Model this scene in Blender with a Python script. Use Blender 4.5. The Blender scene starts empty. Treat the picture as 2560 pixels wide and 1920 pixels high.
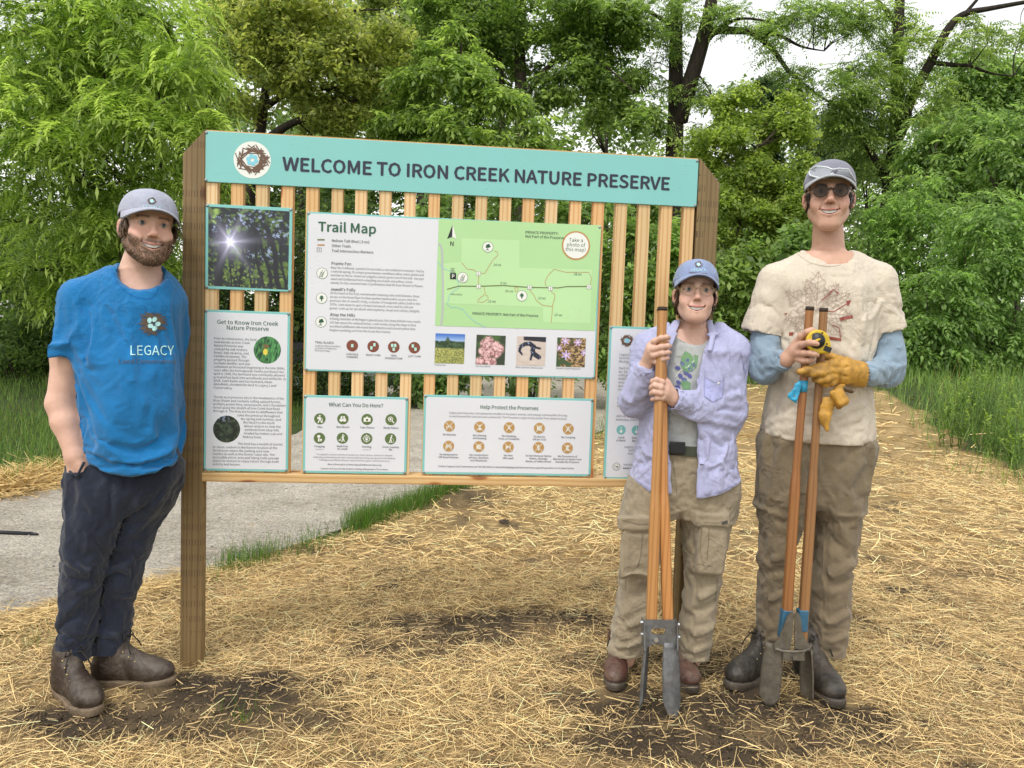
import bpy, bmesh, math, random
import numpy as np
from mathutils import Vector, Matrix
from mathutils.bvhtree import BVHTree

scene = bpy.context.scene
COL = scene.collection
rng = np.random.default_rng(7)
random.seed(7)

# ------------------------------------------------------------------ camera
CAM_H = 1.29
PITCH, ROLL, FPX = 0.06584, 0.03386, 771.09
_fw = np.array([0, math.cos(PITCH), -math.sin(PITCH)])
_r0 = np.array([1.0, 0, 0]); _u0 = np.cross(_r0, _fw)
_R = math.cos(ROLL) * _r0 + math.sin(ROLL) * _u0
_U = -math.sin(ROLL) * _r0 + math.cos(ROLL) * _u0
cam_data = bpy.data.cameras.new('camera')
cam = bpy.data.objects.new('camera', cam_data); COL.objects.link(cam)
cam_data.sensor_width = 36.0
cam_data.lens = FPX / 1024 * 36.0
cam_data.clip_start = 0.05; cam_data.clip_end = 1000
cam.matrix_world = Matrix(((_R[0], _U[0], -_fw[0], 0), (_R[1], _U[1], -_fw[1], 0), (_R[2], _U[2], -_fw[2], CAM_H), (0, 0, 0, 1)))
scene.camera = cam

# ------------------------------------------------------------------ daylight: bright overcast
SUN_EL, SUN_AZ = math.radians(58), math.radians(205)     # azimuth clockwise from +Y (north)
world = bpy.data.worlds.new('World'); scene.world = world; world.use_nodes = True
wn = world.node_tree; wn.nodes.clear()
sky = wn.nodes.new('ShaderNodeTexSky'); sky.sky_type = 'NISHITA'; sky.sun_disc = False
sky.sun_elevation = SUN_EL; sky.sun_rotation = SUN_AZ; sky.air_density = 2.6; sky.dust_density = 1.0; sky.ozone_density = 1.0
hs = wn.nodes.new('ShaderNodeHueSaturation'); hs.inputs['Saturation'].default_value = 0.10
bg = wn.nodes.new('ShaderNodeBackground'); bg.inputs['Strength'].default_value = 0.15
wo = wn.nodes.new('ShaderNodeOutputWorld')
wn.links.new(sky.outputs[0], hs.inputs['Color']); wn.links.new(hs.outputs[0], bg.inputs['Color']); wn.links.new(bg.outputs[0], wo.inputs['Surface'])
sun_d = bpy.data.lights.new('sun', 'SUN'); sun = bpy.data.objects.new('sun', sun_d); COL.objects.link(sun)
sun_d.energy = 1.0; sun_d.angle = math.radians(11); sun_d.color = (1, 0.96, 0.9)
_sd = Vector((math.sin(SUN_AZ) * math.cos(SUN_EL), math.cos(SUN_AZ) * math.cos(SUN_EL), math.sin(SUN_EL)))
sun.rotation_euler = _sd.to_track_quat('Z', 'Y').to_euler()
sun.location = _sd * 30
vs = scene.view_settings
vs.view_transform = 'Standard'; vs.look = 'None'; vs.gamma = 1.0; vs.use_curve_mapping = False
vs.exposure = 0.7
scene.render.engine = 'CYCLES'
scene.cycles.max_bounces = 8; scene.cycles.transparent_max_bounces = 8
scene.cycles.use_denoising = True

# ------------------------------------------------------------------ placing helpers
PV = 1024 / 2212
def ray(x, y):
    return _fw + _R * ((x * PV - 512) / FPX) - _U * ((y * PV - 384) / FPX)
CAMP = np.array([0, 0, CAM_H])
def A(x, y, Y):
    "world point seen at photo position (x, y), at depth Y"
    d = ray(x, y); return CAMP + d * (Y / d[1])
def G(x, y, z=0.0):
    "ground point seen at photo position (x, y)"
    d = ray(x, y); return CAMP + d * ((z - CAM_H) / d[2])
def PJ(P):
    d = np.asarray(P, float) - CAMP; z = d @ _fw
    return np.stack([(512 + FPX * (d @ _R) / z) / PV, (384 - FPX * (d @ _U) / z) / PV], -1)

# ------------------------------------------------------------------ object helpers
def tag(o, label=None, cat=None, group=None, kind=None):
    if label: o['label'] = label
    if cat: o['category'] = cat
    if group: o['group'] = group
    if kind: o['kind'] = kind
    return o
def empty(name, loc, label, cat, group=None):
    o = bpy.data.objects.new(name, None); COL.objects.link(o)
    o.location = loc; o.empty_display_size = 0.1
    o.matrix_world = Matrix.Translation(Vector(loc))
    return tag(o, label, cat, group)
def link(name, me, mat=None, parent=None, smooth=False):
    o = bpy.data.objects.new(name, me); COL.objects.link(o)
    if mat is not None:
        for m in (mat if isinstance(mat, (list, tuple)) else [mat]): me.materials.append(m)
    if parent is not None:
        o.parent = parent
        w = Vector((0, 0, 0)); q = parent
        while q is not None: w += q.location; q = q.parent
        o.location = -w                    # mesh data is in world coordinates, parents are only moved
    if smooth and len(me.polygons): me.polygons.foreach_set('use_smooth', np.ones(len(me.polygons), bool))
    return o
def npmesh(name, V, F, col=None, mats=None):
    "mesh from numpy vertices and faces (all quads, or all triangles), optional vertex colours / material ids"
    V = np.ascontiguousarray(V, np.float32); F = np.ascontiguousarray(F, np.int32)
    me = bpy.data.meshes.new(name)
    n, k = F.shape
    me.vertices.add(len(V)); me.vertices.foreach_set('co', V.ravel())
    me.loops.add(n * k); me.loops.foreach_set('vertex_index', F.ravel())
    me.polygons.add(n); me.polygons.foreach_set('loop_start', np.arange(0, n * k, k, dtype=np.int32))
    if mats is not None: me.polygons.foreach_set('material_index', np.ascontiguousarray(mats, np.int32))
    me.update(calc_edges=True)
    if col is not None:
        c = np.ones((len(V), 4), np.float32); c[:, :3] = col
        a = me.color_attributes.new('Col', 'FLOAT_COLOR', 'POINT'); a.data.foreach_set('color', c.ravel())
    return me
class MB:
    "collects faces for one mesh object"
    def __init__(s): s.v = []; s.f = []; s.m = []; s.mi = 0
    def add(s, V, F):
        o = len(s.v); s.v.extend([tuple(map(float, q)) for q in V]); s.f.extend([tuple(i + o for i in f) for f in F]); s.m.extend([s.mi] * len(F))
    def box(s, c, e):
        "box from centre and three half-axis vectors"
        c = np.asarray(c, float); e = [np.asarray(q, float) for q in e]
        V = [c + a * e[0] + b * e[1] + d * e[2] for d in (-1, 1) for b in (-1, 1) for a in (-1, 1)]
        s.add(V, [(0, 2, 3, 1), (4, 5, 7, 6), (0, 1, 5, 4), (2, 6, 7, 3), (0, 4, 6, 2), (1, 3, 7, 5)])
    def tube(s, pts, rad, n=8, caps=True, flat=None):
        pts = [np.asarray(q, float) for q in pts]
        if np.isscalar(rad): rad = [rad] * len(pts)
        rings = []; up = np.array([0.13, 0.27, 0.95])
        prevx = None
        for i, q in enumerate(pts):
            t = pts[min(i + 1, len(pts) - 1)] - pts[max(i - 1, 0)]; t = t / (np.linalg.norm(t) + 1e-9)
            x = np.cross(up if prevx is None else np.cross(t, prevx) if False else up, t) if prevx is None else prevx - t * (prevx @ t)
            if np.linalg.norm(x) < 1e-5: x = np.cross([1, 0, 0], t)
            x = x / np.linalg.norm(x); prevx = x; y = np.cross(t, x)
            rings.append([q + rad[i] * (math.cos(2 * math.pi * k / n) * x + math.sin(2 * math.pi * k / n) * y) for k in range(n)])
        V = [p for r in rings for p in r]
        F = [(i * n + k, i * n + (k + 1) % n, (i + 1) * n + (k + 1) % n, (i + 1) * n + k) for i in range(len(pts) - 1) for k in range(n)]
        if caps: F += [tuple(range(n - 1, -1, -1)), tuple((len(pts) - 1) * n + k for k in range(n))]
        s.add(V, F)
    def sphere(s, c, r, n=10, m=7, ax=None):
        c = np.asarray(c, float); r = np.broadcast_to(np.asarray(r, float), (3,)); ax = np.eye(3) if ax is None else np.asarray(ax, float)
        V = [c + ax.T @ (r * [0, 0, 1])] + [c + ax.T @ (r * [math.sin(math.pi * i / m) * math.cos(2 * math.pi * k / n), math.sin(math.pi * i / m) * math.sin(2 * math.pi * k / n), math.cos(math.pi * i / m)]) for i in range(1, m) for k in range(n)] + [c + ax.T @ (r * [0, 0, -1])]
        F = [(0, 1 + k, 1 + (k + 1) % n) for k in range(n)]
        F += [(1 + i * n + k, 1 + (i + 1) * n + k, 1 + (i + 1) * n + (k + 1) % n, 1 + i * n + (k + 1) % n) for i in range(m - 2) for k in range(n)]
        L = len(V) - 1; F += [(L, 1 + (m - 2) * n + (k + 1) % n, 1 + (m - 2) * n + k) for k in range(n)]
        s.add(V, F)
    def mesh(s, name):
        me = bpy.data.meshes.new(name); me.from_pydata(s.v, [], s.f); me.polygons.foreach_set('material_index', s.m); me.update(); return me
    def build(s, name, mat, parent=None, smooth=False): return link(name, s.mesh(name), mat, parent, smooth)

# ------------------------------------------------------------------ noise
def _hash(i, j, k, seed):
    n = (i.astype(np.uint32) * np.uint32(374761393) + j.astype(np.uint32) * np.uint32(668265263) + k.astype(np.uint32) * np.uint32(2246822519) + np.uint32(seed * 3266489917 & 0xffffffff))
    n = (n ^ (n >> np.uint32(13))) * np.uint32(1274126177); n = n ^ (n >> np.uint32(16))
    return (n & np.uint32(0xffff)).astype(np.float32) / 65535.0
def vnoise(P, seed=0):
    "value noise in 0..1 on N x 3 points (one cell per unit)"
    P = np.asarray(P, np.float32); I = np.floor(P).astype(np.int64); f = P - I; f = f * f * (3 - 2 * f)
    I = I + 10000
    out = 0
    for a in (0, 1):
        for b in (0, 1):
            for c in (0, 1):
                w = (f[:, 0] if a else 1 - f[:, 0]) * (f[:, 1] if b else 1 - f[:, 1]) * (f[:, 2] if c else 1 - f[:, 2])
                out = out + w * _hash(I[:, 0] + a, I[:, 1] + b, I[:, 2] + c, seed)
    return out
def fbm2(x, y, s, seed=0, oct=3):
    x = np.asarray(x, float); y = np.asarray(y, float); sh = x.shape
    P = np.stack([x.ravel() / s, y.ravel() / s, np.full(x.size, 0.5)], -1); o = 0; a = 0.5; t = 0
    for i in range(oct): o = o + a * vnoise(P * 2 ** i, seed + i); t += a; a *= 0.5
    return (o / t).reshape(sh)
def sstep(a, b, x):
    t = np.clip((x - a) / (b - a), 0, 1); return t * t * (3 - 2 * t)

# ------------------------------------------------------------------ materials
class NT:
    "small node-tree builder"
    def __init__(s, name):
        s.m = bpy.data.materials.new(name); s.m.use_nodes = True; s.t = s.m.node_tree; s.t.nodes.clear()
        s.out = s.n('ShaderNodeOutputMaterial'); s.b = s.n('ShaderNodeBsdfPrincipled'); s.l(s.b.outputs[0], s.out.inputs[0])
    def n(s, typ, **kw):
        q = s.t.nodes.new(typ)
        for k, v in kw.items():
            if k in q.inputs: q.inputs[k].default_value = v
            else: setattr(q, k, v)
        return q
    def l(s, a, b): s.t.links.new(a, b)
    def set(s, **kw):
        for k, v in kw.items(): s.b.inputs[k.replace('_', ' ')].default_value = v
    def coords(s, scale=(1, 1, 1), kind='Object'):
        c = s.n('ShaderNodeTexCoord'); m = s.n('ShaderNodeMapping'); m.inputs['Scale'].default_value = scale
        s.l(c.outputs[kind], m.inputs[0]); return m.outputs[0]
    def noise(s, co, scale, detail=4, rough=0.55, dist=0.0):
        q = s.n('ShaderNodeTexNoise', Scale=scale, Detail=detail, Roughness=rough, Distortion=dist); s.l(co, q.inputs['Vector']); return q.outputs['Fac']
    def ramp(s, fac, stops):
        r = s.n('ShaderNodeValToRGB'); e = r.color_ramp.elements
        while len(e) < len(stops): e.new(0.5)
        for q, (p, c) in zip(e, stops): q.position = p; q.color = (*c, 1)
        s.l(fac, r.inputs[0]); return r.outputs[0]
    def mix(s, fac, a, b, mode='MIX'):
        q = s.n('ShaderNodeMix', data_type='RGBA', blend_type=mode)
        for v, i in ((fac, 0), (a, 6), (b, 7)):
            if isinstance(v, (int, float)): q.inputs[i].default_value = v
            elif isinstance(v, tuple): q.inputs[i].default_value = (*v, 1)
            else: s.l(v, q.inputs[i])
        return q.outputs[2]
    def attr(s, name='Col'):
        q = s.n('ShaderNodeAttribute'); q.attribute_name = name; return q.outputs['Color']
    def base(s, c):
        if isinstance(c, tuple): s.b.inputs['Base Color'].default_value = (*c, 1)
        else: s.l(c, s.b.inputs['Base Color'])
    def bump(s, h, strength=0.3, dist=0.01):
        q = s.n('ShaderNodeBump', Strength=strength, Distance=dist); s.l(h, q.inputs['Height']); s.l(q.outputs[0], s.b.inputs['Normal']); return q
def plain(name, c, rough=0.6, metal=0.0, var=0.12, scale=30, bump=0.0):
    t = NT(name); co = t.coords(); f = t.noise(co, scale)
    lo = tuple(max(0, q * (1 - var)) for q in c); hi = tuple(min(1, q * (1 + var)) for q in c)
    t.base(t.ramp(f, [(0.3, lo), (0.7, hi)])); t.set(Roughness=rough, Metallic=metal)
    if bump: t.bump(f, bump, 0.004)
    return t.m
def flat_print(name, c, rough=0.5):
    t = NT(name); t.base(c); t.set(Roughness=rough); return t.m
def vcol_mat(name, rough=0.6, bump=0.0, bscale=200, spec=0.5, mul=0.0, mscale=40):
    t = NT(name); c = t.attr(); co = t.coords()
    if mul:
        f = t.noise(co, mscale, 5); c = t.mix(mul, c, t.ramp(f, [(0.3, (0.35, 0.35, 0.35)), (0.7, (1.5, 1.5, 1.5))]), 'MULTIPLY')
    t.base(c); t.set(Roughness=rough); t.b.inputs['Specular IOR Level'].default_value = spec
    if bump: t.bump(t.noise(co, bscale, 4), bump, 0.002)
    return t.m
# ================================================================== ground, path, straw and grass
def inpoly(x, y, P):
    x = np.asarray(x); y = np.asarray(y); r = np.zeros(x.shape, bool); n = len(P)
    for i in range(n):
        x0, y0 = P[i]; x1, y1 = P[(i + 1) % n]
        c = ((y0 > y) != (y1 > y)); r ^= c & (x < (x1 - x0) * (y - y0) / (y1 - y0 + 1e-12) + x0)
    return r
GP = lambda L: [tuple(G(*q)[:2]) for q in L]
NEAR_EDGE = [(0, 1352), (200, 1300), (440, 1237), (600, 1190), (750, 1140), (880, 1095), (1000, 1058), (1150, 1000), (1290, 935), (1420, 880), (1500, 845)]
FAR_EDGE = [(1560, 806), (1290, 803), (1000, 808), (860, 825), (800, 848), (720, 885), (640, 938), (400, 985), (140, 1027), (60, 1045), (0, 1062)]
PATH = [(-4.6, 2.55), (-3.2, 2.8)] + GP(NEAR_EDGE) + GP(FAR_EDGE) + [(-6.2, 5.0)]
MEADOW_EDGE = MEADOW_PX = [(2600, 1180), (2400, 1095), (2212, 1018), (2120, 985), (2050, 935), (1970, 880), (1900, 838), (1780, 830), (1640, 830), (1500, 830)]
# bare soil: photo x, y, half width (m), half depth (m), strength, mound height (m)
DIRT = [(470, 1500, .30, .13, 1.0, .018), (560, 1545, .22, .10, .9, .01), (230, 1560, .26, .10, .95, .0), (390, 1560, .25, .10, .9, .0), (620, 1490, .12, .10, .6, .02), (1560, 1540, .48, .14, .95, .004), (1480, 1610, .34, .10, .95, .008),
        (1700, 1580, .30, .12, .75, .0), (1330, 1440, .25, .10, .7, .0), (1560, 1440, .35, .12, .8, .012), (1000, 1360, .36, .13, .92, .012), (1190, 1345, .22, .10, .95, .02), (840, 1400, .22, .08, .8, .0), (1640, 1600, .2, .1, .7, .006),
        (1930, 1275, .10, .06, .85, .01), (1280, 1370, .12, .08, .6, .0), (2140, 1245, .25, .05, .55, .0), (1990, 1300, .10, .05, .5, 0), (2000, 1395, .12, .05, .6, 0), (960, 1085, .25, .25, .6, .04), (1010, 1072, .2, .18, .8, .05)]
DIRTW = [(G(x, y)[0], G(x, y)[1], a, b, s, h) for x, y, a, b, s, h in DIRT]
def dirt_mask(x, y):
    m = np.zeros(np.shape(x)); n = fbm2(x, y, .12, 71, 3)
    for cx, cy, a, b, s, h in DIRTW:
        d = np.hypot((x - cx) / a / 1.45, (y - cy) / b / 1.6) + (n - .5) * 1.4; m = np.maximum(m, s * (1 - sstep(.55, 1.15, d)))
    p = fbm2(x, y, .16, 75, 3); far = sstep(4, 9, y)
    return np.maximum(m, sstep(.60 + .04 * far, .72 + .04 * far, p) * .75)
def hgt(x, y):
    x = np.asarray(x, float); y = np.asarray(y, float)
    h = (fbm2(x, y, .35, 81, 3) - .5) * .035 + (fbm2(x, y, .05, 85, 2) - .5) * .008
    for cx, cy, a, b, s, hh in DIRTW:
        if hh: h = h + hh * np.exp(-((x - cx) / a) ** 2 - ((y - cy) / b) ** 2)
    k = 1.0 - .75 * sstep(2.9, 2.6, np.abs(y - 2.6) + 2.55) * 1
    feet = np.exp(-((y - 2.62) / .25) ** 2)
    h = h * (1 - .6 * feet)
    # banks rise gently away from the path
    return h + 1.0 * sstep(7.5, 14.5, y) * sstep(2.2, 5.5, x) + .5 * sstep(6.5, 13, y) * sstep(-2.5, -7, x)
def Gh(x, y):
    "point of the uneven ground seen at photo position (x, y)"
    P = G(x, y)
    if P[1] < 7: return P
    d = ray(x, y); t = np.linspace(5, 60, 900); Q = CAMP + d[None] * t[:, None]; below = Q[:, 2] < hgt(Q[:, 0], Q[:, 1])
    return Q[np.argmax(below)] if below.any() else P
STRAW = [(-4.6, 2.55), (-3.2, 2.8)] + GP(NEAR_EDGE) + [tuple(Gh(*q)[:2]) for q in MEADOW_EDGE[::-1]] + [(6.5, 1.0), (-4.6, 1.0)]
def spaced(segs):
    o = []
    for a, b, n in segs: o.append(np.linspace(a, b, n, endpoint=False))
    return np.concatenate(o + [[segs[-1][1]]])
gx = spaced([(-240, -40, 8), (-40, -9, 16), (-9, -3.2, 40), (-3.2, 3.2, 200), (3.2, 9, 50), (9, 40, 24), (40, 240, 8)])
gy = spaced([(-60, 0, 5), (0, 1.9, 12), (1.9, 4.2, 100), (4.2, 8, 60), (8, 16, 60), (16, 40, 40), (40, 320, 14)])
X, Y = np.meshgrid(gx, gy)
onpath = inpoly(X, Y, PATH)
Z = hgt(X, Y)
dm = dirt_mask(X, Y)
# signed softness of the path edge comes from the fine grid itself
Z = np.where(onpath, -0.008, Z)
ins = inpoly(X + (fbm2(X, Y, .5, 91) - .5) * .5, Y + (fbm2(X, Y, .5, 92) - .5) * .5, STRAW)
nn = fbm2(X, Y, .07, 95, 3)[..., None]; nb = fbm2(X, Y, .02, 97, 2)[..., None]
soil = C0 = np.array([.055, .040, .026]) * (0.65 + .8 * nn)
soil = soil + (np.array([.17, .12, .065]) - soil) * sstep(.5, .72, fbm2(X, Y, .22, 99, 3))[..., None]
litter = np.array([.40, .28, .13]) * (0.45 + .9 * nn) * (.75 + .5 * nb)
col = soil + (litter - soil) * (1 - dm)[..., None]
turf = np.array([.05, .075, .02]) * (.5 + nn)
col = np.where(ins[..., None], col, turf)
forest_floor = np.array([.035, .038, .016]) * (.5 + nn)
ff = sstep(24, 30, Y)[..., None]; col = col * (1 - ff) + forest_floor * ff
V = np.stack([X, Y, Z], -1).reshape(-1, 3); ny, nx = X.shape; ii = np.arange(ny * nx).reshape(ny, nx)
F = np.stack([ii[:-1, :-1], ii[:-1, 1:], ii[1:, 1:], ii[1:, :-1]], -1).reshape(-1, 4)
def soil_material():
    t = NT('soil and straw litter'); co = t.coords(); c = t.attr()
    f = t.noise(co, 140, 5, .65); c = t.mix(.6, c, t.ramp(f, [(.3, (.45, .42, .4)), (.7, (1.5, 1.5, 1.5))]), 'MULTIPLY')
    t.base(c); t.set(Roughness=.85); t.b.inputs['Specular IOR Level'].default_value = .25
    t.bump(t.noise(co, 60, 6, .7), .9, .02); return t.m
tag(link('ground', npmesh('ground', V, F, col.reshape(-1, 3)), soil_material(), smooth=True), kind='structure')
# gravel path: fine sheet that sits just above the sunken ground
def path_material():
    t = NT('gravel path'); co = t.coords()
    f1 = t.mix(.5, t.noise(co, 2.2, 4), t.noise(co, 16, 4, .7)); f2 = t.noise(co, 70, 6, .75); f3 = t.noise(co, 330, 3, .7)
    c = t.ramp(f1, [(.36, (.36, .315, .25)), (.5, (.53, .475, .40)), (.64, (.66, .60, .51))])
    c = t.mix(.85, c, t.ramp(f2, [(.36, (.40, .40, .40)), (.5, (1, 1, 1)), (.64, (1.6, 1.57, 1.5))]), 'MULTIPLY')
    c = t.mix(.5, c, t.ramp(f3, [(.35, (.5, .5, .5)), (.68, (1.5, 1.5, 1.5))]), 'MULTIPLY')
    t.base(c); t.set(Roughness=.9); t.b.inputs['Specular IOR Level'].default_value = .2
    h = t.mix(.5, f2, f3); t.bump(h, 1.0, .02); return t.m
bm = bmesh.new(); vs_ = [bm.verts.new((x, y, 0.004)) for x, y in PATH]; bm.faces.new(vs_); bmesh.ops.triangulate(bm, faces=bm.faces[:])
me = bpy.data.meshes.new('gravel_path'); bm.to_mesh(me); bm.free()
tag(link('gravel_path', me, path_material()), kind='structure')

def ribbons(P, hd, L, W, pitch, bend, roll, nseg=2, taper=1.0, tip=1.0):
    "curved flat strips as quads: base points, heading, length, width, pitch up, bend (radians), roll"
    n = len(P); t = np.linspace(0, 1, nseg + 1)
    V = np.zeros((n, nseg + 1, 2, 3), np.float32); pos = P.astype(np.float64).copy(); ang = pitch.copy()
    for k in range(nseg + 1):
        d = np.stack([np.cos(hd) * np.cos(ang), np.sin(hd) * np.cos(ang), np.sin(ang)], -1)
        side = np.stack([-np.sin(hd), np.cos(hd), np.zeros(n)], -1); nrm = np.cross(side, d)
        s = side * np.cos(roll)[:, None] + nrm * np.sin(roll)[:, None]
        w = (W * (1 + (tip - 1) * t[k]) / 2)[:, None]
        V[:, k, 0] = pos + s * w; V[:, k, 1] = pos - s * w
        pos = pos + d * (L / nseg)[:, None]; ang = ang + bend / nseg
    b = (np.arange(n) * (nseg + 1) * 2)[:, None]
    F = np.stack([np.concatenate([b + 2 * k, b + 2 * k + 1, b + 2 * k + 3, b + 2 * k + 2], 1) for k in range(nseg)], 1).reshape(-1, 4)
    return V.reshape(-1, 3), F, (nseg + 1) * 2
def in_view(x, y, z, m=60):
    q = PJ(np.stack([x, y, z], -1)); return (q[:, 0] > -m) & (q[:, 0] < 2212 + m) & (q[:, 1] > -m) & (q[:, 1] < 1659 + 2 * m)
def scatter(n, x0, x1, y0, y1, test, margin=60):
    x = rng.uniform(x0, x1, n); y = rng.uniform(y0, y1, n); k = in_view(x, y, np.zeros(n), margin); x, y = x[k], y[k]; k = test(x, y); return x[k], y[k]
def clear_of_feet(x, y):
    k = np.ones(x.shape, bool)
    for px, py, r in FEET: k &= np.hypot(x - G(px, py)[0], y - G(px, py)[1]) > r
    return k
FEET = [(185, 1530, .06), (150, 1510, .06), (340, 1488, .06), (250, 1490, .06), (1335, 1500, .08), (1495, 1500, .06), (1640, 1490, .07), (1800, 1515, .08)]
VV, FF, CC = [], [], []; off = 0
for (x0, x1, y0, y1, dens, lw, ll, seg) in ((-4.2, 4.2, 1.95, 4.2, 8000, (.0010, .0022), (.03, .15), 2), (-3, 8, 4.2, 8.5, 1500, (.0025, .0048), (.06, .20), 2), (-2, 16, 8.5, 27, 150, (.007, .015), (.10, .32), 1)):
    n = int((x1 - x0) * (y1 - y0) * dens)
    def test(x, y):
        jt = .45 + 1.6 * sstep(6, 12, y); a = inpoly(x + (fbm2(x, y, .5, 101) - .5 + rng.normal(0, .12, x.shape)) * jt, y + (fbm2(x, y, .5, 102) - .5) * jt, STRAW) & ~inpoly(x + rng.normal(0, .05, x.shape), y + rng.normal(0, .06, x.shape), PATH)
        d = dirt_mask(x, y); cl = fbm2(x, y, .3, 105, 2)
        return a & (rng.uniform(0, 1, x.shape) < (1 - d * .97) * np.clip(.25 + 1.9 * (cl - .22), .2, 1.3)) & clear_of_feet(x, y)
    x, y = scatter(n, x0, x1, y0, y1, test, 120); n = len(x)
    L = rng.uniform(*ll, n) * rng.uniform(.5, 1, n); W = rng.uniform(*lw, n)
    z = hgt(x, y) + rng.uniform(.002, .022, n)
    V, F, k = ribbons(np.stack([x, y, z], -1), rng.uniform(0, 6.283, n) * .6 + rng.normal(0, .9, n), L, W, rng.normal(.02, .13, n), rng.normal(-.05, .25, n), rng.uniform(-1.0, 1.0, n), seg, tip=.8)
    c = np.array([.82, .59, .26]) * rng.uniform(.55, 1.3, (n, 1)) ** 1.0; g = rng.uniform(0, 1, (n, 1)); c = np.where(g < .16, c * np.array([.55, .5, .5]), c); c = np.where(g > .8, np.minimum(c * np.array([1.15, 1.2, 1.35]), .85), c)
    VV.append(V); FF.append(F + off); CC.append(np.repeat(c, k, 0)); off += len(V)
x, y = scatter(int(8.4 * 2.6 * 5200), -4.2, 4.2, 1.95, 4.6, lambda x, y: inpoly(x, y, STRAW) & ~inpoly(x, y + .03, PATH) & (rng.uniform(0, 1, x.shape) < 1 - .8 * dirt_mask(x, y)) & clear_of_feet(x, y), 120); n = len(x)      # broken bits and chaff
V, F, k = ribbons(np.stack([x, y, hgt(x, y) + rng.uniform(.001, .010, n)], -1), rng.uniform(0, 6.283, n), rng.uniform(.012, .05, n), rng.uniform(.0014, .0034, n), rng.normal(0, .12, n), np.zeros(n), rng.uniform(-1, 1, n), 1)
c = np.array([.52, .36, .17]) * rng.uniform(.35, 1.35, (n, 1)); VV.append(V); FF.append(F + off); CC.append(np.repeat(c, k, 0)); off += len(V)
# strip of straw on the far edge of the path, and stray stems on the gravel
n = 9000; e = np.array(GP([(-60, 1066), (0, 1055), (60, 1042), (140, 1022), (250, 1000)])); t = rng.uniform(0, len(e) - 1.001, n); i = t.astype(int); q = e[i] + (e[i + 1] - e[i]) * (t - i)[:, None]
x = q[:, 0] + rng.normal(0, .15, n); y = q[:, 1] + rng.normal(.02, .2, n)
V, F, k = ribbons(np.stack([x, y, rng.uniform(.006, .05, n)], -1), rng.uniform(0, 6.283, n), rng.uniform(.08, .3, n), rng.uniform(.004, .007, n), rng.normal(0, .15, n), rng.normal(0, .3, n), rng.uniform(-1, 1, n), 2, tip=.8)
VV.append(V); FF.append(F + off); CC.append(np.repeat(np.array([.62, .43, .17]) * rng.uniform(.6, 1.25, (n, 1)), k, 0)); off += len(V)
n = 2600; e = np.array(GP([(-200, 1405), (0, 1353), (100, 1327), (200, 1300), (330, 1268), (440, 1238)])); t = rng.uniform(0, len(e) - 1.001, n); i = t.astype(int); q = e[i] + (e[i + 1] - e[i]) * (t - i)[:, None]
V, F, k = ribbons(np.stack([q[:, 0] + rng.normal(0, .06, n), q[:, 1] + rng.normal(-.01, .045, n), rng.uniform(.006, .022, n)], -1), rng.uniform(0, 6.283, n), rng.uniform(.04, .16, n), rng.uniform(.0015, .003, n), rng.normal(0, .08, n), rng.normal(0, .2, n), rng.uniform(-1, 1, n), 2)
VV.append(V); FF.append(F + off); CC.append(np.repeat(np.array([.72, .52, .23]) * rng.uniform(.5, 1.2, (n, 1)), k, 0)); off += len(V)
x, y = scatter(5000, -4, 3, 3, 12, lambda x, y: inpoly(x, y, PATH) & (rng.uniform(0, 1, x.shape) < .16)); n = len(x)
V, F, k = ribbons(np.stack([x, y, np.full(n, .007)], -1), rng.uniform(0, 6.283, n), rng.uniform(.05, .2, n), rng.uniform(.002, .004, n), rng.normal(0, .02, n), rng.normal(0, .1, n), np.zeros(n), 2)
VV.append(V); FF.append(F + off); CC.append(np.repeat(np.array([.5, .36, .16]) * rng.uniform(.4, 1.1, (n, 1)), k, 0))
M_STRAW = vcol_mat('straw', .55, spec=.4)
tag(link('straw_mulch', npmesh('straw_mulch', np.concatenate(VV), np.concatenate(FF), np.concatenate(CC)), M_STRAW), 'loose yellow straw mulch strewn over the damp soil', 'straw', kind='stuff')

# clods and small stones on the bare soil and the path edge
def pebbles(name, x, y, z, r, colr, label, cat, mat):
    base = np.array([[0, 0, 1], [1, 0, .1], [.2, .95, 0], [-.9, .4, .15], [-.6, -.8, 0], [.6, -.8, .1], [0, 0, -.8]], float)
    T = np.array([[0, 1, 2], [0, 2, 3], [0, 3, 4], [0, 4, 5], [0, 5, 1], [6, 2, 1], [6, 3, 2], [6, 4, 3], [6, 5, 4], [6, 1, 5]])
    n = len(x); a = rng.uniform(0, 6.283, n); B = base[None] * rng.uniform(.6, 1.2, (n, 7, 3)); c, s = np.cos(a)[:, None], np.sin(a)[:, None]
    V = np.stack([B[..., 0] * c - B[..., 1] * s, B[..., 0] * s + B[..., 1] * c, B[..., 2] * .7], -1) * r[:, None, None] + np.stack([x, y, z], -1)[:, None]
    F = (T[None] + (np.arange(n) * 7)[:, None, None]).reshape(-1, 3)
    return tag(link(name, npmesh(name, V.reshape(-1, 3), F, np.repeat(colr, 7, 0)), mat), label, cat, kind='stuff')
x, y = scatter(26000, -2.2, 2.6, 2.0, 4.2, lambda x, y: (dirt_mask(x, y) > rng.uniform(.35, .9, x.shape)) & inpoly(x, y, STRAW) & clear_of_feet(x, y)); n = len(x)
pebbles('soil_crumbs', x, y, hgt(x, y) + .001, rng.uniform(.002, .007, n) * rng.choice([1, 1, 1, 1.9], n), np.array([.07, .05, .03]) * rng.uniform(.5, 2.2, (n, 1)), 'dark crumbs of loose damp soil around the posts and boots', 'soil', vcol_mat('soil crumb', .9, spec=.2))
x, y = scatter(30000, -5, 3, 2.8, 9, lambda x, y: inpoly(x, y, PATH) & (rng.uniform(0, 1, x.shape) < .35)); n = len(x)
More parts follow.
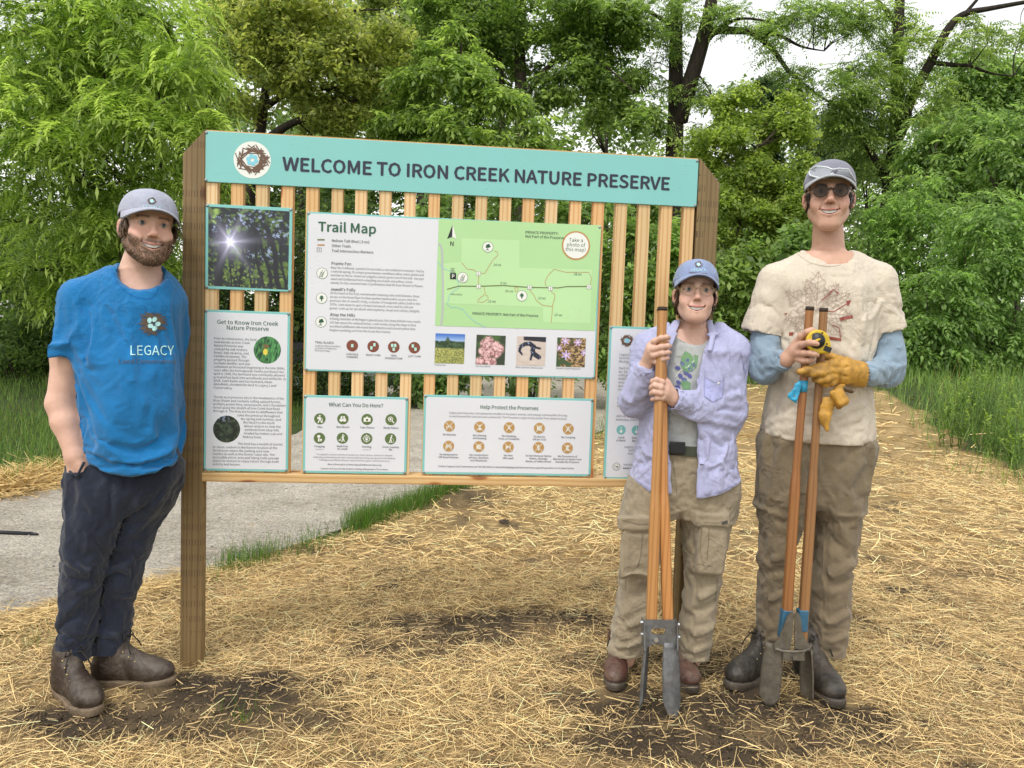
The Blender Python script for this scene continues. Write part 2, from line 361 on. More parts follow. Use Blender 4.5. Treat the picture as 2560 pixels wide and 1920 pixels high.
e = np.array(GP([(440, 1237), (600, 1190), (750, 1140), (880, 1095), (1000, 1058)])); t = rng.uniform(0, 3.999, 900); i = t.astype(int); q = e[i] + (e[i + 1] - e[i]) * (t - i)[:, None] + rng.normal(0, .07, (900, 2)) + [-.08, .02]
x = np.concatenate([x, q[:, 0]]); y = np.concatenate([y, q[:, 1]]); n = len(x)
pebbles('path_gravel', x, y, np.full(n, .005), rng.uniform(.002, .006, n) * rng.choice([1, 1, 1, 1.8], n), np.array([.33, .31, .28]) * rng.uniform(.45, 1.7, (n, 1)), 'small grey stones loose on the gravel path', 'gravel', vcol_mat('gravel stone', .8, spec=.3))

# ---- grass
def leaf_shader(name, trans=.45, rough=.5, spec=.35):
    t = NT(name); c = t.attr(); t.base(c); t.set(Roughness=rough); t.b.inputs['Specular IOR Level'].default_value = spec
    tr = t.n('ShaderNodeBsdfTranslucent'); mx = t.n('ShaderNodeMixShader'); mx.inputs[0].default_value = trans
    b = t.mix(1.0, c, (1.4, 1.5, .9), 'MULTIPLY'); t.l(b, tr.inputs['Color'])
    t.l(t.b.outputs[0], mx.inputs[1]); t.l(tr.outputs[0], mx.inputs[2]); t.l(mx.outputs[0], t.out.inputs[0]); return t.m
M_GRASS = leaf_shader('grass blades', .4)
def grass(name, x, y, hmin, hmax, wmin, wmax, c0, c1, label, lean=.35, z=None):
    n = len(x); V, F, k = ribbons(np.stack([x, y, hgt(x, y) - .01 if z is None else z], -1), rng.uniform(0, 6.283, n), rng.uniform(hmin, hmax, n), rng.uniform(wmin, wmax, n), np.pi / 2 - np.abs(rng.normal(0, lean, n)), -np.abs(rng.normal(.5, .5, n)), rng.uniform(-.5, .5, n), 3, tip=.12)
    c = np.array(c0) + (np.array(c1) - np.array(c0)) * rng.uniform(0, 1, (n, 1)) ** 1.3; c = c * rng.uniform(.7, 1.2, (n, 1))
    dry = rng.uniform(0, 1, (n, 1)) < .06; c = np.where(dry, [.30, .24, .10], c)
    return tag(link(name, npmesh(name, V, F, np.repeat(c, k, 0)), M_GRASS), label, 'grass', kind='stuff')
def along(L, n, sx, sy, clump=0):
    e = np.array(GP(L)); t = rng.uniform(0, len(e) - 1.001, n)
    if clump: t = np.clip(rng.choice(rng.uniform(0, len(e) - 1.001, clump), n) + rng.normal(0, .05, n), 0, len(e) - 1.001)
    i = t.astype(int); q = e[i] + (e[i + 1] - e[i]) * (t - i)[:, None]; return q[:, 0] + rng.normal(0, sx, n), q[:, 1] + rng.normal(0, sy, n)
GD, GL = (.045, .11, .014), (.16, .30, .04)
x1, y1 = along([(760, 1140), (820, 1118), (900, 1092), (960, 1073), (1000, 1060)], 5200, .05, .12, 46)
x2, y2 = along([(440, 1243), (520, 1220), (580, 1205), (640, 1190), (720, 1165)], 900, .06, .10, 24)
x3, y3 = along([(1280, 950), (1300, 930), (1330, 900)], 700, .15, .25)
grass('path_edge_grass', np.concatenate([x1, x2, x3]), np.concatenate([y1, y2, y3]), .04, .17, .002, .0045, GD, GL, 'fringe of short green grass along the edge of the gravel path')
x, y = scatter(60000, -9, -1.2, 5.5, 15, lambda x, y: ~inpoly(x, y, PATH) & (np.interp(x, [q[0] for q in GP(FAR_EDGE[::-1])], [q[1] for q in GP(FAR_EDGE[::-1])]) + .12 < y) & (rng.uniform(0, 1, x.shape) < np.where(y < 9, 1, .5)))
grass('left_bank_grass', x, y, .06, .22, .004, .009, (.08, .16, .03), (.27, .40, .09), 'green grass on the bank across the path behind the person in blue')
x, y = scatter(260000, 1.0, 26, 6, 26, lambda x, y: ~inpoly(x + (fbm2(x, y, .6, 111) - .5 + rng.normal(0, .15, x.shape)) * 2.2, y + (fbm2(x, y, .6, 112) - .5) * 2.2, STRAW) & ~inpoly(x, y, PATH) & (rng.uniform(0, 1, x.shape) < np.where(y < 14, .8, .35)) & (x > .22 * y - 1))
tall = fbm2(x, y, 1.2, 115, 2)
grass('meadow_grass', x, y, .09, .36, .005, .012, (.11, .21, .045), (.38, .54, .14), 'tall bright green meadow grass beyond the straw on the right', .3)
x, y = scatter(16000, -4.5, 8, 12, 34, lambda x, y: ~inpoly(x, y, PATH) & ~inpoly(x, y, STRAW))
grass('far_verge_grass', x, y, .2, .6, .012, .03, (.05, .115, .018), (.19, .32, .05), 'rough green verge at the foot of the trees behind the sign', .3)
# loose green seedlings in the straw
x = []; y = []
for px, py, n in ((2180, 1190, 40), (2200, 1030, 50), (1690, 1250, 6), (1300, 1430, 8), (540, 1555, 26), (470, 1545, 14), (2170, 990, 60), (730, 1630, 10), (150, 1385, 50), (80, 1390, 40)):
    q = G(px, py); x += list(q[0] + rng.normal(0, .04, n)); y += list(q[1] + rng.normal(0, .05, n))
grass('straw_seedlings', np.array(x), np.array(y), .03, .09, .002, .004, GD, GL, 'few green seedlings sprouting through the straw')
# ================================================================== trees and shrubs
M_BARK = None
def bark_mat(name, c1, c2, ivy=False):
    t = NT(name); co = t.coords((9, 9, 1.6)); f = t.noise(co, 1.5, 6, .65, .6); t.base(t.ramp(f, [(.32, c1), (.68, c2)])); t.set(Roughness=.9); t.b.inputs['Specular IOR Level'].default_value = .2; t.bump(f, .8, .03); return t.m
M_BARK = bark_mat('grey brown bark', (.030, .024, .018), (.10, .082, .062)); M_BARKD = bark_mat('dark bark', (.016, .013, .010), (.055, .043, .032))
M_LEAF = leaf_shader('tree leaves', .56, .45, .35)
def pinnate(n_pairs, L, lw, droop, seed):
    "compound leaf: leaflets in pairs along a drooping stalk, unit length along x"
    r = np.random.default_rng(seed); Q = []
    for i in range(n_pairs):
        t = (i + .7) / (n_pairs + .3); x = t; z = -droop * t * t; s = math.sin(math.pi * min(1, .25 + .75 * t)) * .6 + .4
        for sd in (-1, 1):
            l = L * s * r.uniform(.85, 1.15); w = lw * s; a = math.radians(r.uniform(52, 72)); dx, dy = math.cos(a) * l, sd * math.sin(a) * l; dz = -l * r.uniform(.15, .55)
            p = np.array([x, 0, z]); e = p + [dx, dy, dz]; m = p + np.array([dx, dy, dz]) * .42; nx = np.array([math.sin(a), -sd * math.cos(a), 0]) * w
            Q.append([p, m + nx + [0, 0, .03], e, m - nx + [0, 0, -.01]])
    t = 1.0; p = np.array([.97, 0, -droop * .94]); e = p + [L * .9, 0, -L * .5 - droop * .3]; m = (p + e) / 2; Q.append([p, m + [0, lw, .02], e, m - [0, lw, 0]])
    return np.array(Q)
def clump(n, seed, size=.5, asp=.42):
    "a twig end: n pointed leaves fanned around a short stem"
    r = np.random.default_rng(seed); Q = []
    for i in range(n):
        c = r.normal(0, .32, 3) * [1, 1, .55] ; a = r.uniform(0, 6.283); el = r.uniform(-.9, .25); l = size * r.uniform(.7, 1.25); w = l * asp * .5
        d = np.array([math.cos(a) * math.cos(el), math.sin(a) * math.cos(el), math.sin(el)]); s = np.cross(d, [0, 0, 1]); s /= np.linalg.norm(s); s = s * math.cos(r.uniform(-.6, .6)) + np.cross(d, s) * math.sin(r.uniform(-.6, .6))
        Q.append([c, c + d * l * .45 + s * w, c + d * l, c + d * l * .45 - s * w])
    return np.array(Q)
TPL = {'walnut': [pinnate(8, .26, .042, .40, s) for s in range(4)] + [pinnate(7, .28, .046, .7, 9 + s) for s in range(3)],
       'ash': [pinnate(3, .42, .10, .3, 30 + s) for s in range(5)],
       'locust': [pinnate(6, .17, .052, .25, 50 + s) for s in range(5)],
       'broad': [clump(9, 70 + s) for s in range(6)],
       'fine': [clump(12, 90 + s, .36, .5) for s in range(6)]}
def leaves(kind, C, out, size, c0, c1, jit=.25):
    "sprays of leaves at points C pointing roughly along `out`"
    n = len(C); T = TPL[kind]; V, Fc = [], []
    which = rng.integers(0, len(T), n)
    az = np.arctan2(out[:, 1], out[:, 0]) + rng.normal(0, .8, n); pt = -rng.uniform(-.15, .75, n); rl = rng.normal(0, .35, n)
    ca, sa, cp, sp, cr, sr = np.cos(az), np.sin(az), np.cos(pt), np.sin(pt), np.cos(rl), np.sin(rl); z0 = np.zeros(n)
    ex = np.stack([ca * cp, sa * cp, sp], -1); sy = np.stack([-sa, ca, z0], -1); up = np.cross(ex, sy); ey = sy * cr[:, None] + up * sr[:, None]; ez = np.cross(ex, ey)
    sc = rng.uniform(*size, n)
    tone = rng.uniform(0, 1, n) ** 1.2
    for k, t in enumerate(T):
        i = np.where(which == k)[0]
        if not len(i): continue
        q = t.reshape(-1, 3); P = (q[None, :, 0:1] * ex[i][:, None] + q[None, :, 1:2] * ey[i][:, None] + q[None, :, 2:3] * ez[i][:, None]) * sc[i][:, None, None] + C[i][:, None]
        V.append(P.reshape(-1, 3)); m = len(t); tt = np.clip(tone[i][:, None] + rng.normal(0, jit * .6, (len(i), m)), 0, 1)
        c = np.array(c0) + (np.array(c1) - np.array(c0)) * tt[..., None]; Fc.append(np.repeat(c.reshape(-1, 3), 4, 0))
    V = np.concatenate(V); Fc = np.concatenate(Fc) * np.array([1.8, 1.42, 2.6]); return V, np.arange(len(V)).reshape(-1, 4), Fc
def px2m(v, Y): return v * PV / FPX * Y
def crown_points(regs, n, lump=7, spread=.34, keep=None):
    "points in lumps inside ellipsoids given as photo x, y, rx, ry, depth Y, half depth in metres"
    w = np.array([px2m(r[2], r[4]) * px2m(r[3], r[4]) * (r[6] if len(r) > 6 else 1) for r in regs]); w = w / w.sum(); P, O = [], []
    for r, k in zip(regs, w):
        m = max(4, int(n * k)); c = A(r[0], r[1], r[4]); rad = np.array([px2m(r[2], r[4]), r[5], px2m(r[3], r[4])])
        nl = max(3, m // lump // 6); d = rng.normal(0, 1, (nl, 3)); d /= np.linalg.norm(d, axis=1)[:, None]; lc = d * (rng.uniform(.25, 1, (nl, 1)) ** .5)
        i = rng.integers(0, nl, m); q = lc[i] + rng.normal(0, spread * .55, (m, 3)) * [1, 1, .75]
        P.append(c + q * rad); O.append(q * rad + np.array([0, -.3, 0]))
    return np.concatenate(P), np.concatenate(O)
def limb_path(pts):
    "photo points (x, y, Y) to a smooth wiggly 3-D path"
    P = np.array([A(*p) for p in pts]); o = []
    for i in range(len(P) - 1):
        p0, p1, p2, p3 = P[max(i - 1, 0)], P[i], P[i + 1], P[min(i + 2, len(P) - 1)]
        for t in np.linspace(0, 1, 4, endpoint=False): o.append(.5 * ((2 * p1) + (p2 - p0) * t + (2 * p0 - 5 * p1 + 4 * p2 - p3) * t * t + (3 * p1 - p0 - 3 * p2 + p3) * t ** 3))
    o.append(P[-1]); return np.array(o)
def tree(name, label, cat, trunk, limbs, regs, n, kind, size, c0, c1, r0, r1, bark=None, group=None, twigs=24, lump=7, spread=.34):
    P = limb_path(trunk); base = np.array([P[0][0], P[0][1], float(hgt(P[0][0], P[0][1])) - .05])
    if P[0][2] > base[2] + .1: P = np.concatenate([[base], P])
    t = empty(name, tuple(base), label, cat, group)
    rr = np.linspace(r0, r1, len(P)); rr[0] *= 1.25
    mb = MB(); mb.tube(P, rr, 9); mb.build('trunk', bark or M_BARK, t, True)
    C, O = crown_points(regs, n, lump, spread)
    tips = []
    for L, a, b in limbs:
        q = limb_path(L); mb = MB(); mb.tube(q, np.linspace(a, b, len(q)), 7); mb.build('limb', bark or M_BARK, t, True); tips += list(q[len(q) // 2:])
    # twigs run from the wood into the crown
    if twigs:
        wood = np.concatenate([P[len(P) // 3:]] + ([np.array(tips)] if tips else [])); mb = MB()
        for q in C[rng.integers(0, len(C), twigs)]:
            s = wood[np.argmin(np.linalg.norm(wood - q - np.array([0, 0, -.4]), axis=1))]; m = (s + q) / 2 + rng.normal(0, .08, 3) * np.linalg.norm(q - s); Ln = np.linalg.norm(q - s)
            mb.tube([s, s * .6 + m * .4 + rng.normal(0, .02, 3), m, m * .4 + q * .6 + rng.normal(0, .03, 3), q], np.linspace(min(r1 * .7, .012 * Ln + .006), .004, 5), 5, False)
        mb.build('twigs', bark or M_BARK, t, True)['kind'] = 'stuff'
    V, F, c = leaves(kind, C, O, size, c0, c1)
    o = link('crown', npmesh('crown', V, F, c), M_LEAF, t); o['kind'] = 'stuff'; return t
GRN_D, GRN_L = (.055, .115, .018), (.25, .40, .06)
YEL_D, YEL_L = (.08, .135, .02), (.31, .40, .07)
# 1 the walnut whose long leaves hang over the left side
tree('walnut_tree', 'leafy tree at the left with long drooping compound leaves', 'tree', [(-210, 900, 10.8), (-190, 500, 10.8), (-120, 150, 10.6), (-60, -150, 10.5)],
     [([(-150, 300, 10.7), (-40, 270, 10.3), (67, 322, 10.0), (141, 373, 9.8), (205, 402, 9.6), (260, 395, 9.5)], .06, .012), ([(-130, 200, 10.6), (60, 200, 10.1), (279, 275, 9.6), (350, 263, 9.4), (420, 262, 9.3)], .05, .008), ([(-190, 520, 10.7), (-60, 470, 10.3), (60, 480, 10), (150, 465, 9.8)], .04, .008), ([(-100, 120, 10.5), (80, 60, 10), (250, 20, 9.8), (380, 60, 9.6)], .05, .008), ([(-180, 640, 10.7), (-20, 590, 10.2), (130, 580, 10), (260, 560, 9.8)], .03, .006)],
     [(40, 60, 280, 150, 10, 1.0), (270, 100, 190, 150, 9.9, .9), (90, 300, 270, 150, 9.8, .9), (340, 300, 130, 120, 9.6, .7), (60, 500, 230, 120, 10, .8, .8), (280, 500, 130, 100, 10, .6, .7), (400, 190, 70, 90, 9.6, .5), (440, 270, 45, 35, 9.5, .4), (60, 620, 180, 60, 10.2, .6, .6), (250, 610, 120, 70, 10.2, .5, .6), (480, 425, 55, 40, 10.4, .4, .5)],
     6600, 'walnut', (.24, .42), (.075, .15, .018), (.32, .49, .075), .16, .09, M_BARKD, twigs=60, spread=.42)
# shrubs below it, across the path
def shrub(name, label, x, y, rx, ry, Y, n, kind, size, c0, c1, group=None, depth=None, stems=6, cat='shrub'):
    c = A(x, y, Y); b = np.array([c[0], c[1], float(hgt(c[0], c[1]))]); t = empty(name, tuple(b), label, cat, group)
    mb = MB()
    for i in range(stems):
        tip = c + np.array([px2m(rx, Y) * rng.uniform(-.7, .7), rng.uniform(-.3, .3), px2m(ry, Y) * rng.uniform(-.2, .8)]); s = b + np.array([rng.normal(0, .12), rng.normal(0, .1), -.04])
        mb = MB(); mb.tube([s, s * .55 + tip * .45 + rng.normal(0, .06, 3), tip], [.02, .014, .005], 5); mb.build('stem', M_BARK, t, True)
    yg = PJ(b)[1]; lowc = y + ry * .45; dp = depth or px2m(rx, Y) * .7; rg = [(x, y, rx, ry, Y, dp)]
    if yg > lowc + 25: rg.append((x, (lowc + yg) / 2, rx * .95, (yg - lowc) / 2 * 1.15, Y, dp * .9)); n = int(n * (1 + .8 * (yg - lowc) / (2 * ry)))
    C, O = crown_points(rg, n)
    C = C[C[:, 2] > hgt(C[:, 0], C[:, 1]) + .02]; O = O[:len(C)]
    V, F, cc = leaves(kind, C, O, size, c0, c1); o = link('foliage', npmesh('foliage', V, F, cc), M_LEAF, t); o['kind'] = 'stuff'; return t
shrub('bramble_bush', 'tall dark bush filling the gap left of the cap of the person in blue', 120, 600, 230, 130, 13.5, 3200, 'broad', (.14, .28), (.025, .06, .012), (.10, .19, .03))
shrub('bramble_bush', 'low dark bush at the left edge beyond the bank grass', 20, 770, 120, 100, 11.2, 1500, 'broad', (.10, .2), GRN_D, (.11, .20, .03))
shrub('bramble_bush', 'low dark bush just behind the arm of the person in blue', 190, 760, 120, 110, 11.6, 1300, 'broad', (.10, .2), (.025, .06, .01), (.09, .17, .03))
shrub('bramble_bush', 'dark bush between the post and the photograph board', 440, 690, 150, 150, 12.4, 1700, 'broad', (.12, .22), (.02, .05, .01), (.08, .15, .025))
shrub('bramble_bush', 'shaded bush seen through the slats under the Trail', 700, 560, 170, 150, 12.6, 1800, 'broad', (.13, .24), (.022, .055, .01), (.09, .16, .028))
# 2 yellowish tree just behind the header's left end
tree('box_elder_tree', 'yellow green tree right of the walnut with a dark leaning branch', 'tree', [(500, 720, 15.5), (540, 400, 15.5), (560, 300, 15.4), (575, 180, 15.4), (590, 20, 15.4)],
     [([(555, 320, 15.4), (600, 285, 15), (640, 262, 14.8), (700, 246, 14.6), (770, 215, 14.5)], .10, .03), ([(575, 230, 15.4), (640, 191, 15), (690, 192, 14.8), (760, 186, 14.6), (830, 160, 14.5)], .07, .015), ([(585, 60, 15.4), (660, 50, 15), (735, 26, 14.8), (830, 20, 14.6)], .05, .012)],
     [(620, 60, 160, 100, 15, 1.2), (700, 150, 110, 80, 14.6, .9), (810, 120, 80, 70, 14.8, .8, .8), (560, 200, 80, 80, 15.6, .7, .5), (740, 270, 110, 60, 15, .8, .8), (520, 60, 60, 90, 15.6, .8)],
     4600, 'fine', (.20, .38), YEL_D, YEL_L, .15, .06, M_BARKD)
tree('maple_tree', 'dark green tree behind the Welcome lettering with a straight twin trunk', 'tree', [(1120, 720, 20), (1126, 262, 20), (1123, 111, 20), (1127, 0, 20), (1130, -80, 20)],
     [([(1128, 262, 20), (1139, 205, 19.8), (1170, 160, 19.6), (1212, 122, 19.5), (1260, 100, 19.4)], .12, .03), ([(1085, 330, 20.4), (1082, 141, 20.4), (1086, 0, 20.4), (1090, -60, 20.4)], .10, .05), ([(1125, 60, 20), (1050, 10, 19.8), (990, -40, 19.6)], .06, .02), ([(1200, 130, 19.5), (1262, 125, 19.3), (1310, 145, 19.2), (1372, 200, 19)], .05, .015)],
     [(1000, 60, 130, 90, 20, 1.5), (1180, 40, 150, 80, 19.6, 1.3), (1290, 70, 100, 80, 19.5, 1.2), (1240, 180, 110, 60, 19.6, 1, .75), (1060, 160, 70, 90, 20.5, 1, .8), (1330, 170, 60, 60, 19.4, .8, .5), (1350, 250, 70, 60, 19.6, .8, .6)],
     5400, 'broad', (.22, .38), GRN_D, (.23, .38, .06), .19, .10)
tree('young_maple', 'bright pointed young tree rising just above the middle of the header', 'tree', [(985, 720, 14.5), (983, 296, 14.5), (981, 235, 14.5), (992, 170, 14.5), (997, 90, 14.5)],
     [([(985, 270, 14.5), (1040, 220, 14.3), (1090, 190, 14.2)], .03, .008), ([(982, 250, 14.5), (930, 210, 14.3), (900, 190, 14.2)], .03, .008)],
     [(985, 110, 60, 50, 14.4, .6), (960, 190, 100, 60, 14.4, .8), (1060, 200, 60, 60, 14.3, .6), (980, 280, 150, 45, 14.3, .9), (880, 250, 70, 60, 14.5, .6, .8), (1120, 300, 70, 35, 14.2, .5)],
     3400, 'ash', (.19, .33), (.06, .125, .018), (.24, .39, .055), .05, .015)
tree('slender_tree', 'slim olive tree with thin dark trunk behind the left header lettering', 'tree', [(905, 720, 22), (915, 250, 22), (921, 60, 22), (925, -60, 22)], [([(920, 120, 22), (880, 40, 21.6), (840, -20, 21.4)], .05, .02)],
     [(860, 50, 100, 80, 22, 1.2), (950, 30, 80, 60, 22, 1), (830, 190, 90, 80, 22, 1.1), (920, 160, 70, 70, 22, 1, .7)], 3900, 'fine', (.26, .46), (.06, .11, .018), (.24, .34, .06), .17, .08, M_BARKD)
# 4 the big forked tree above the right end of the header
tree('forked_tree', 'tall dark forked tree above the right end of the header with an arching branch', 'tree', [(1452, 720, 20), (1457, 336, 20), (1460, 244, 20), (1460, 120, 20), (1461, 0, 20), (1463, -90, 20)],
     [([(1466, 262, 20), (1476, 222, 19.8), (1499, 150, 19.6), (1521, 75, 19.5), (1537, 0, 19.5), (1545, -80, 19.5)], .24, .13), ([(1516, 96, 19.5), (1544, 67, 19.3), (1585, 66, 19.1), (1626, 71, 19), (1671, 109, 18.8), (1701, 150, 18.7), (1742, 187, 18.6), (1790, 220, 18.5)], .12, .02), ([(1626, 71, 19), (1680, 75, 18.8), (1730, 100, 18.6), (1780, 110, 18.5)], .06, .012), ([(1544, 67, 19.3), (1600, 40, 19), (1680, 50, 18.8)], .06, .012), ([(1460, 60, 20), (1410, 30, 19.8), (1370, 10, 19.6)], .07, .02), ([(1500, 150, 19.6), (1535, 200, 19.3), (1548, 260, 19.2)], .03, .008)],
     [(1400, 40, 70, 50, 19.6, .9, .9), (1490, 20, 60, 40, 19.5, .8, .8), (1430, 150, 45, 60, 19.8, .7, .6), (1540, 170, 40, 50, 19.4, .6, .5), (1620, 40, 90, 30, 19, .8, .8), (1740, 60, 90, 60, 18.8, .9, .7), (1720, 150, 70, 50, 18.6, .8, .8), (1790, 210, 80, 60, 18.5, .8, 1), (1510, 250, 45, 50, 19.6, .6, .5), (1430, 290, 40, 40, 20, .6, .5), (1860, 100, 70, 60, 18.6, .8, .5)],
     4300, 'locust', (.26, .46), (.055, .115, .02), (.22, .36, .06), .26, .12, M_BARKD, twigs=46)
# 5 ivy-wrapped stem
tree('ivy_clad_tree', 'narrow tree wrapped in ivy between the sign and the tall person', 'tree', [(1672, 720, 17), (1669, 562, 17), (1660, 375, 17), (1645, 262, 17), (1641, 180, 17)],
     [([(1655, 350, 17), (1640, 325, 16.8), (1622, 311, 16.7), (1600, 280, 16.6)], .04, .01)],
     [(1645, 210, 34, 40, 16.9, .4, 1.3), (1655, 330, 22, 80, 16.9, .25, 2.6), (1668, 480, 24, 110, 16.9, .25, 2.6)], 2100, 'fine', (.16, .28), (.02, .05, .010), (.075, .14, .025), .20, .10, M_BARKD, twigs=6)
tree('bright_tree', 'bright yellow green tree beside the ivy clad stem', 'tree', [(1600, 720, 16), (1596, 480, 16), (1602, 380, 16), (1610, 280, 16)], [([(1602, 385, 16), (1618, 340, 15.8), (1632, 320, 15.7)], .03, .01), ([(1600, 400, 16), (1580, 360, 15.8), (1560, 350, 15.7)], .03, .01)],
     [(1590, 240, 60, 60, 16.2, .6), (1700, 260, 55, 70, 16, .6), (1560, 330, 80, 60, 16, .7), (1640, 420, 90, 70, 15.8, .7, .7), (1590, 480, 90, 110, 15.8, .7, .7), (1715, 480, 45, 130, 15.6, .6, .8)], 4200, 'fine', (.18, .33), (.075, .14, .018), (.28, .42, .055), .08, .03)
# 6 right-hand tree
tree('right_forked_tree', 'tall forked tree behind the tall person with bare dark limbs against the sky', 'tree', [(1915, 720, 19), (1915, 555, 19), (1922, 412, 19), (1934, 300, 19), (1937, 187, 19), (1941, 56, 19), (1946, -60, 19)],
     [([(1936, 300, 19), (1945, 285, 18.9), (1967, 217, 18.7), (2012, 131, 18.5), (2050, 60, 18.4), (2084, 30, 18.3), (2140, 18, 18.2), (2240, 0, 18)], .16, .04), ([(1922, 408, 19), (1905, 370, 18.9), (1885, 335, 18.8), (1870, 311, 18.7), (1855, 280, 18.6)], .12, .03), ([(2012, 135, 18.5), (2060, 140, 18.3), (2095, 142, 18.2), (2140, 158, 18.1), (2190, 165, 18)], .06, .015), ([(1939, 56, 19), (1920, 30, 18.8), (1900, 5, 18.7), (1880, -20, 18.6)], .07, .03), ([(2070, 45, 18.4), (2110, 0, 18.3), (2140, -40, 18.2)], .05, .02), ([(1937, 120, 19), (1965, 90, 18.9), (1990, 60, 18.8)], .04, .01)],
     [(1950, 20, 80, 40, 18.8, .8, .35), (2080, 90, 70, 45, 18.4, .8, .5), (1880, 180, 80, 60, 18.8, .8, .9), (1960, 130, 50, 60, 18.8, .7, .5), (1860, 260, 70, 60, 18.6, .7, 1), (2170, 60, 60, 40, 18.2, .6, .4), (1800, 30, 60, 40, 18.8, .6, .4), (1990, 230, 60, 60, 18.6, .7, .7), (1900, 340, 70, 60, 19.4, .6, .8)],
     3600, 'locust', (.27, .5), (.06, .12, .02), (.24, .38, .06), .24, .10, M_BARKD, twigs=46)
for k, (x, y, rx, ry, Yd, n, sz, lab) in enumerate(((2120, 190, 110, 90, 22, 2600, (.24, .44), 'rounded green tree in the top right corner under the bare limb'), (2080, 340, 110, 110, 17, 3300, (.2, .36), 'leafy green tree to the right of the tall person at cap height'), (2190, 380, 80, 150, 15, 2600, (.18, .33), 'leafy tree cut by the right edge beside the meadow'), (1800, 330, 80, 90, 30, 1500, (.5, .8), 'distant pale tree between the ivy stem and the tall person'))):
    tree('leafy_tree', lab, 'tree', [(x, 720, Yd), (x + 5, y + 60, Yd), (x, y - ry * .5, Yd)], [([(x + 3, y + 70, Yd), (x - 40, y + 20, Yd - .3), (x - 60, y - 20, Yd - .4)], .05, .012), ([(x + 3, y + 60, Yd), (x + 40, y + 10, Yd - .3), (x + 55, y - 30, Yd - .4)], .05, .012)],
         [(x, y, rx, ry, Yd, px2m(rx, Yd) * .7), (x - rx * .4, y + ry * .6, rx * .7, ry * .5, Yd - .5, px2m(rx, Yd) * .4), (x + rx * .5, y - ry * .3, rx * .6, ry * .5, Yd - .5, px2m(rx, Yd) * .4)], n, 'ash' if k < 3 else 'broad', sz, (.055, .125, .02) if k < 3 else (.07, .12, .06), (.23, .39, .07) if k < 3 else (.18, .28, .13), .12, .04)  # distant tree: haze put into its paler, bluer leaf colours
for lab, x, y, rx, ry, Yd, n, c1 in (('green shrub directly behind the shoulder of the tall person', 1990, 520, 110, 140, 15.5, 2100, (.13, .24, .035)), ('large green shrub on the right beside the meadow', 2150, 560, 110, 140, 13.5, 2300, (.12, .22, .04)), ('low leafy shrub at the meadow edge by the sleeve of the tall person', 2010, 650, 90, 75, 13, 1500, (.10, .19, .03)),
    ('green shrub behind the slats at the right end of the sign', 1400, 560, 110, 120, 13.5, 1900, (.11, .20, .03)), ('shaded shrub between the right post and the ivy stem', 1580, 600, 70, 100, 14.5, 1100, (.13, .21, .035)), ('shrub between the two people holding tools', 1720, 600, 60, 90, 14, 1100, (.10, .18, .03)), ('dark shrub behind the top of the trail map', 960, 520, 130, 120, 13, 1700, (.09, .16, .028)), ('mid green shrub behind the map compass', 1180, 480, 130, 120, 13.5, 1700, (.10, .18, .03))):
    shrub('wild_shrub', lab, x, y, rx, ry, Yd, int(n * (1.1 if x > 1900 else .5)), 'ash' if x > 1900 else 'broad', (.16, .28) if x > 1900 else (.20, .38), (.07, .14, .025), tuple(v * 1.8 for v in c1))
# far wood behind everything: one leafy mass with a few stems
regs = [(x, y, 190, 110, Yd, 3.0, w) for x, y, Yd, w in ((-100, 500, 27, 1), (150, 420, 27, 1), (-50, 200, 28, 1), (200, 150, 28, 1), (400, 380, 26, 1), (420, 180, 27, 1), (520, 230, 28, .5), (1260, 240, 29, .5), (1380, 300, 29, .4), (600, 420, 26, 1), (700, 300, 27, 1), (620, 80, 29, .5), (850, 430, 26, 1), (880, 300, 27, 1), (950, 100, 29, .4), (1080, 430, 27, 1), (1150, 330, 28, .8), (1300, 440, 28, 1), (1330, 390, 29, .7), (1480, 470, 29, 1), (1560, 420, 31, .8), (1700, 440, 32, .9), (1790, 470, 33, .9), (1850, 520, 30, 1), (2000, 420, 27, 1), (2120, 440, 25, 1), (2260, 300, 25, 1), (2300, 520, 24, 1), (1600, 600, 28, 1), (1400, 640, 28, 1), (1850, 640, 27, 1), (1100, 620, 27, 1), (800, 620, 26, 1), (500, 620, 25, 1), (200, 640, 25, 1), (-100, 680, 25, 1), (2100, 640, 25, 1), (1700, 640, 26, 1), (780, 60, 30, .3))]
C, O = crown_points(regs, 17000, 8, .45)
C[:, 2] = np.maximum(C[:, 2], .15)
V, F, c = leaves('broad', C, O, (.38, .7), (.05, .105, .02), (.20, .33, .06))
tag(link('far_wood', npmesh('far_wood', V, F, c), M_LEAF), 'dense green wood closing the view behind the nearer trees', 'wood', kind='stuff')
STEM_AT = ['between the post and the photograph board', 'beside the cap of the person in blue', 'under the compass of the trail map', 'left of the tall person by the right post', 'behind the last slats of the sign', "just left of the tall person's cap", "just right of the tall person's cap", 'behind the top of the trail map title', 'behind the middle slats above the map', 'behind the slats left of the map title', 'close left of the ivy clad stem', 'behind the right shoulder of the tall person']
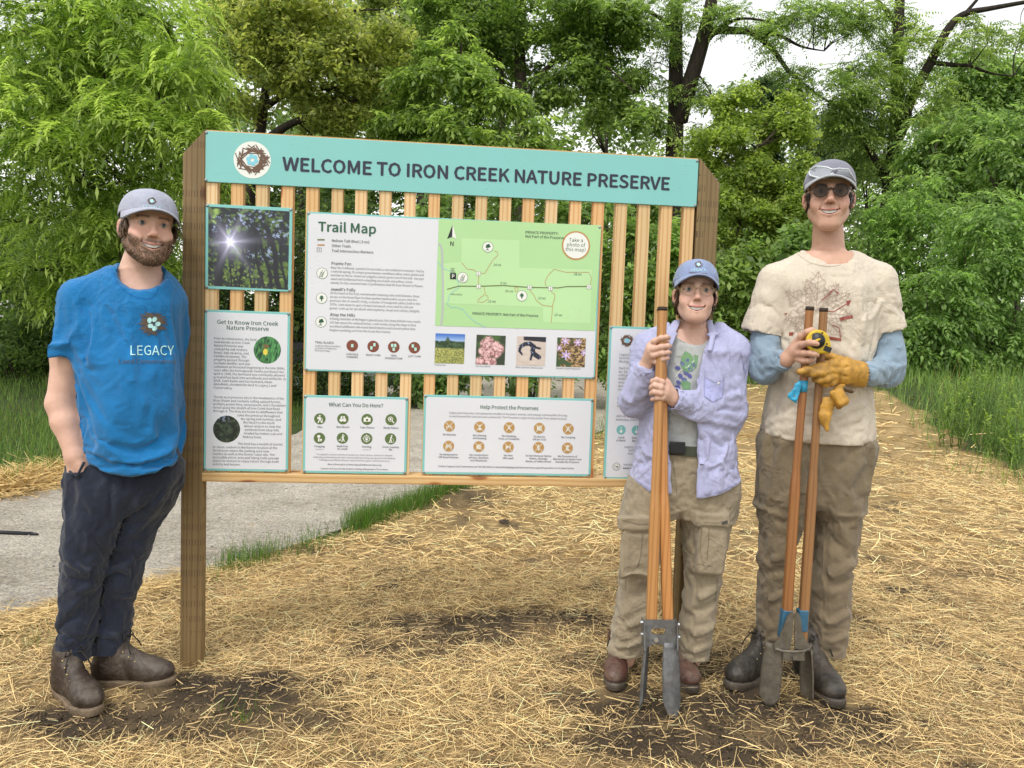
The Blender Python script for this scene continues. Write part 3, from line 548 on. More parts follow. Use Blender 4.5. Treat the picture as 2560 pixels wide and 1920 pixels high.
for (x0, x1, y1, Yd, r), where in zip(((250, 245, 420, 24, .10), (68, 72, 520, 14, .06), (1585, 1590, 300, 24, .09), (1500, 1503, 330, 27, .12), (1755, 1750, 320, 25, .1), (1880, 1870, 420, 22, .08), (640, 650, 330, 22, .12), (1300, 1310, 300, 24, .1), (840, 836, 320, 24, .1), (340, 350, 330, 22, .1), (1790, 1800, 380, 24, .08), (1955, 1960, 380, 21, .1)), STEM_AT):
    P = limb_path([(x0, 716, Yd), ((x0 + x1) / 2 + 4, (716 + y1) / 2, Yd), (x1, y1, Yd)]); P[0][2] = float(hgt(P[0][0], P[0][1])) - .1
    t = empty('bare_stem', tuple(P[0]), 'thin dark tree stem in the wood ' + where, 'tree', 'thin stems in the wood')
    mb = MB(); mb.tube(P, np.linspace(r, r * .5, len(P)), 7); mb.build('trunk', M_BARKD, t, True)
    q = P[-1]; mb = MB()
    for k in range(5): mb.tube([P[-2], q + np.array([rng.normal(0, .4), rng.normal(0, .3), rng.uniform(.3, .8)])], [r * .35, .01], 5)
    mb.build('twigs', M_BARKD, t, True)['kind'] = 'stuff'
# rank undergrowth closes the foot of the wood
for lab, x, y, rx, ry, Yd, n in (('low bright undergrowth bush at the far end of the straw behind the two tool holders', 1640, 760, 130, 60, 24, 1400), ('low undergrowth bush left of the ivy clad stem', 1500, 740, 110, 75, 20, 1300), ('low leafy undergrowth right of the tall person past the mound', 2010, 745, 110, 60, 19, 1300), ('low leafy undergrowth bush at the right edge past the weeds', 2170, 735, 110, 70, 16, 1300), ('low undergrowth bush beyond the path under the trail map', 1250, 730, 160, 60, 26, 1400), ('low undergrowth bush far behind the history board', 900, 740, 170, 55, 24, 1400), ('low undergrowth far behind the tall person', 1850, 750, 110, 60, 25, 1200)):
    shrub('undergrowth_bush', lab, x, y, rx, ry, Yd, int(n * .6), 'broad', (.3, .6), (.05, .11, .016), (.19, .32, .05), depth=1.2)
# leafy weeds in the meadow on the right
def weed(x, y, h, n, label, group):
    b = Gh(x, y); z = float(hgt(b[0], b[1])); t = empty('meadow_weed', (b[0], b[1], z), label, 'plant', group)
    VV, FF, CC = [], [], []; o = 0
    for s in range(n):
        a = rng.uniform(0, 6.283); r = rng.uniform(0, .16); base = np.array([b[0] + r * math.cos(a), b[1] + r * math.sin(a), z - .01]); top = base + np.array([rng.normal(0, .1), rng.normal(0, .1), h * rng.uniform(.7, 1.05)])
        mb = MB(); mb.tube([base, (base + top) / 2 + rng.normal(0, .012, 3), top], [.005, .004, .002], 5); mb.build('stem', M_STEM, t, True)
        m = 22; tt = np.linspace(.25, 1, m)[:, None]; P = base + (top - base) * tt; hd = rng.uniform(0, 6.283, m)
        V, F, k = ribbons(P, hd, rng.uniform(.07, .13, m) * (1.15 - .6 * tt[:, 0]), rng.uniform(.018, .03, m), rng.uniform(.1, .8, m), -rng.uniform(.4, 1.2, m), np.zeros(m), 3, tip=.15)
        c = np.array([.10, .19, .03]) + (np.array([.40, .52, .09]) - np.array([.10, .19, .03])) * tt ** 2 * rng.uniform(.5, 1, (m, 1)); VV.append(V); FF.append(F + o); CC.append(np.repeat(c, k, 0)); o += len(V)
    l = link('leaves', npmesh('leaves', np.concatenate(VV), np.concatenate(FF), np.concatenate(CC)), M_GRASS, t); l['kind'] = 'stuff'
M_STEM = plain('green stem', (.12, .19, .05), .6)
WEED_AT = ['third row from the straw, left of centre', 'beside the mound, second from the left', 'low in the middle of the front row', 'in the front row right of centre', 'close to the right edge at mid height', 'in the back row, tallest near the middle', 'in the back row at the right edge', 'leftmost, nearest the earth mound', 'lowest front one near the right edge', 'in the back row, third from the right', 'nearest the camera, cut by the right edge', 'leftmost of the back row']
for (x, y, h, n), where in zip(((2060, 968, .62, 9), (2090, 940, .75, 9), (2130, 985, .55, 10), (2170, 960, .62, 10), (2200, 985, .5, 10), (2150, 930, .8, 8), (2205, 925, .7, 8), (2040, 925, .6, 7), (2190, 1012, .4, 8), (2110, 905, .8, 7), (2225, 1040, .45, 8), (2080, 900, .7, 7)), WEED_AT):
    weed(x, y, h, n, 'pale tipped leafy weed of the meadow, ' + where, 'leafy weeds along the meadow edge')
# ================================================================== the trail sign
SX, SY, STH = -1.1341, 2.8293, 0.10162
SDIR = np.array([math.cos(STH), math.sin(STH), 0]); SNRM = np.array([math.sin(STH), -math.cos(STH), 0]); SORG = np.array([SX, SY, 0])
SWID = 1.828
def suv(x, y, w=0.0):
    "sign-plane coordinates (along, up) seen at photo position (x, y)"
    d = ray(x, y); o = SORG + SNRM * w
    t = ((o - CAMP) @ SNRM) / (d @ SNRM); P = CAMP + d * t - o
    return float(P @ SDIR), float(P[2])
def SP(u, v, w=0.0): return SORG + SDIR * u + np.array([0, 0, v]) + SNRM * w
def sbox(mb, u0, u1, v0, v1, w0, w1):
    mb.box(SP((u0 + u1) / 2, (v0 + v1) / 2, (w0 + w1) / 2), [SDIR * (u1 - u0) / 2, SNRM * (w1 - w0) / 2, np.array([0, 0, (v1 - v0) / 2])])

def wood_mat(name, c1, c2, grain=(0.7, 0.45, 0.2), knots=True, rough=0.65, vert=True, seed=0.0, incise=False):
    t = NT(name)
    tc = t.n('ShaderNodeTexCoord'); mp = t.n('ShaderNodeMapping'); t.l(tc.outputs['Object'], mp.inputs[0])
    oi = t.n('ShaderNodeObjectInfo'); cb = t.n('ShaderNodeCombineXYZ')
    mu = t.n('ShaderNodeMath', operation='MULTIPLY'); t.l(oi.outputs['Random'], mu.inputs[0]); mu.inputs[1].default_value = 37.0
    t.l(mu.outputs[0], cb.inputs[0]); t.l(mu.outputs[0], cb.inputs[2]); t.l(cb.outputs[0], mp.inputs['Location'])
    mp.inputs['Scale'].default_value = (14, 14, 0.9) if vert else (0.9, 14, 14)
    co = mp.outputs[0]
    n1 = t.noise(co, 2.2, 5, 0.6, 0.6)
    w = t.n('ShaderNodeTexWave', wave_type='BANDS', bands_direction='X' if vert else 'Z'); w.inputs['Scale'].default_value = 1.3; w.inputs['Distortion'].default_value = 7; w.inputs['Detail'].default_value = 3; w.inputs['Detail Scale'].default_value = 0.7
    t.l(co, w.inputs['Vector'])
    c = t.mix(n1, c1, c2)
    g = t.ramp(w.outputs['Fac'], [(0.0, grain), (0.45, (1, 1, 1)), (1, (1, 1, 1))])
    c = t.mix(0.55, c, g, 'MULTIPLY')
    tint = t.ramp(oi.outputs['Random'], [(0, (1.0, 1.0, 1.0)), (0.25, (0.95, 0.78, 0.58)), (0.5, (0.84, 0.84, 0.76)), (0.75, (1.0, 0.74, 0.50)), (1, (1.08, 1.05, 1.02))])
    c = t.mix(0.85, c, tint, 'MULTIPLY')
    if knots:
        v = t.n('ShaderNodeTexVoronoi'); v.inputs['Scale'].default_value = 1.0
        mk = t.n('ShaderNodeMapping'); t.l(tc.outputs['Object'], mk.inputs[0]); t.l(cb.outputs[0], mk.inputs['Location']); mk.inputs['Scale'].default_value = (9, 9, 3.2) if vert else (3.2, 9, 9)
        t.l(mk.outputs[0], v.inputs['Vector'])
        k = t.ramp(v.outputs['Distance'], [(0.03, (0.22, 0.09, 0.04)), (0.10, (0.5, 0.25, 0.12)), (0.14, (1, 0.9, 0.8)), (0.2, (1, 1, 1))])
        c = t.mix(0.9, c, k, 'MULTIPLY')
    h = n1
    if incise:
        # rows of short incising cuts of pressure-treated timber
        sx = t.n('ShaderNodeSeparateXYZ'); t.l(tc.outputs['Object'], sx.inputs[0])
        def mth(op, a, b=None):
            q = t.n('ShaderNodeMath', operation=op)
            for i_, v in ((0, a), (1, b)):
                if v is None: continue
                if isinstance(v, (int, float)): q.inputs[i_].default_value = v
                else: t.l(v, q.inputs[i_])
            return q.outputs[0]
        wob = mth('MULTIPLY', t.noise(t.coords(), 18, 2), .008); xs = mth('ADD', mth('ADD', sx.outputs[0], sx.outputs[1]), wob)
        col_ = mth('FRACT', mth('DIVIDE', xs, .0105)); row = mth('FRACT', mth('DIVIDE', sx.outputs[2], .058))
        cut = mth('MULTIPLY', mth('LESS_THAN', col_, .26), mth('LESS_THAN', row, .42))
        nb = t.noise(t.coords(), 7, 3); cut = mth('MULTIPLY', cut, mth('GREATER_THAN', nb, .46))
        c = t.mix(mth('MULTIPLY', cut, .65), c, (.045, .025, .010)); h = mth('SUBTRACT', n1, cut)
    t.base(c); t.set(Roughness=rough); t.bump(h, 0.35, 0.003)
    return t.m
M_PINE = wood_mat('pine wood', (0.80, 0.61, 0.36), (0.66, 0.46, 0.25))
M_RAIL = wood_mat('pine rail wood', (0.74, 0.55, 0.31), (0.60, 0.41, 0.20), vert=False)
M_POST = wood_mat('treated post wood', (0.31, 0.215, 0.10), (0.15, 0.10, 0.042), grain=(0.5, 0.4, 0.3), incise=True)
def wet_panel(name, c):
    t = NT(name); co = t.coords(); f = t.noise(co, 3, 3)
    t.base(t.ramp(f, [(0.3, tuple(q * 0.95 for q in c)), (0.7, c)])); t.set(Roughness=0.35)
    v = t.n('ShaderNodeTexVoronoi'); v.inputs['Scale'].default_value = 90; t.l(co, v.inputs['Vector'])
    d = t.ramp(v.outputs['Distance'], [(0.10, (1, 1, 1)), (0.2, (0, 0, 0))])
    ns = t.noise(co, 9, 2); k = t.ramp(ns, [(0.52, (0, 0, 0)), (0.62, (1, 1, 1))])
    t.bump(t.mix(1.0, d, k, 'MULTIPLY'), 0.5, 0.002)
    return t.m
M_TEAL = wet_panel('teal panel enamel', (0.215, 0.53, 0.50))
M_WHITE = wet_panel('white panel print', (0.70, 0.70, 0.735))
M_MAPG = wet_panel('map green print', (0.42, 0.66, 0.31))
M_MAPG2 = wet_panel('map pale green print', (0.48, 0.72, 0.36))
M_INK = flat_print('dark navy ink', (0.018, 0.02, 0.04)); M_GRN = flat_print('dark green ink', (0.02, 0.10, 0.05)); M_GREY = flat_print('grey ink', (0.13, 0.13, 0.15))
M_TRAIL = flat_print('brown trail ink', (0.50, 0.25, 0.08)); M_BLVD = flat_print('olive trail ink', (0.13, 0.17, 0.06)); M_CREEK = flat_print('creek blue ink', (0.28, 0.55, 0.55))
M_ROAD = flat_print('road grey ink', (0.45, 0.45, 0.47)); M_BLAZE = flat_print('blaze brown ink', (0.20, 0.055, 0.03)); M_BLAZE2 = flat_print('blaze mint ink', (0.45, 0.72, 0.62))
M_OLIVE = flat_print('olive icon ink', (0.10, 0.15, 0.045)); M_OCHRE = flat_print('ochre icon ink', (0.47, 0.27, 0.09)); M_TEALI = flat_print('teal icon ink', (0.18, 0.45, 0.42))
M_ICONW = flat_print('white icon ink', (0.78, 0.78, 0.72)); M_NEST = flat_print('nest twig ink', (0.13, 0.07, 0.04)); M_EGG = flat_print('egg blue ink', (0.22, 0.58, 0.70)); M_BLK = flat_print('black ink', (0.012, 0.012, 0.014))
M_SCREW = plain('screw steel', (0.32, 0.33, 0.34), 0.4, 0.8)

def _face(fn):
    import os
    p = os.path.join(bpy.utils.resource_path('LOCAL'), 'datafiles', 'fonts', fn)      # sans faces that ship inside Blender
    try: return bpy.data.fonts.load(p)
    except Exception: return None
SANS = _face('Noto Sans CJK Regular.woff2')
_CAPH = []
def cap_height():
    if not _CAPH: _CAPH.append(1.0); _CAPH[0] = float(text_mesh('H')[0][:, 1].max())
    return _CAPH[0]
def text_mesh(s, bold=0.0, align='LEFT'):
    "flat triangulated lettering, cap height about 0.73 units"
    cu = bpy.data.curves.new('lettering', 'FONT'); cu.body = s; cu.size = 1.0; cu.align_x = align; cu.fill_mode = 'FRONT'; cu.resolution_u = 2
    cu.space_line = 1.0
    if SANS is not None: cu.font = SANS
    o = bpy.data.objects.new('lettering', cu); COL.objects.link(o)
    dg = bpy.context.evaluated_depsgraph_get(); me = bpy.data.meshes.new_from_object(o.evaluated_get(dg))
    V = np.array([v.co[:] for v in me.vertices]).reshape(-1, 3); F = [tuple(p.vertices) for p in me.polygons]
    bpy.data.objects.remove(o); bpy.data.curves.remove(cu); bpy.data.meshes.remove(me)
    if bold >= .008 and len(V):                       # heavier strokes: the outline repeated a hair's breadth around itself
        b = bold * .62 * float(V[:, 1].max() - min(0, V[:, 1].min())) * 1.3; n = len(V); sh = [(0, 0), (b, 0), (-b, 0), (0, b), (0, -b)] if bold > .02 else [(b, 0), (-b, 0)]
        V = np.concatenate([V + [dx, dy, .00004 * k / .01] for k, (dx, dy) in enumerate(sh)]); F = [tuple(i + n * k for i in f) for k in range(len(sh)) for f in F]
    return V, F
class Print:
    "flat print on one panel, gathered into one mesh per print layer"
    def __init__(s, w): s.w = w; s.mb = MB(); s.mats = []
    def _m(s, mat):
        if mat not in s.mats: s.mats.append(mat)
        s.mb.mi = s.mats.index(mat)
    def uv(s, x, y): return suv(x, y, s.w)
    def k(s, x, y):
        a = s.uv(x, y); b = s.uv(x + 10, y); return math.hypot(b[0] - a[0], b[1] - a[1]) / 10
    def poly(s, pts, mat, lift=0.0, px=True):
        s._m(mat); P = [s.uv(*q) if px else q for q in pts]
        s.mb.add([SP(u, v, s.w + lift) for u, v in P], [tuple(range(len(P)))])
    def text(s, body, x, y, cap, mat, bold=0.0, align='LEFT', line=None, width=None, lift=0.0006):
        "lettering whose first baseline is at photo (x, y); cap height in photo pixels"
        s._m(mat); u0, v0 = s.uv(x, y); k = s.k(x, y); sc = cap * k / cap_height()
        for i, ln in enumerate(body.split('\n')):
            if not ln: continue
            V, F = text_mesh(ln, bold, align)
            if len(V) == 0: continue
            sx = sc
            if width is not None:
                sx = width * k / max(1e-6, np.ptp(V[:, 0]))
                V[:, 0] -= V[:, 0].min() if align == 'LEFT' else (V[:, 0].max() + V[:, 0].min()) / 2
            dv = (line or cap * 1.7) * k * i
            s.mb.add([SP(u0 + q[0] * sx, v0 - dv + q[1] * sc, s.w + lift + q[2] * .01) for q in V], F)
    def disc(s, x, y, r, mat, n=28, lift=0.0, hole=None):
        s._m(mat); u, v = s.uv(x, y); R = r * s.k(x, y)
        if hole:
            h = hole * s.k(x, y); V = []; F = []
            for i in range(n):
                a = 2 * math.pi * i / n; V += [SP(u + R * math.cos(a), v + R * math.sin(a), s.w + lift), SP(u + h * math.cos(a), v + h * math.sin(a), s.w + lift)]
                j = (i + 1) % n; F.append((2 * i, 2 * j, 2 * j + 1, 2 * i + 1))
            s.mb.add(V, F)
        else: s.mb.add([SP(u + R * math.cos(2 * math.pi * i / n), v + R * math.sin(2 * math.pi * i / n), s.w + lift) for i in range(n)], [tuple(range(n))])
    def line(s, pts, wd, mat, lift=0.0004, px=True):
        s._m(mat); P = np.array([s.uv(*q) if px else q for q in pts]); hw = wd / 2 * (s.k(*pts[0]) if px else 1)
        V = []; F = []
        for i in range(len(P)):
            t = P[min(i + 1, len(P) - 1)] - P[max(i - 1, 0)]; t = t / (np.linalg.norm(t) + 1e-9); n = np.array([-t[1], t[0]]) * hw
            V += [SP(*(P[i] + n), s.w + lift), SP(*(P[i] - n), s.w + lift)]
            if i: F.append((2 * i - 2, 2 * i - 1, 2 * i + 1, 2 * i))
        s.mb.add(V, F)
    def icon(s, x, y, r, shapes, mat, lift=0.0012):
        "little pictogram: polygons, lines and discs in units of r, x right / y up"
        for sh in shapes:
            if sh[0] == 'p': s.poly([(x + q[0] * r, y - q[1] * r) for q in sh[1]], mat, lift)
            elif sh[0] == 'l': s.line([(x + q[0] * r, y - q[1] * r) for q in sh[1]], sh[2] * r, mat, lift)
            elif sh[0] == 'd': s.disc(x + sh[1] * r, y - sh[2] * r, sh[3] * r, mat, 12, lift)
            elif sh[0] == 'r': s.disc(x + sh[1] * r, y - sh[2] * r, sh[3] * r, mat, 14, lift, sh[4] * r)
    def build(s, name, parent): o = s.mb.build(name, s.mats, parent); o['kind'] = 'stuff'; return o

sign = empty('trail_sign', tuple(SORG), 'large wooden trailhead sign with a teal welcome header and slatted back', 'sign')
WF = 0.012          # front of the panels
def rect_of(TL, TR, BR, BL, w):
    a, b, c, d = (suv(*q, w) for q in (TL, TR, BR, BL))
    return (a[0] + d[0]) / 2, (b[0] + c[0]) / 2, (c[1] + d[1]) / 2, (a[1] + b[1]) / 2
HDR = rect_of((443.2, 284.5), (1508.7, 345.3), (1501, 448.5), (444, 393.4), 0.0)

# posts with mitred tops
def post(u0, u1, inner_left, t=.080):
    w1 = 0.016; w0 = w1 - t
    hi, lo = HDR[3] + 0.004, HDR[3] - 0.088
    va, vb = (hi, lo) if inner_left else (lo, hi)
    b = 0.004
    mb = MB(); V = []; prof = [(u0 + b, w1), (u1 - b, w1), (u1, w1 - b), (u1, w0 + b), (u1 - b, w0), (u0 + b, w0), (u0, w0 + b), (u0, w1 - b)]
    n = len(prof); levels = [-0.25] + list(np.linspace(0, 1.6, 9)) + [None]
    for L in levels:
        for (u, w) in prof: V.append(SP(u, (va + (vb - va) * (u - u0) / (u1 - u0)) if L is None else L, w))
    F = [(i * n + k, i * n + (k + 1) % n, (i + 1) * n + (k + 1) % n, (i + 1) * n + k) for i in range(len(levels) - 1) for k in range(n)]
    F.append(tuple((len(levels) - 1) * n + k for k in range(n)))
    mb.add(V, F); return mb.build('post', M_POST, sign)
UL0 = suv(384, 900, 0.016)[0]; UL1 = suv(439, 900, 0.016)[0]
post(UL1 - 0.078, UL1, False, .052)['label'] = 'dark treated square post with rows of small cuts'
UR0 = SWID + 0.003
post(UR0, UR0 + 0.084, True)
# slats
edges = [(444, 471), (498, 524.5), (552, 579), (607, 632.5), (660, 683.5), (713, 739), (766, 790), (817, 842), (870, 895), (921.5, 948), (972, 999), (1026, 1052.6), (1075, 1102), (1125, 1153.6), (1175, 1204.5), (1223, 1254), (1272.6, 1303), (1320.6, 1353), (1368, 1403), (1420, 1452.6), (1468, 1500)]
RAILT = suv(440, 1021, 0.016)[1]; RAILB = suv(439, 1040, 0.016)[1]
for i in range(21):
    uc = 0.024 + (SWID - 0.048) * i / 20 + random.uniform(-0.002, 0.002)
    mb = MB(); hw = 0.0215 + random.uniform(-0.0008, 0.0008)
    sbox(mb, uc - hw, uc + hw, RAILT + 0.0005, HDR[3] - 0.03, -0.033 + random.uniform(-.001, .001), 0.0055 + random.uniform(-.0008, .0004))
    o = mb.build('slat', M_PINE, sign)
    m = o.modifiers.new('edge', 'BEVEL'); m.width = 0.0025; m.segments = 2
mb = MB(); sbox(mb, 0.0005, SWID - 0.0005, RAILB, RAILT, -0.07, 0.02); o = mb.build('bottom_rail', M_RAIL, sign)
m = o.modifiers.new('edge', 'BEVEL'); m.width = 0.003; m.segments = 2
mb = MB(); sbox(mb, 0.0005, SWID - 0.0005, HDR[3] - 0.028, HDR[3] + 0.005, -0.07, 0.0055); mb.build('top_rail', M_RAIL, sign)

def panel(name, rc, label, border=True, face=M_WHITE, bpx=0.0085, edge=M_TEAL):
    "sign board: backing sheet, printed face a hair in front, screws at the corners"
    u0, u1, v0, v1 = rc
    mb = MB(); sbox(mb, u0, u1, v0, v1, 0.0065, WF); p = mb.build(name, edge, sign); p['label'] = label
    m = p.modifiers.new('edge', 'BEVEL'); m.width = 0.0012; m.segments = 1
    if border:
        mb = MB(); b = bpx; sbox(mb, u0 + b, u1 - b, v0 + b, v1 - b, WF - 0.001, WF + 0.0006); mb.build('printed_face', face, p)
    for su in (u0 + 0.006, u1 - 0.006):
        for sv in (v0 + 0.006, v1 - 0.006):
            mb = MB(); c = SP(su, sv, WF); mb.tube([c, c + SNRM * 0.0025, c + SNRM * 0.0034], [0.0052, 0.0050, 0.003], 10); mb.build('screw', M_SCREW, p, True)
    return p
WP = WF + 0.0012
def nest(pr, x, y, r, seed=1, eggs=True, mat=None):
    rr = random.Random(seed)
    for i in range(64):
        a = rr.uniform(0, 6.283); d = rr.uniform(0.42, 0.72) * r; t = a + math.pi / 2 + rr.uniform(-0.5, 0.5); L = rr.uniform(0.3, 0.5) * r
        cx, cy = x + d * math.cos(a), y + d * 0.8 * math.sin(a)
        pr.line([(cx - L * math.cos(t), cy - L * math.sin(t)), (cx + L * math.cos(t), cy + L * math.sin(t))], 0.05 * r, mat or M_NEST, 0.0006 + 0.000004 * i)
    if eggs:
        for i in range(6):
            a = 6.283 * i / 6 + 0.3; pr.disc(x + 0.21 * r * math.cos(a), y + 0.2 * r * math.sin(a), 0.115 * r, M_EGG, 14, 0.0012 + 0.00001 * i)
# ---- header
hd = panel('welcome_header', HDR, 'long teal header board with dark welcome lettering', border=False)
pr = Print(WF + 0.0006)
pr.disc(545, 345.5, 40.3, M_ICONW, 48)
nest(pr, 545, 345.5, 42)
uA, vA = pr.uv(609.5, 367.5); uB, vB = pr.uv(1446.5, 410.5)
V, F = text_mesh('WELCOME TO IRON CREEK NATURE PRESERVE', 0.05)
V[:, 0] -= V[:, 0].min(); capu = (pr.uv(612, 338.5)[1] - pr.uv(612, 367.5)[1]); hcap = V[:, 1].max()
pr._m(M_INK); sx = (uB - uA) / V[:, 0].max(); sy = capu / hcap * 1.02
pr.mb.add([SP(uA + q[0] * sx, vA + (vB - vA) * q[0] * sx / (uB - uA) + q[1] * sy, pr.w + 0.0006 + q[2] * .01) for q in V], F)
pr.build('lettering', hd)

def picture(name, parent, corners, fn, w, n=90, round_=False, rough=0.4):
    "printed photograph: a finely divided sheet with its colours per vertex"
    TL, TR, BR, BL = [np.array(suv(*q, w)) for q in corners]
    s = np.linspace(0, 1, n); X, Y = np.meshgrid(s, s)
    col = np.clip(fn(X, Y), 0, 1)
    P = TL[None, None] * ((1 - X) * (1 - Y))[..., None] + TR[None, None] * (X * (1 - Y))[..., None] + BR[None, None] * (X * Y)[..., None] + BL[None, None] * ((1 - X) * Y)[..., None]
    if round_:
        # squeeze the square sheet onto a disc
        a = X * 2 - 1; b = Y * 2 - 1; ra = a * np.sqrt(1 - b * b / 2); rb = b * np.sqrt(1 - a * a / 2); X2, Y2 = (ra + 1) / 2, (rb + 1) / 2
        P = TL[None, None] * ((1 - X2) * (1 - Y2))[..., None] + TR[None, None] * (X2 * (1 - Y2))[..., None] + BR[None, None] * (X2 * Y2)[..., None] + BL[None, None] * ((1 - X2) * Y2)[..., None]
        col = np.clip(fn(X2, Y2), 0, 1)
    P = P.reshape(-1, 2); V = SORG + P[:, :1] * SDIR + P[:, 1:] * np.array([[0, 0, 1.0]]) + SNRM * w
    i = np.arange(n * n).reshape(n, n); F = np.stack([i[:-1, :-1], i[1:, :-1], i[1:, 1:], i[:-1, 1:]], -1).reshape(-1, 4)
    return link(name, npmesh(name, V, F, col.reshape(-1, 3)), M_PHOTO, parent)
M_PHOTO = vcol_mat('printed photograph', 0.35)
def mixc(a, b, t): return a + (b - a) * t[..., None]
def C3(*c): return np.array(c, float)
# ---- photograph of a wood
ph = panel('forest_photo_board', rect_of((444, 439), (632.5, 450.5), (628.5, 632), (443, 622), WF), 'square board with a photograph of sun through dark trees', border=False)
def forest_fn(X, Y):
    n1 = fbm2(X, Y, 0.06, 3, 4); n2 = fbm2(X, Y, 0.2, 9, 3); n3 = fbm2(X, Y, 0.025, 5, 2)
    c = np.zeros(X.shape + (3,)) + C3(0.012, 0.016, 0.022)
    c = mixc(c, C3(0.10, 0.17, 0.03), sstep(0.5, 0.62, n1) * sstep(0.2, 0.5, n2) * 0.9)
    c = mixc(c, C3(0.30, 0.42, 0.08), sstep(0.56, 0.68, n3) * sstep(0.62, 1.0, Y + 0.15 * n2) * 0.8)
    c = mixc(c, C3(0.32, 0.40, 0.62), sstep(0.60, 0.66, n3) * sstep(0.5, 0.62, n2) * (1 - sstep(0.5, 0.75, Y)))
    c = mixc(c, C3(0.30, 0.45, 0.10), sstep(0.57, 0.64, n1) * sstep(0.5, 0.6, n2) * (1 - sstep(0.1, 0.5, X)))
    for x0, sl, wd in ((0.17, -0.05, 0.07), (0.42, -0.02, 0.018), (0.58, 0.16, 0.022), (0.66, 0.22, 0.03), (0.78, 0.2, 0.045), (0.28, -0.02, 0.012), (0.9, 0.1, 0.02), (0.5, 0.08, 0.012)):
        xc = x0 + sl * (Y - 0.4) + 0.02 * np.sin(Y * 9 + x0 * 20); m = 1 - sstep(wd * 0.6, wd, np.abs(X - xc)); c = mixc(c, C3(0.01, 0.011, 0.016), m * sstep(0.15, 0.4, Y + (wd > .03) * 0.15))
    d = np.hypot(X - 0.27, Y - 0.43); ang = np.arctan2(Y - 0.43, X - 0.27)
    ray_ = 0.5 + 0.5 * np.cos(ang * 6 + 0.7)
    g = np.exp(-(d / 0.16) ** 2) * 0.55 + np.exp(-(d / 0.05) ** 2) * 1.0 + np.exp(-d / 0.16) * ray_ ** 6 * 0.6
    return c + g[..., None] * C3(0.75, 0.72, 1.0)
picture('photograph', ph, ((450, 446), (625.5, 456.5), (622, 626), (449.5, 617)), forest_fn, WF + 0.0006, 110)
# ---- get to know board
gk = panel('history_board', rect_of((442.3, 669.4), (627.6, 674), (621, 1019.5), (439.6, 1016.5), WF), 'tall white board headed Get to Know Iron Creek')
pr = Print(WP)
pr.text('Get to Know Iron Creek\nNature Preserve', 535, 701.5, 9, M_GRN, 0.012, 'CENTER', 12.0)
L = 7.75
p1 = 'Prior to colonization, the land\nnow known as Iron Creek\nNature Preserve was\ncovered by oak-hickory\nforest, oak savanna, and\nhardwood swamp. The\nproperty passed through\nmultiple families and was\ncultivated as farmland beginning in the late 1800s.\nYears after the Kolongowski family purchased the\nland in 1948, the farmland was eventually allowed\nto transition back into woodlands and wetlands. In\n2024, Sybil Kolon and her husband, Maan\nAbdulbaki, donated the land to Legacy Land\nConservancy.'
pr.text(p1, 462, 733, 4.9, M_GREY, 0.004, 'LEFT', 7.87)
p2 = 'The 80-acre preserve sits in the headwaters of the\nRiver Raisin and contains rolling upland forests,\nmultiple prairie fens, vernal pools, and a floodplain\nforest along the stretch of Iron Creek that flows\nthrough it. The fens are home to wildflowers that'
pr.text(p2, 460.5, 859.5, 4.9, M_GREY, 0.004, 'LEFT', 7.85)
for i, s in enumerate(('color the preserve throughout', 'the spring and summer, and', 'the forest to the north', 'allows visitors to view the', 'wetlands from atop hills', 'shaded by mature oak and', 'hickory trees.')):
    pr.text(s, (512, 520, 525, 527, 528, 527, 524)[i], 899 + 7.8 * i, 4.9, M_GREY, 0.004)
pr.text('The land has a wealth of stories', 513, 960.5, 4.9, M_GREY, 0.004)
pr.text('to share, evident in the former location of the\nfarmhouse-where the parking area now\nresides-as well as the former cabin site. The\naccessible picnic area and hiking trails provide\nspace for visitors to enjoy nature through both\nactivity and leisure.', 459.5, 967.5, 4.9, M_GREY, 0.004, 'LEFT', 7.75)
pr.build('lettering', gk)
def orchid_fn(X, Y):
    n = fbm2(X * 3 + Y * 0.6, Y * 0.7, 0.12, 11, 3)
    c = mixc(C3(0.01, 0.05, 0.02) + 0 * X[..., None], C3(0.10, 0.34, 0.10), sstep(0.35, 0.7, n))
    d = np.hypot((X - 0.43) / 0.10, (Y - 0.57) / 0.14); c = mixc(c, C3(0.75, 0.60, 0.08), 1 - sstep(0.7, 1.0, d))
    d = np.hypot((X - 0.45) / 0.13, (Y - 0.36) / 0.08); c = mixc(c, C3(0.20, 0.10, 0.04), 1 - sstep(0.6, 1.0, d)); return c
def wood2_fn(X, Y):
    n = fbm2(X, Y, 0.1, 21, 3); c = mixc(C3(0.015, 0.02, 0.012) + 0 * X[..., None], C3(0.06, 0.085, 0.05), sstep(0.4, 0.7, n))
    c = mixc(c, C3(0.28, 0.34, 0.5), (1 - sstep(0.05, 0.28, Y)) * sstep(0.45, 0.6, n) * (X < 0.6)); return c
def sq(cx, cy, r): return ((cx - r, cy - r), (cx + r, cy - r), (cx + r, cy + r), (cx - r, cy + r))
picture('round_photograph', gk, sq(577.3, 756, 29.3), orchid_fn, WP, 48, True)
picture('round_photograph', gk, sq(489.4, 926.8, 29.1), wood2_fn, WP, 48, True)
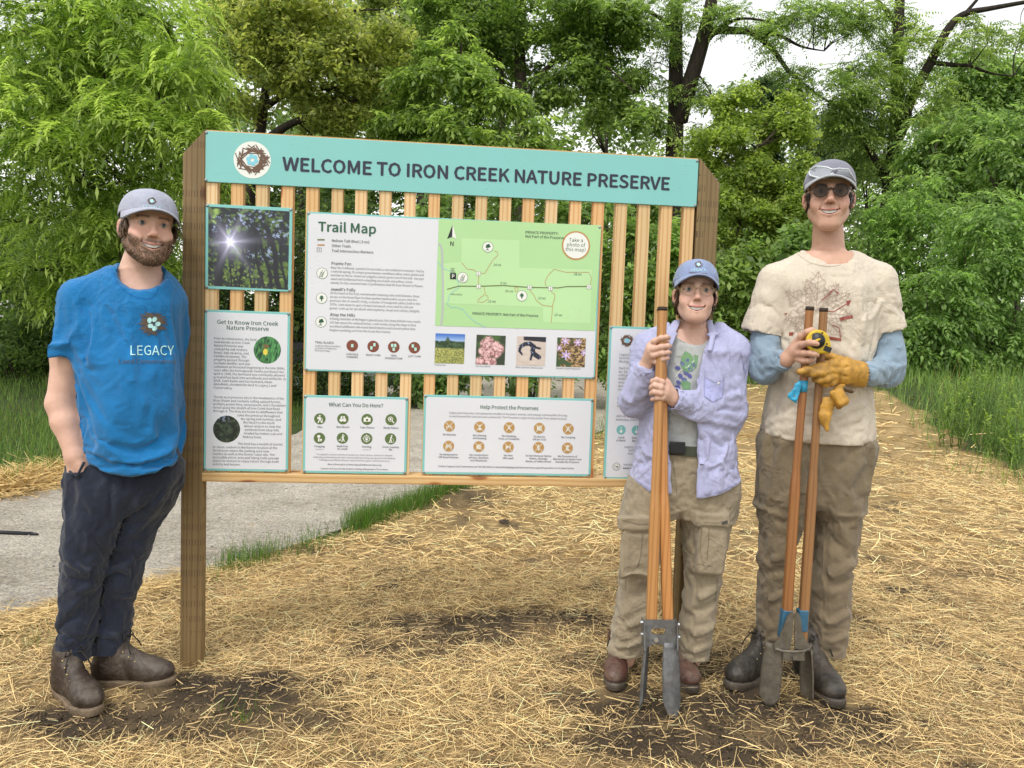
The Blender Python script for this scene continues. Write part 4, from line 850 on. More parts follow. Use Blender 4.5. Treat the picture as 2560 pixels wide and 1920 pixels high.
# ---- what can you do here
wc = panel('activities_board', rect_of((657.4, 854.8), (881.6, 857), (877.6, 1024.5), (652.8, 1021.5), WF), 'white board with green icons headed What Can You Do Here')
pr = Print(WP)
pr.text('What Can You Do Here?', 769, 879, 8.2, M_GRN, 0.012, 'CENTER', width=117)
ic = {
 'hike': [('d', 0, .55, .15), ('p', [(-.2, .35), (.15, .35), (.2, -.1), (-.15, -.1)]), ('l', [(-.05, -.1), (-.3, -.7)], .2), ('l', [(.08, -.1), (.25, -.4), (.3, -.7)], .2), ('l', [(.1, .25), (.45, .0), (.5, -.7)], .1), ('p', [(-.45, .35), (-.22, .35), (-.2, -.05), (-.42, -.05)])],
 'bino': [('d', -.28, -.2, .32), ('d', .28, -.2, .32), ('p', [(-.45, 0), (-.3, .5), (-.08, .5), (-.05, -.1)]), ('p', [(.45, 0), (.3, .5), (.08, .5), (.05, -.1)])],
 'cam': [('p', [(-.6, -.4), (.6, -.4), (.6, .3), (-.6, .3)]), ('p', [(-.2, .3), (.2, .3), (.15, .5), (-.15, .5)])],
 'lens': [('r', -.1, .1, .45, .33), ('l', [(.2, -.2), (.55, -.6)], .18), ('d', -.1, .1, .2)],
 'mush': [('d', -.1, .3, .28), ('p', [(-.2, .2), (0, .2), (.05, -.6), (-.25, -.6)]), ('d', .28, -.3, .2), ('p', [(.2, -.4), (.36, -.4), (.36, -.6), (.2, -.6)])],
 'dog': [('d', .1, .55, .14), ('p', [(-.05, .4), (.25, .35), (.2, -.1), (0, -.1)]), ('l', [(.05, -.1), (-.1, -.65)], .17), ('l', [(.15, -.1), (.35, -.6)], .17), ('l', [(.2, .3), (.45, .45)], .1), ('l', [(0, .25), (-.4, -.2)], .07), ('p', [(-.65, -.25), (-.3, -.25), (-.3, -.6), (-.4, -.4), (-.55, -.4), (-.62, -.6)])],
 'paw': [('r', 0, 0, .6, .5), ('d', 0, -.15, .22), ('d', -.25, .1, .1), ('d', .25, .1, .1), ('d', -.09, .27, .1), ('d', .1, .27, .1), ('l', [(0, .5), (0, .75)], .08), ('l', [(0, -.5), (0, -.75)], .08), ('l', [(.5, 0), (.75, 0)], .08), ('l', [(-.5, 0), (-.75, 0)], .08)],
 'ski': [('d', .2, .55, .14), ('p', [(.0, .4), (.25, .35), (.1, -.1), (-.1, -.1)]), ('l', [(0, -.1), (-.2, -.65)], .16), ('l', [(.05, -.1), (.2, -.65)], .16), ('l', [(-.5, -.68), (.5, -.62)], .07), ('l', [(.2, .2), (.45, .0), (.6, -.6)], .06)],
}
for (x, y, k, lab) in ((690.9, 904.8, 'hike', 'Hike'), (740.7, 904.8, 'bino', 'Bird Watch'), (793, 906, 'cam', 'Take Photos'), (844.8, 906.6, 'lens', 'Study Nature'), (690, 946.4, 'mush', 'Foraging'), (739.7, 946.4, 'dog', 'Walk Pets\non Leash'), (792, 947.4, 'paw', 'Hunting'), (843.7, 948, 'ski', 'Cross-Country\nSki')):
    pr.disc(x, y, 12.3, M_OLIVE); pr.icon(x, y, 12.3, ic[k], M_ICONW)
    if k == 'cam': pr.disc(x, y + 1, 2.6, M_OLIVE, 12, 0.0016)
    pr.text(lab, x, y + 19.5, 4.0, M_INK, 0.012, 'CENTER', 5.6)
pr.text('(see below*)', 690, 971.5, 2.2, M_GREY, 0, 'CENTER'); pr.text('(see below*)', 792, 972.5, 2.2, M_GREY, 0, 'CENTER')
pr.text('*Foraging of common species of mushroom, fruits, berries, and nuts is allowed.\nCollecting protected species and commercially harvesting any species is not allowed.\n*Hunting is permitted with prior approval from Legacy Land Conservancy.', 766, 984.2, 3.3, M_GREY, 0.004, 'CENTER', 6.1)
pr.text('More information at www.legacylandconservancy.org', 766, 1005.3, 3.4, M_INK, 0.008, 'CENTER')
pr.text('Contact us if you are interested in visiting with groups of 12 or more.', 766, 1014.6, 3.4, M_INK, 0.008, 'CENTER')
pr.build('lettering', wc)
# ---- help protect
hp = panel('rules_board', rect_of((916.9, 853), (1283, 861.2), (1274.8, 1029.3), (910.8, 1023.6), WF), 'wide white board with orange prohibition icons headed Help Protect the Preserves')
pr = Print(WP)
pr.text('Help Protect the Preserves', 1100.5, 884.5, 8.2, M_GRN, 0.012, 'CENTER', width=125)
pr.text('Enjoy your time here, but please be mindful of the plant, animal, and natural communities thriving\nin and around the land we have protected. The Preserve is open to the public from dawn to dusk.', 1099, 896.5, 4.3, M_GREY, 0.004, 'CENTER', 7.3, width=254)
ic2 = [[('r', -.35, -.2, .25, .17), ('r', .35, -.2, .25, .17), ('l', [(-.35, -.2), (0, .25), (.35, -.2)], .1)], [('p', [(-.4, .4), (.4, .4), (.1, .0), (-.1, .0)]), ('p', [(-.2, -.1), (.2, -.1), (.3, -.6), (-.3, -.6)])], [('p', [(0, .6), (.4, -.55), (.1, -.3), (-.1, -.3), (-.4, -.55)])], [('p', [(-.45, .45), (.45, .45), (.45, -.45), (-.45, -.45)])], [('p', [(0, .55), (.5, -.5), (.15, -.5), (0, -.1), (-.15, -.5), (-.5, -.5)])],
       [('r', -.4, -.2, .24, .1), ('r', .4, -.2, .24, .1), ('p', [(-.5, .05), (.5, .05), (.3, .3), (-.3, .3)])], [('p', [(-.5, .1), (0, .5), (.5, .1), (.4, -.5), (-.4, -.5)])], [('p', [(-.5, .2), (.3, .2), (.5, .45), (.4, -.5), (.2, -.1), (-.3, -.1), (-.45, -.5)])], [('p', [(0, .6), (.3, .1), (.1, -.6), (-.1, -.6), (-.3, .1)])], [('d', 0, .25, .3), ('p', [(-.4, -.5), (.4, -.5), (.2, .1), (-.2, .1)])]]
labs = ['No Bicycles', 'No Littering\nor Dumping', 'No Smoking,\nFires, or Fireworks', 'Do Not Go\nOff the Trail', 'No Camping', 'No Motorized or\nOff-Road Vehicles', 'No Construction\nof Forts, Benches,\nand Structures', 'No Pets\nOff Leash', 'Do Not Remove Native\nPlants, Animals,\nRocks, or Fallen Wood', 'No Placement of\nMemorials or Items From\nOutside the Preserve']
for i, (x, y) in enumerate(((970.8, 920.6), (1036, 922.4), (1099.8, 923.8), (1165.1, 925.2), (1227.4, 926.6), (969, 963.7), (1034.3, 964.7), (1097.9, 965.7), (1163.2, 966.6), (1225.6, 967.8))):
    pr.disc(x, y, 12.0, M_OCHRE); pr.icon(x, y, 11, ic2[i], M_ICONW); pr.icon(x, y, 11, [('l', [(-.7, -.75), (.7, .75)], .1), ('l', [(-.7, .75), (.7, -.75)], .1)], M_ICONW, 0.0018)
    pr.icon(x, y, 11, [('l', [(-.62, -.8), (.78, .7)], .07), ('l', [(-.62, .8), (.78, -.7)], .07)], M_OCHRE, 0.0015)
    pr.text(labs[i], x, y + 20, 3.9, M_INK, 0.012, 'CENTER', 6.0)
pr.text('Contact Legacy Land Conservancy at 734-302-5263 or stewardship@legacylandconservancy.org with questions or to report issues.', 1094.5, 1011, 3.7, M_INK, 0.008, 'CENTER', width=294)
pr.build('lettering', hp)
# ---- trail map
tm = panel('trail_map_board', rect_of((665.8, 457), (1300, 488), (1284, 817), (655, 802), WF), 'largest white board with the green Trail Map', bpx=0.006)
pr = Print(WP)
Z5 = lambda zx, zy: (656.7 + zx * 0.22917, 449.3 + zy * 0.22917)      # photo position of details on the left half
Z6 = lambda zx, zy: (933.2 + zx * 0.21875, 466.6 + zy * 0.21875)      # and on the map half
T = pr.text
T('Trail Map', *Z5(133, 217), 20, M_GRN, 0.028, width=126)
for zy, m in ((299, M_BLVD), (348, M_TRAIL)): pr.line([Z5(126, zy), Z5(194, zy)], 3.0, m)
pr.line([Z5(123, 375), Z5(163, 376), Z5(163, 413), Z5(123, 412), Z5(123, 375)], 0.9, M_INK); T('#', *Z5(137, 402), 4, M_INK)
for s, a in (('Nelson Taft Blvd (.5 mi)', (260, 318)), ('Other Trails', (260, 366)), ('Trail Intersection Markers', (259, 413))): T(s, *Z5(*a), 5.6, M_INK, 0.012)
for s, a in (('Prairie Fen', (256, 534)), ("Jewell's Folly", (248, 778)), ('Atop the Hills', (245, 1017))): T(s, *Z5(*a), 6.4, M_INK, 0.014)
para = [('Near the trailhead, a prairie fen provides a rare wetland encounter. Fed by\na natural spring, its unique groundwater conditions allow select plants and\nanimals to thrive. American angelica plants grow over 8 feet tall. Joe-pye\nweed and Goldenrod form a dazzling sea of pink and yellow. Listen\nclosely for the constant hum of pollinators that flit from flower to flower.', (254, 570), 203),
        ('At the heart of the trail, rest beneath towering oaks and hickories. Keep\nan eye on the forest floor for blue-spotted salamanders as you view the\nprevious site of Jewell\'s Folly, a cluster of hexagonal cabins built in the\n1970s. Look down to spot a former borrow pit, once used for soil and\ngravel. Look up for spicebush and raspberry, visual and culinary delights.', (247, 810), 197),
        ('A living reminder of Michigan\'s glacial past, this steep hillside rises nearly\n100 feet above the wetland below. Look closely along the slope to find\nwoodland wildflowers like round-lobed hepatica and smooth yellow false\nfoxglove peeking out from the forest floor leaves.', (243, 1052), 198)]
for s, a, w in para:
    for i, ln in enumerate(s.split('\n')):
        x, y = Z5(*a); T(ln, x - 0.25 * i, y + 8.15 * i, 4.7, M_GREY, 0.004, width=w * min(1, len(ln) / 74.0))
def leafy(x, y, r, kind):
    pr.disc(x, y, r, M_GRN, 28, 0.0); pr.disc(x, y, r * 0.93, M_ICONW, 28, 0.0004)
    if kind == 0:
        for dx, ln in ((-.3, .9), (-.1, 1.2), (.1, .8), (.25, 1.1)): pr.line([(x + dx * r - 2 * r * .1, y + .7 * r), (x + dx * r, y), (x + dx * r + .2 * r, y + (0.6 - ln) * r)], 0.9, M_GRN, 0.0008)
    elif kind == 1: pr.icon(x, y, r, [('p', [(0, .6), (.12, .35), (.35, .4), (.22, .12), (.45, 0), (.2, -.12), (.1, -.3), (.05, -.6), (-.05, -.6), (-.1, -.3), (-.2, -.12), (-.45, 0), (-.22, .12), (-.35, .4), (-.12, .35)])], M_GRN, 0.0008)
    else: pr.icon(x, y, r, [('d', -.15, .3, .2), ('d', .15, .38, .2), ('d', .3, .1, .2), ('d', .05, .08, .22), ('d', -.25, .0, .18), ('l', [(0, -.1), (-.1, -.5), (-.4, -.55)], .14), ('l', [(-.1, -.5), (.15, -.6)], .14)], M_GRN, 0.0008)
leafy(*Z5(171, 616), 12.2, 0); leafy(*Z5(166, 850), 12.0, 1); leafy(*Z5(161, 1074), 12.0, 2)
T('TRAIL BLAZES', *Z5(103, 1275), 4.6, M_INK, 0.01); T('Look for these symbols\non trees to help you\nfind your way.', *Z5(101, 1305), 3.8, M_GREY, 0.004, 'LEFT', 5.2)
for a, sqs, lab in (((455, 1298), [(0, 0)], 'CONTINUE\nFORWARD'), ((652, 1305), [(.22, .3), (-.3, -.25)], 'RIGHT TURN'), ((846, 1310), [(-.26, .26), (.26, .26), (0, -.4)], 'TRAIL\nINTERSECTION'), ((1040, 1317), [(-.25, .3), (.2, -.25)], 'LEFT TURN')):
    x, y = Z5(*a); pr.disc(x, y, 12.6, M_BLAZE)
    for (i, j) in sqs: pr.icon(x, y, 12.6, [('p', [(i - .2, j - .28), (i + .2, j - .28), (i + .2, j + .28), (i - .2, j + .28)])], M_BLAZE2)
    T(lab, x, y + 20.5, 3.9, M_INK, 0.01, 'CENTER', 6)
# the map itself
pr.poly([Z6(68, 28), Z6(1672, 92), Z6(1608, 1133), Z6(30, 1083)], M_MAPG, 0.0004)
pr.poly([Z6(293, 218), Z6(862, 240), Z6(862, 512), Z6(1578, 530), Z6(1560, 1060), Z6(1100, 1050), Z6(1095, 900), Z6(100, 862), Z6(110, 470), Z6(290, 455)], M_MAPG2, 0.0007)
pr.line([Z6(66, 274), Z6(86, 292), Z6(100, 350), Z6(108, 700), Z6(104, 950), Z6(90, 1080)], 4.0, M_ROAD, 0.0011)
pr.line([Z6(60, 455), Z6(85, 490), Z6(120, 522), Z6(178, 545), Z6(230, 600), Z6(258, 660), Z6(268, 705), Z6(225, 735), Z6(170, 780), Z6(165, 830), Z6(148, 865), Z6(190, 905), Z6(235, 900), Z6(300, 920), Z6(360, 990), Z6(430, 1050), Z6(530, 1098)], 1.5, M_CREEK, 0.0012)
pr.line([Z6(148, 724), Z6(265, 692), Z6(470, 694), Z6(700, 686), Z6(960, 705), Z6(1240, 710), Z6(1330, 697), Z6(1550, 695)], 2.2, M_BLVD, 0.0013)
for pl in ([(292, 458), (345, 525), (410, 530), (450, 562), (520, 568), (600, 435), (652, 385), (640, 350), (614, 347)], [(462, 570), (457, 690)], [(512, 700), (526, 760), (500, 790), (455, 825), (450, 848), (500, 852), (555, 820), (550, 790), (526, 780)], [(832, 700), (818, 715), (822, 745), (832, 750), (848, 730), (850, 712), (832, 700)], [(963, 730), (1005, 780), (1030, 835), (1090, 880), (1190, 894)], [(1172, 735), (1185, 755), (1210, 770), (1212, 810), (1190, 880), (1185, 960), (1175, 1055)], [(1128, 700), (1115, 650), (1150, 580), (1208, 525), (1320, 555), (1550, 556), (1573, 615), (1560, 690)]):
    pr.line([Z6(*q) for q in pl], 1.1, M_TRAIL, 0.0014)
for s, a in (('1', (460, 697)), ('2', (458, 569)), ('3', (963, 705)), ('4', (1169, 716)), ('5', (1549, 700))):
    x, y = Z6(*a); h = 4.6; pr.poly([(x - h, y - h), (x + h, y - h), (x + h, y + h), (x - h, y + h)], M_GREY, 0.0015); h = 4.1; pr.poly([(x - h, y - h), (x + h, y - h), (x + h, y + h), (x - h, y + h)], M_ICONW, 0.0017); T(s, x, y + 2.4, 4.8, M_INK, 0.0, 'CENTER', lift=0.002)
for s, a in (('.14 mi', (598, 491)), ('.5 mi', (668, 672)), ('.05 mi', (716, 752)), ('.15 mi', (545, 853)), ('.23 mi', (1038, 821)), ('.28 mi', (1392, 584)), ('.07 mi', (1202, 988))): T(s, *Z6(*a), 4.8, M_INK, 0.006, lift=0.0016)
T('PRIVATE PROPERTY:\nNot Part of the Preserve', *Z6(920, 172), 5.6, M_INK, 0.008, 'LEFT', 8.6, lift=0.0016)
T('PRIVATE PROPERTY: Not Part of the Preserve', *Z6(400, 974), 5.6, M_INK, 0.01, width=143, lift=0.0016)
T('IRON CREEK', *Z6(184, 780), 3.2, M_INK, 0.0, lift=0.0016); T('YOU\nARE\nHERE', *Z6(182, 527), 3.4, M_INK, 0.0, 'LEFT', 4.2, lift=0.0016)
x, y = Z6(208, 595); h = 6.6; pr.poly([(x - h, y - h), (x + h, y - h), (x + h, y + h), (x - h, y + h)], M_BLK, 0.0015); T('P', x, y + 3.8, 7.6, M_ICONW, 0.03, 'CENTER', lift=0.002)
pr.poly([Z6(203, 85), Z6(150, 224), Z6(200, 205)], M_BLK, 0.0015); pr.poly([Z6(203, 85), Z6(200, 205), Z6(242, 228)], M_ICONW, 0.0015); T('N', *Z6(196, 295), 9.5, M_BLK, 0.02, 'CENTER', lift=0.0016)
x, y = Z6(1421, 292); pr.disc(x, y, 30.6, M_TRAIL, 40, 0.0011); pr.disc(x, y, 27.2, M_ICONW, 40, 0.0015); T('Take a\nphoto of\nthis map!', x, y - 8, 7.4, M_GRN, 0.006, 'CENTER', 10.0, lift=0.002)
for kx, a in ((2, (552, 306)), (1, (887, 788)), (0, (303, 608))):
    x, y = Z6(*a)
    w0 = pr.w; pr.w = WP + 0.0014; leafy(x, y, 11.6, kx); pr.w = w0
for s, a in (('Prairie Fen', (24, 1477)), ('Joe-Pye Weed', (428, 1489)), ('Blue-Spotted Salamander', (826, 1500)), ('Round-Lobed Hepatica', (1224, 1510))): T(s, *Z6(*a), 3.6, M_GREY, 0.002)
pr.build('lettering', tm)
def fen_fn(X, Y):
    n = fbm2(X, Y, 0.07, 31, 3); n2 = fbm2(X, Y, 0.03, 33, 2); c = mixc(C3(0.05, 0.16, 0.55) + 0 * X[..., None], C3(0.35, 0.5, 0.75), sstep(0.0, 0.3, Y))
    tl = 0.24 - 0.14 * np.exp(-((X - 0.42) / 0.06) ** 2) + 0.06 * (n - .5)
    c = mixc(c, mixc(C3(0.02, 0.045, 0.015) + 0 * c, C3(0.07, 0.12, 0.05), sstep(.4, .7, n)), sstep(0, 0.02, Y - tl)); f = mixc(C3(0.16, 0.19, 0.05) + 0 * c, C3(0.50, 0.48, 0.14), sstep(0.4, 0.65, n2)); return mixc(c, f, sstep(0.47, 0.5, Y))
def joe_fn(X, Y):
    n = fbm2(X, Y, 0.05, 41, 3); n2 = fbm2(X, Y, 0.3, 42, 2); m = np.maximum.reduce([1 - sstep(.12, .2, np.hypot(X - a, Y - b)) for a, b in ((.3, .3), (.42, .2), (.65, .35), (.8, .45), (.25, .55), (.5, .55), (.7, .6), (.35, .8), (.55, .9), (.15, .9))])
    c = mixc(C3(0.035, 0.05, 0.025) + 0 * X[..., None], C3(0.06, 0.12, 0.03), sstep(.4, .6, n2)); return mixc(c, mixc(C3(0.30, 0.12, 0.13) + 0 * c, C3(0.85, 0.55, 0.55), sstep(.35, .65, n)), m)
def sal_fn(X, Y):
    n = fbm2(X, Y, 0.05, 51, 3); c = mixc(C3(0.52, 0.42, 0.36) + 0 * X[..., None], C3(0.68, 0.58, 0.52), fbm2(X, Y * 3, .3, 52, 2))
    c = mixc(c, C3(0.02, 0.02, 0.03), (1 - sstep(.0, .02, Y - 0.12 - 0.06 * (X - .2))) * sstep(.2, .25, X))
    d = np.full(X.shape, 9.0); P = [(.2, .62), (.1, .5), (.13, .35), (.28, .26), (.45, .24), (.58, .34), (.55, .5), (.62, .6), (.78, .7)]; W = [.02, .035, .05, .06, .065, .075, .07, .075, .07]
    for i in range(len(P) - 1):
        a, b = np.array(P[i]), np.array(P[i + 1]); t = np.clip(((X - a[0]) * (b - a)[0] + (Y - a[1]) * (b - a)[1]) / ((b - a) @ (b - a)), 0, 1); d = np.minimum(d, np.hypot(X - a[0] - t * (b - a)[0], Y - a[1] - t * (b - a)[1]) - (W[i] + (W[i + 1] - W[i]) * t))
    for p, q in (((.55, .5), (.5, .78)), ((.55, .34), (.8, .4))):
        a, b = np.array(p), np.array(q); t = np.clip(((X - a[0]) * (b - a)[0] + (Y - a[1]) * (b - a)[1]) / ((b - a) @ (b - a)), 0, 1); d = np.minimum(d, np.hypot(X - a[0] - t * (b - a)[0], Y - a[1] - t * (b - a)[1]) - .03)
    return mixc(c, mixc(C3(0.012, 0.014, 0.03) + 0 * c, C3(0.25, 0.3, 0.5), sstep(.62, .7, n)), 1 - sstep(0, .02, d))
def hep_fn(X, Y):
    n = fbm2(X + Y, Y - X * .5, 0.06, 61, 3); c = mixc(C3(0.06, 0.035, 0.015) + 0 * X[..., None], C3(0.55, 0.36, 0.17), sstep(.42, .65, n)); c = mixc(c, C3(0.05, 0.09, 0.03), sstep(.55, .7, fbm2(X, Y, .25, 62, 2)))
    for a, b, r in ((.28, .12, .16), (.72, .15, .15), (.33, .6, .18), (.08, .36, .12), (.95, .5, .13)):
        th = np.arctan2(Y - b, X - a); rr = np.hypot(X - a, Y - b); pr_ = r * (0.62 + 0.38 * np.cos(th * 6 + a * 9)); c = mixc(c, C3(0.62, 0.45, 0.78), 1 - sstep(pr_ * .9, pr_, rr)); c = mixc(c, C3(.8, .75, .8), 1 - sstep(.02, .035, rr))
    return c
for fn, q in ((fen_fn, ((35, 1158), (327, 1168), (315, 1460), (24, 1453))), (joe_fn, ((441, 1172), (729, 1183), (717, 1472), (429, 1465))), (sal_fn, ((841, 1187), (1127, 1196), (1114, 1482), (829, 1477))), (hep_fn, ((1238, 1199), (1521, 1207), (1507, 1494), (1225, 1487)))):
    picture('photograph', tm, [Z6(*a) for a in q], fn, WP + 0.0002, 56)
# ---- right-hand board, half hidden
rb_r = SWID - 0.004
a = rect_of((1318, 702.5), (1497, 712), (1480, 1040), (1303, 1032), WF)
lp = panel('conservancy_board', (a[0], rb_r, a[2], a[3]), 'tall white board half hidden behind the person in the lilac shirt')
pr = Print(WP)
Z4 = lambda zx, zy: (898.6 + zx * 0.23438, 691.3 + zy * 0.23438)
x, y = Z4(1945, 190); nest(pr, x, y, 17, 5)
T = pr.text
T('Legacy Land Conservancy is a\nland trust, working in southeast\nMichigan to protect land and water.', *Z4(1872, 326), 4.8, M_GREY, 0.004, 'LEFT', 7.4)
T('Each tree and field cleans our\nair. Each wetland is home to\ncritical species and provides\nwildlife habitat for all. It is\nsource water for communities,\nquality of life and land for\nour neighbors to enjoy.', *Z4(1868, 452), 4.8, M_GREY, 0.004, 'LEFT', 7.5)
T('Together with our partners, we\ncare for the land and every\nstream, wood and meadow.', *Z4(1852, 735), 4.8, M_GREY, 0.004, 'LEFT', 7.5)
T('Join us to protect land for\neveryone. Here is how:', *Z4(1842, 893), 4.8, M_GREY, 0.004, 'LEFT', 7.5)
for zx, zy, lab in ((1890, 1012, 'Lend\nA Hand'), (2030, 1016, 'Donate\nMoney'), (2170, 1020, 'Spread\nThe Word')):
    x, y = Z4(zx, zy); pr.disc(x, y, 10, M_TEALI); pr.icon(x, y, 10, [('l', [(0, .7), (0, -.1)], .14), ('d', 0, -.35, .3)], M_ICONW); T(lab, x, y + 18.5, 4.3, M_INK, 0.012, 'CENTER', 6.4)
T('Legacy Land Conservancy\n6276 Jackson Road\nAnn Arbor, Michigan', *Z4(2080, 1180), 4.6, M_GREY, 0.004, 'CENTER', 7.2)
x, y = Z4(1847, 1350); pr.disc(x, y, 8.2, M_INK, 24, 0.0003); pr.disc(x, y, 7.4, M_ICONW, 24, 0.0007); pr.disc(x, y, 5.6, M_INK, 24, 0.001, 4.9); pr.icon(x, y, 8, [('d', .2, -.05, .22), ('l', [(-.4, -.1), (-.2, .1), (0, -.1)], .15)], M_INK, 0.0013)
T('info@legacylandconservancy.org', *Z4(1912, 1340), 4.0, M_GREY, 0.004); T('www.legacylandconservancy.org', *Z4(1905, 1372), 4.2, M_INK, 0.012)
pr.build('lettering', lp)
# ================================================================== modelling by distance fields (bodies and clothes as one smooth surface each)
def smin(a, b, k):
    if k <= 0: return np.minimum(a, b)
    h = np.maximum(k - np.abs(a - b), 0) / k; return np.minimum(a, b) - h * h * k * .25
class Field:
    def __init__(s): s.u = []; s.s = []; s.cut = []; s.disp = []
    def _add(s, op, fn, c, R, k): (s.u if op == 'u' else s.s).append((fn, np.asarray(c, float), float(R), k)); return s
    def cap(s, a, b, ra, rb=None, k=.02, op='u', end=None):
        a = np.asarray(a, float); b = np.asarray(b, float); rb = ra if rb is None else rb; ba = b - a; L2 = ba @ ba + 1e-12
        def fn(p):
            pa = p - a; h = np.clip(pa @ ba / L2, 0, 1); d = np.linalg.norm(pa - h[:, None] * ba, axis=1) - (ra + (rb - ra) * h)
            if end is not None: d = np.maximum(d, (p - b) @ end)
            return d
        return s._add(op, fn, (a + b) / 2, math.sqrt(L2) / 2 + max(ra, rb), k)
    def chain(s, P, r, k=.01, op='u'):
        for i in range(len(P) - 1): s.cap(P[i], P[i + 1], r[i] if not np.isscalar(r) else r, r[i + 1] if not np.isscalar(r) else r, k if i == 0 else min(k, .004) + .001, op)
        return s
    def ecap(s, a, b, ra, rb, side, k=.02, op='u', end=None):
        "capsule with an elliptical section: radii (along side, across)"
        a = np.asarray(a, float); b = np.asarray(b, float); ba = b - a; L2 = ba @ ba + 1e-12; sd = np.asarray(side, float); sd = sd / np.linalg.norm(sd)
        def fn(p):
            pa = p - a; h = np.clip(pa @ ba / L2, 0, 1); q = pa - h[:, None] * ba; x = q @ sd; r1 = ra[0] + (rb[0] - ra[0]) * h; r2 = ra[1] + (rb[1] - ra[1]) * h
            y2 = np.maximum((q * q).sum(1) - x * x, 0); d = (np.sqrt((x / r1) ** 2 + y2 / r2 ** 2) - 1) * np.minimum(r1, r2)
            if end is not None: d = np.maximum(d, (p - b) @ end)
            return d
        return s._add(op, fn, (a + b) / 2, math.sqrt(L2) / 2 + max(ra + rb), k)
    def ell(s, c, r, k=.02, op='u', ax=None):
        c = np.asarray(c, float); r = np.broadcast_to(np.asarray(r, float), (3,)); ax = None if ax is None else np.asarray(ax, float)
        def fn(p):
            q = p - c
            if ax is not None: q = q @ ax.T
            k0 = np.linalg.norm(q / r, axis=1); k1 = np.linalg.norm(q / (r * r), axis=1) + 1e-9; return k0 * (k0 - 1) / k1
        return s._add(op, fn, c, r.max(), k)
    def box(s, c, h, ax, rnd=.004, k=.005, op='u'):
        c = np.asarray(c, float); h = np.asarray(h, float) - rnd; ax = np.asarray(ax, float)
        def fn(p):
            q = np.abs((p - c) @ ax.T) - h; return np.linalg.norm(np.maximum(q, 0), axis=1) + np.minimum(q.max(1), 0) - rnd
        return s._add(op, fn, c, np.linalg.norm(h) + rnd, k)
    def loft(s, sec, n=2.3, k=.03, op='u', tilt=0.0, ax=None):
        "stack of superellipse sections (z, cx, cy, a, b); ax turns the section about z"
        sec = np.array(sorted([tuple(q) for q in sec])); z0, z1 = sec[0, 0], sec[-1, 0]; zz = np.linspace(z0, z1, 160); T = np.stack([_pchip(sec[:, 0], sec[:, i], zz) for i in range(1, 5)], -1)
        ca, sa = math.cos(tilt), math.sin(tilt)
        def fn(p):
            t = np.clip((p[:, 2] - z0) / (z1 - z0), 0, 1) * 159; i = np.minimum(t.astype(int), 158); f = (t - i)[:, None]; q = T[i] * (1 - f) + T[i + 1] * f
            X = p[:, 0] - q[:, 0]; Y = p[:, 1] - q[:, 1]; x = np.abs(X * ca + Y * sa) / q[:, 2]; y = np.abs(-X * sa + Y * ca) / q[:, 3]
            d = ((x ** n + y ** n + 1e-12) ** (1 / n) - 1) * np.minimum(q[:, 2], q[:, 3]); return np.maximum(d, np.maximum(z0 - p[:, 2], p[:, 2] - z1))
        c = np.array([T[:, 0].mean(), T[:, 1].mean(), (z0 + z1) / 2]); R = math.hypot((z1 - z0) / 2, max(T[:, 2].max(), T[:, 3].max()) + np.ptp(T[:, 0]) / 2 + np.ptp(T[:, 1]) / 2)
        return s._add(op, fn, c, R, k)
    def ridge(s, P, w, h):
        "raised (h > 0) or sunken fold along a polyline"
        P = [np.asarray(q, float) for q in P]; c = np.mean(P, 0); R = max(np.linalg.norm(q - c) for q in P) + 2.5 * w
        def fn(p):
            d = np.full(len(p), 9.0)
            for a, b in zip(P[:-1], P[1:]):
                ba = b - a; t = np.clip((p - a) @ ba / (ba @ ba + 1e-12), 0, 1); d = np.minimum(d, np.linalg.norm(p - a - t[:, None] * ba, axis=1))
            return -1.35 * h * np.exp(-(d / (w * .85)) ** 2)
        s.disp.append((fn, c, R)); return s
    def wrinkle(s, amp, freq, seed, warp=.03, mask=None):
        fr = np.asarray(freq, float)
        def fn(p):
            q = p + warp * (vnoise(p * 9, seed + 5)[:, None] - .5) * np.array([1, 1, 1.6]); n = .72 * vnoise(q * fr, seed) + .28 * vnoise(q * fr * 2.3, seed + 3); r = 1 - np.abs(2 * n - 1); m = vnoise(p * 5, seed + 9)
            d = -1.0 * amp * (r ** 6 - .30) * (.2 + 1.2 * m); return d if mask is None else d * mask(p)
        s.disp.append((fn, None, 0)); return s
    def __call__(s, p, c=None, R=9.0):
        d = np.full(len(p), 9.0)
        for fn, pc, pr, k in s.u:
            if c is not None and np.linalg.norm(pc - c) > pr + R + k + .03: continue
            d = smin(d, fn(p), k)
        for fn, pc, pr, k in s.s:
            if c is not None and np.linalg.norm(pc - c) > pr + R + k + .03: continue
            d = -smin(-d, fn(p), k)
        for fn, pc, pr in s.disp:
            if c is not None and pc is not None and np.linalg.norm(pc - c) > pr + R: continue
            d = d + fn(p)
        for fn in s.cut: d = np.maximum(d, fn(p))
        return d
def _pchip(x, y, t):
    h = np.diff(x); m = np.diff(y) / h; d = np.zeros(len(x))
    for i in range(1, len(x) - 1): d[i] = 0 if m[i - 1] * m[i] <= 0 else 2 * m[i - 1] * m[i] / (m[i - 1] + m[i])
    d[0], d[-1] = m[0], m[-1]
    i = np.clip(np.searchsorted(x, t, side='right') - 1, 0, len(x) - 2); s = (t - x[i]) / h[i]
    return (1 + 2 * s) * (1 - s) ** 2 * y[i] + s * (1 - s) ** 2 * h[i] * d[i] + s * s * (3 - 2 * s) * y[i + 1] + s * s * (s - 1) * h[i] * d[i + 1]
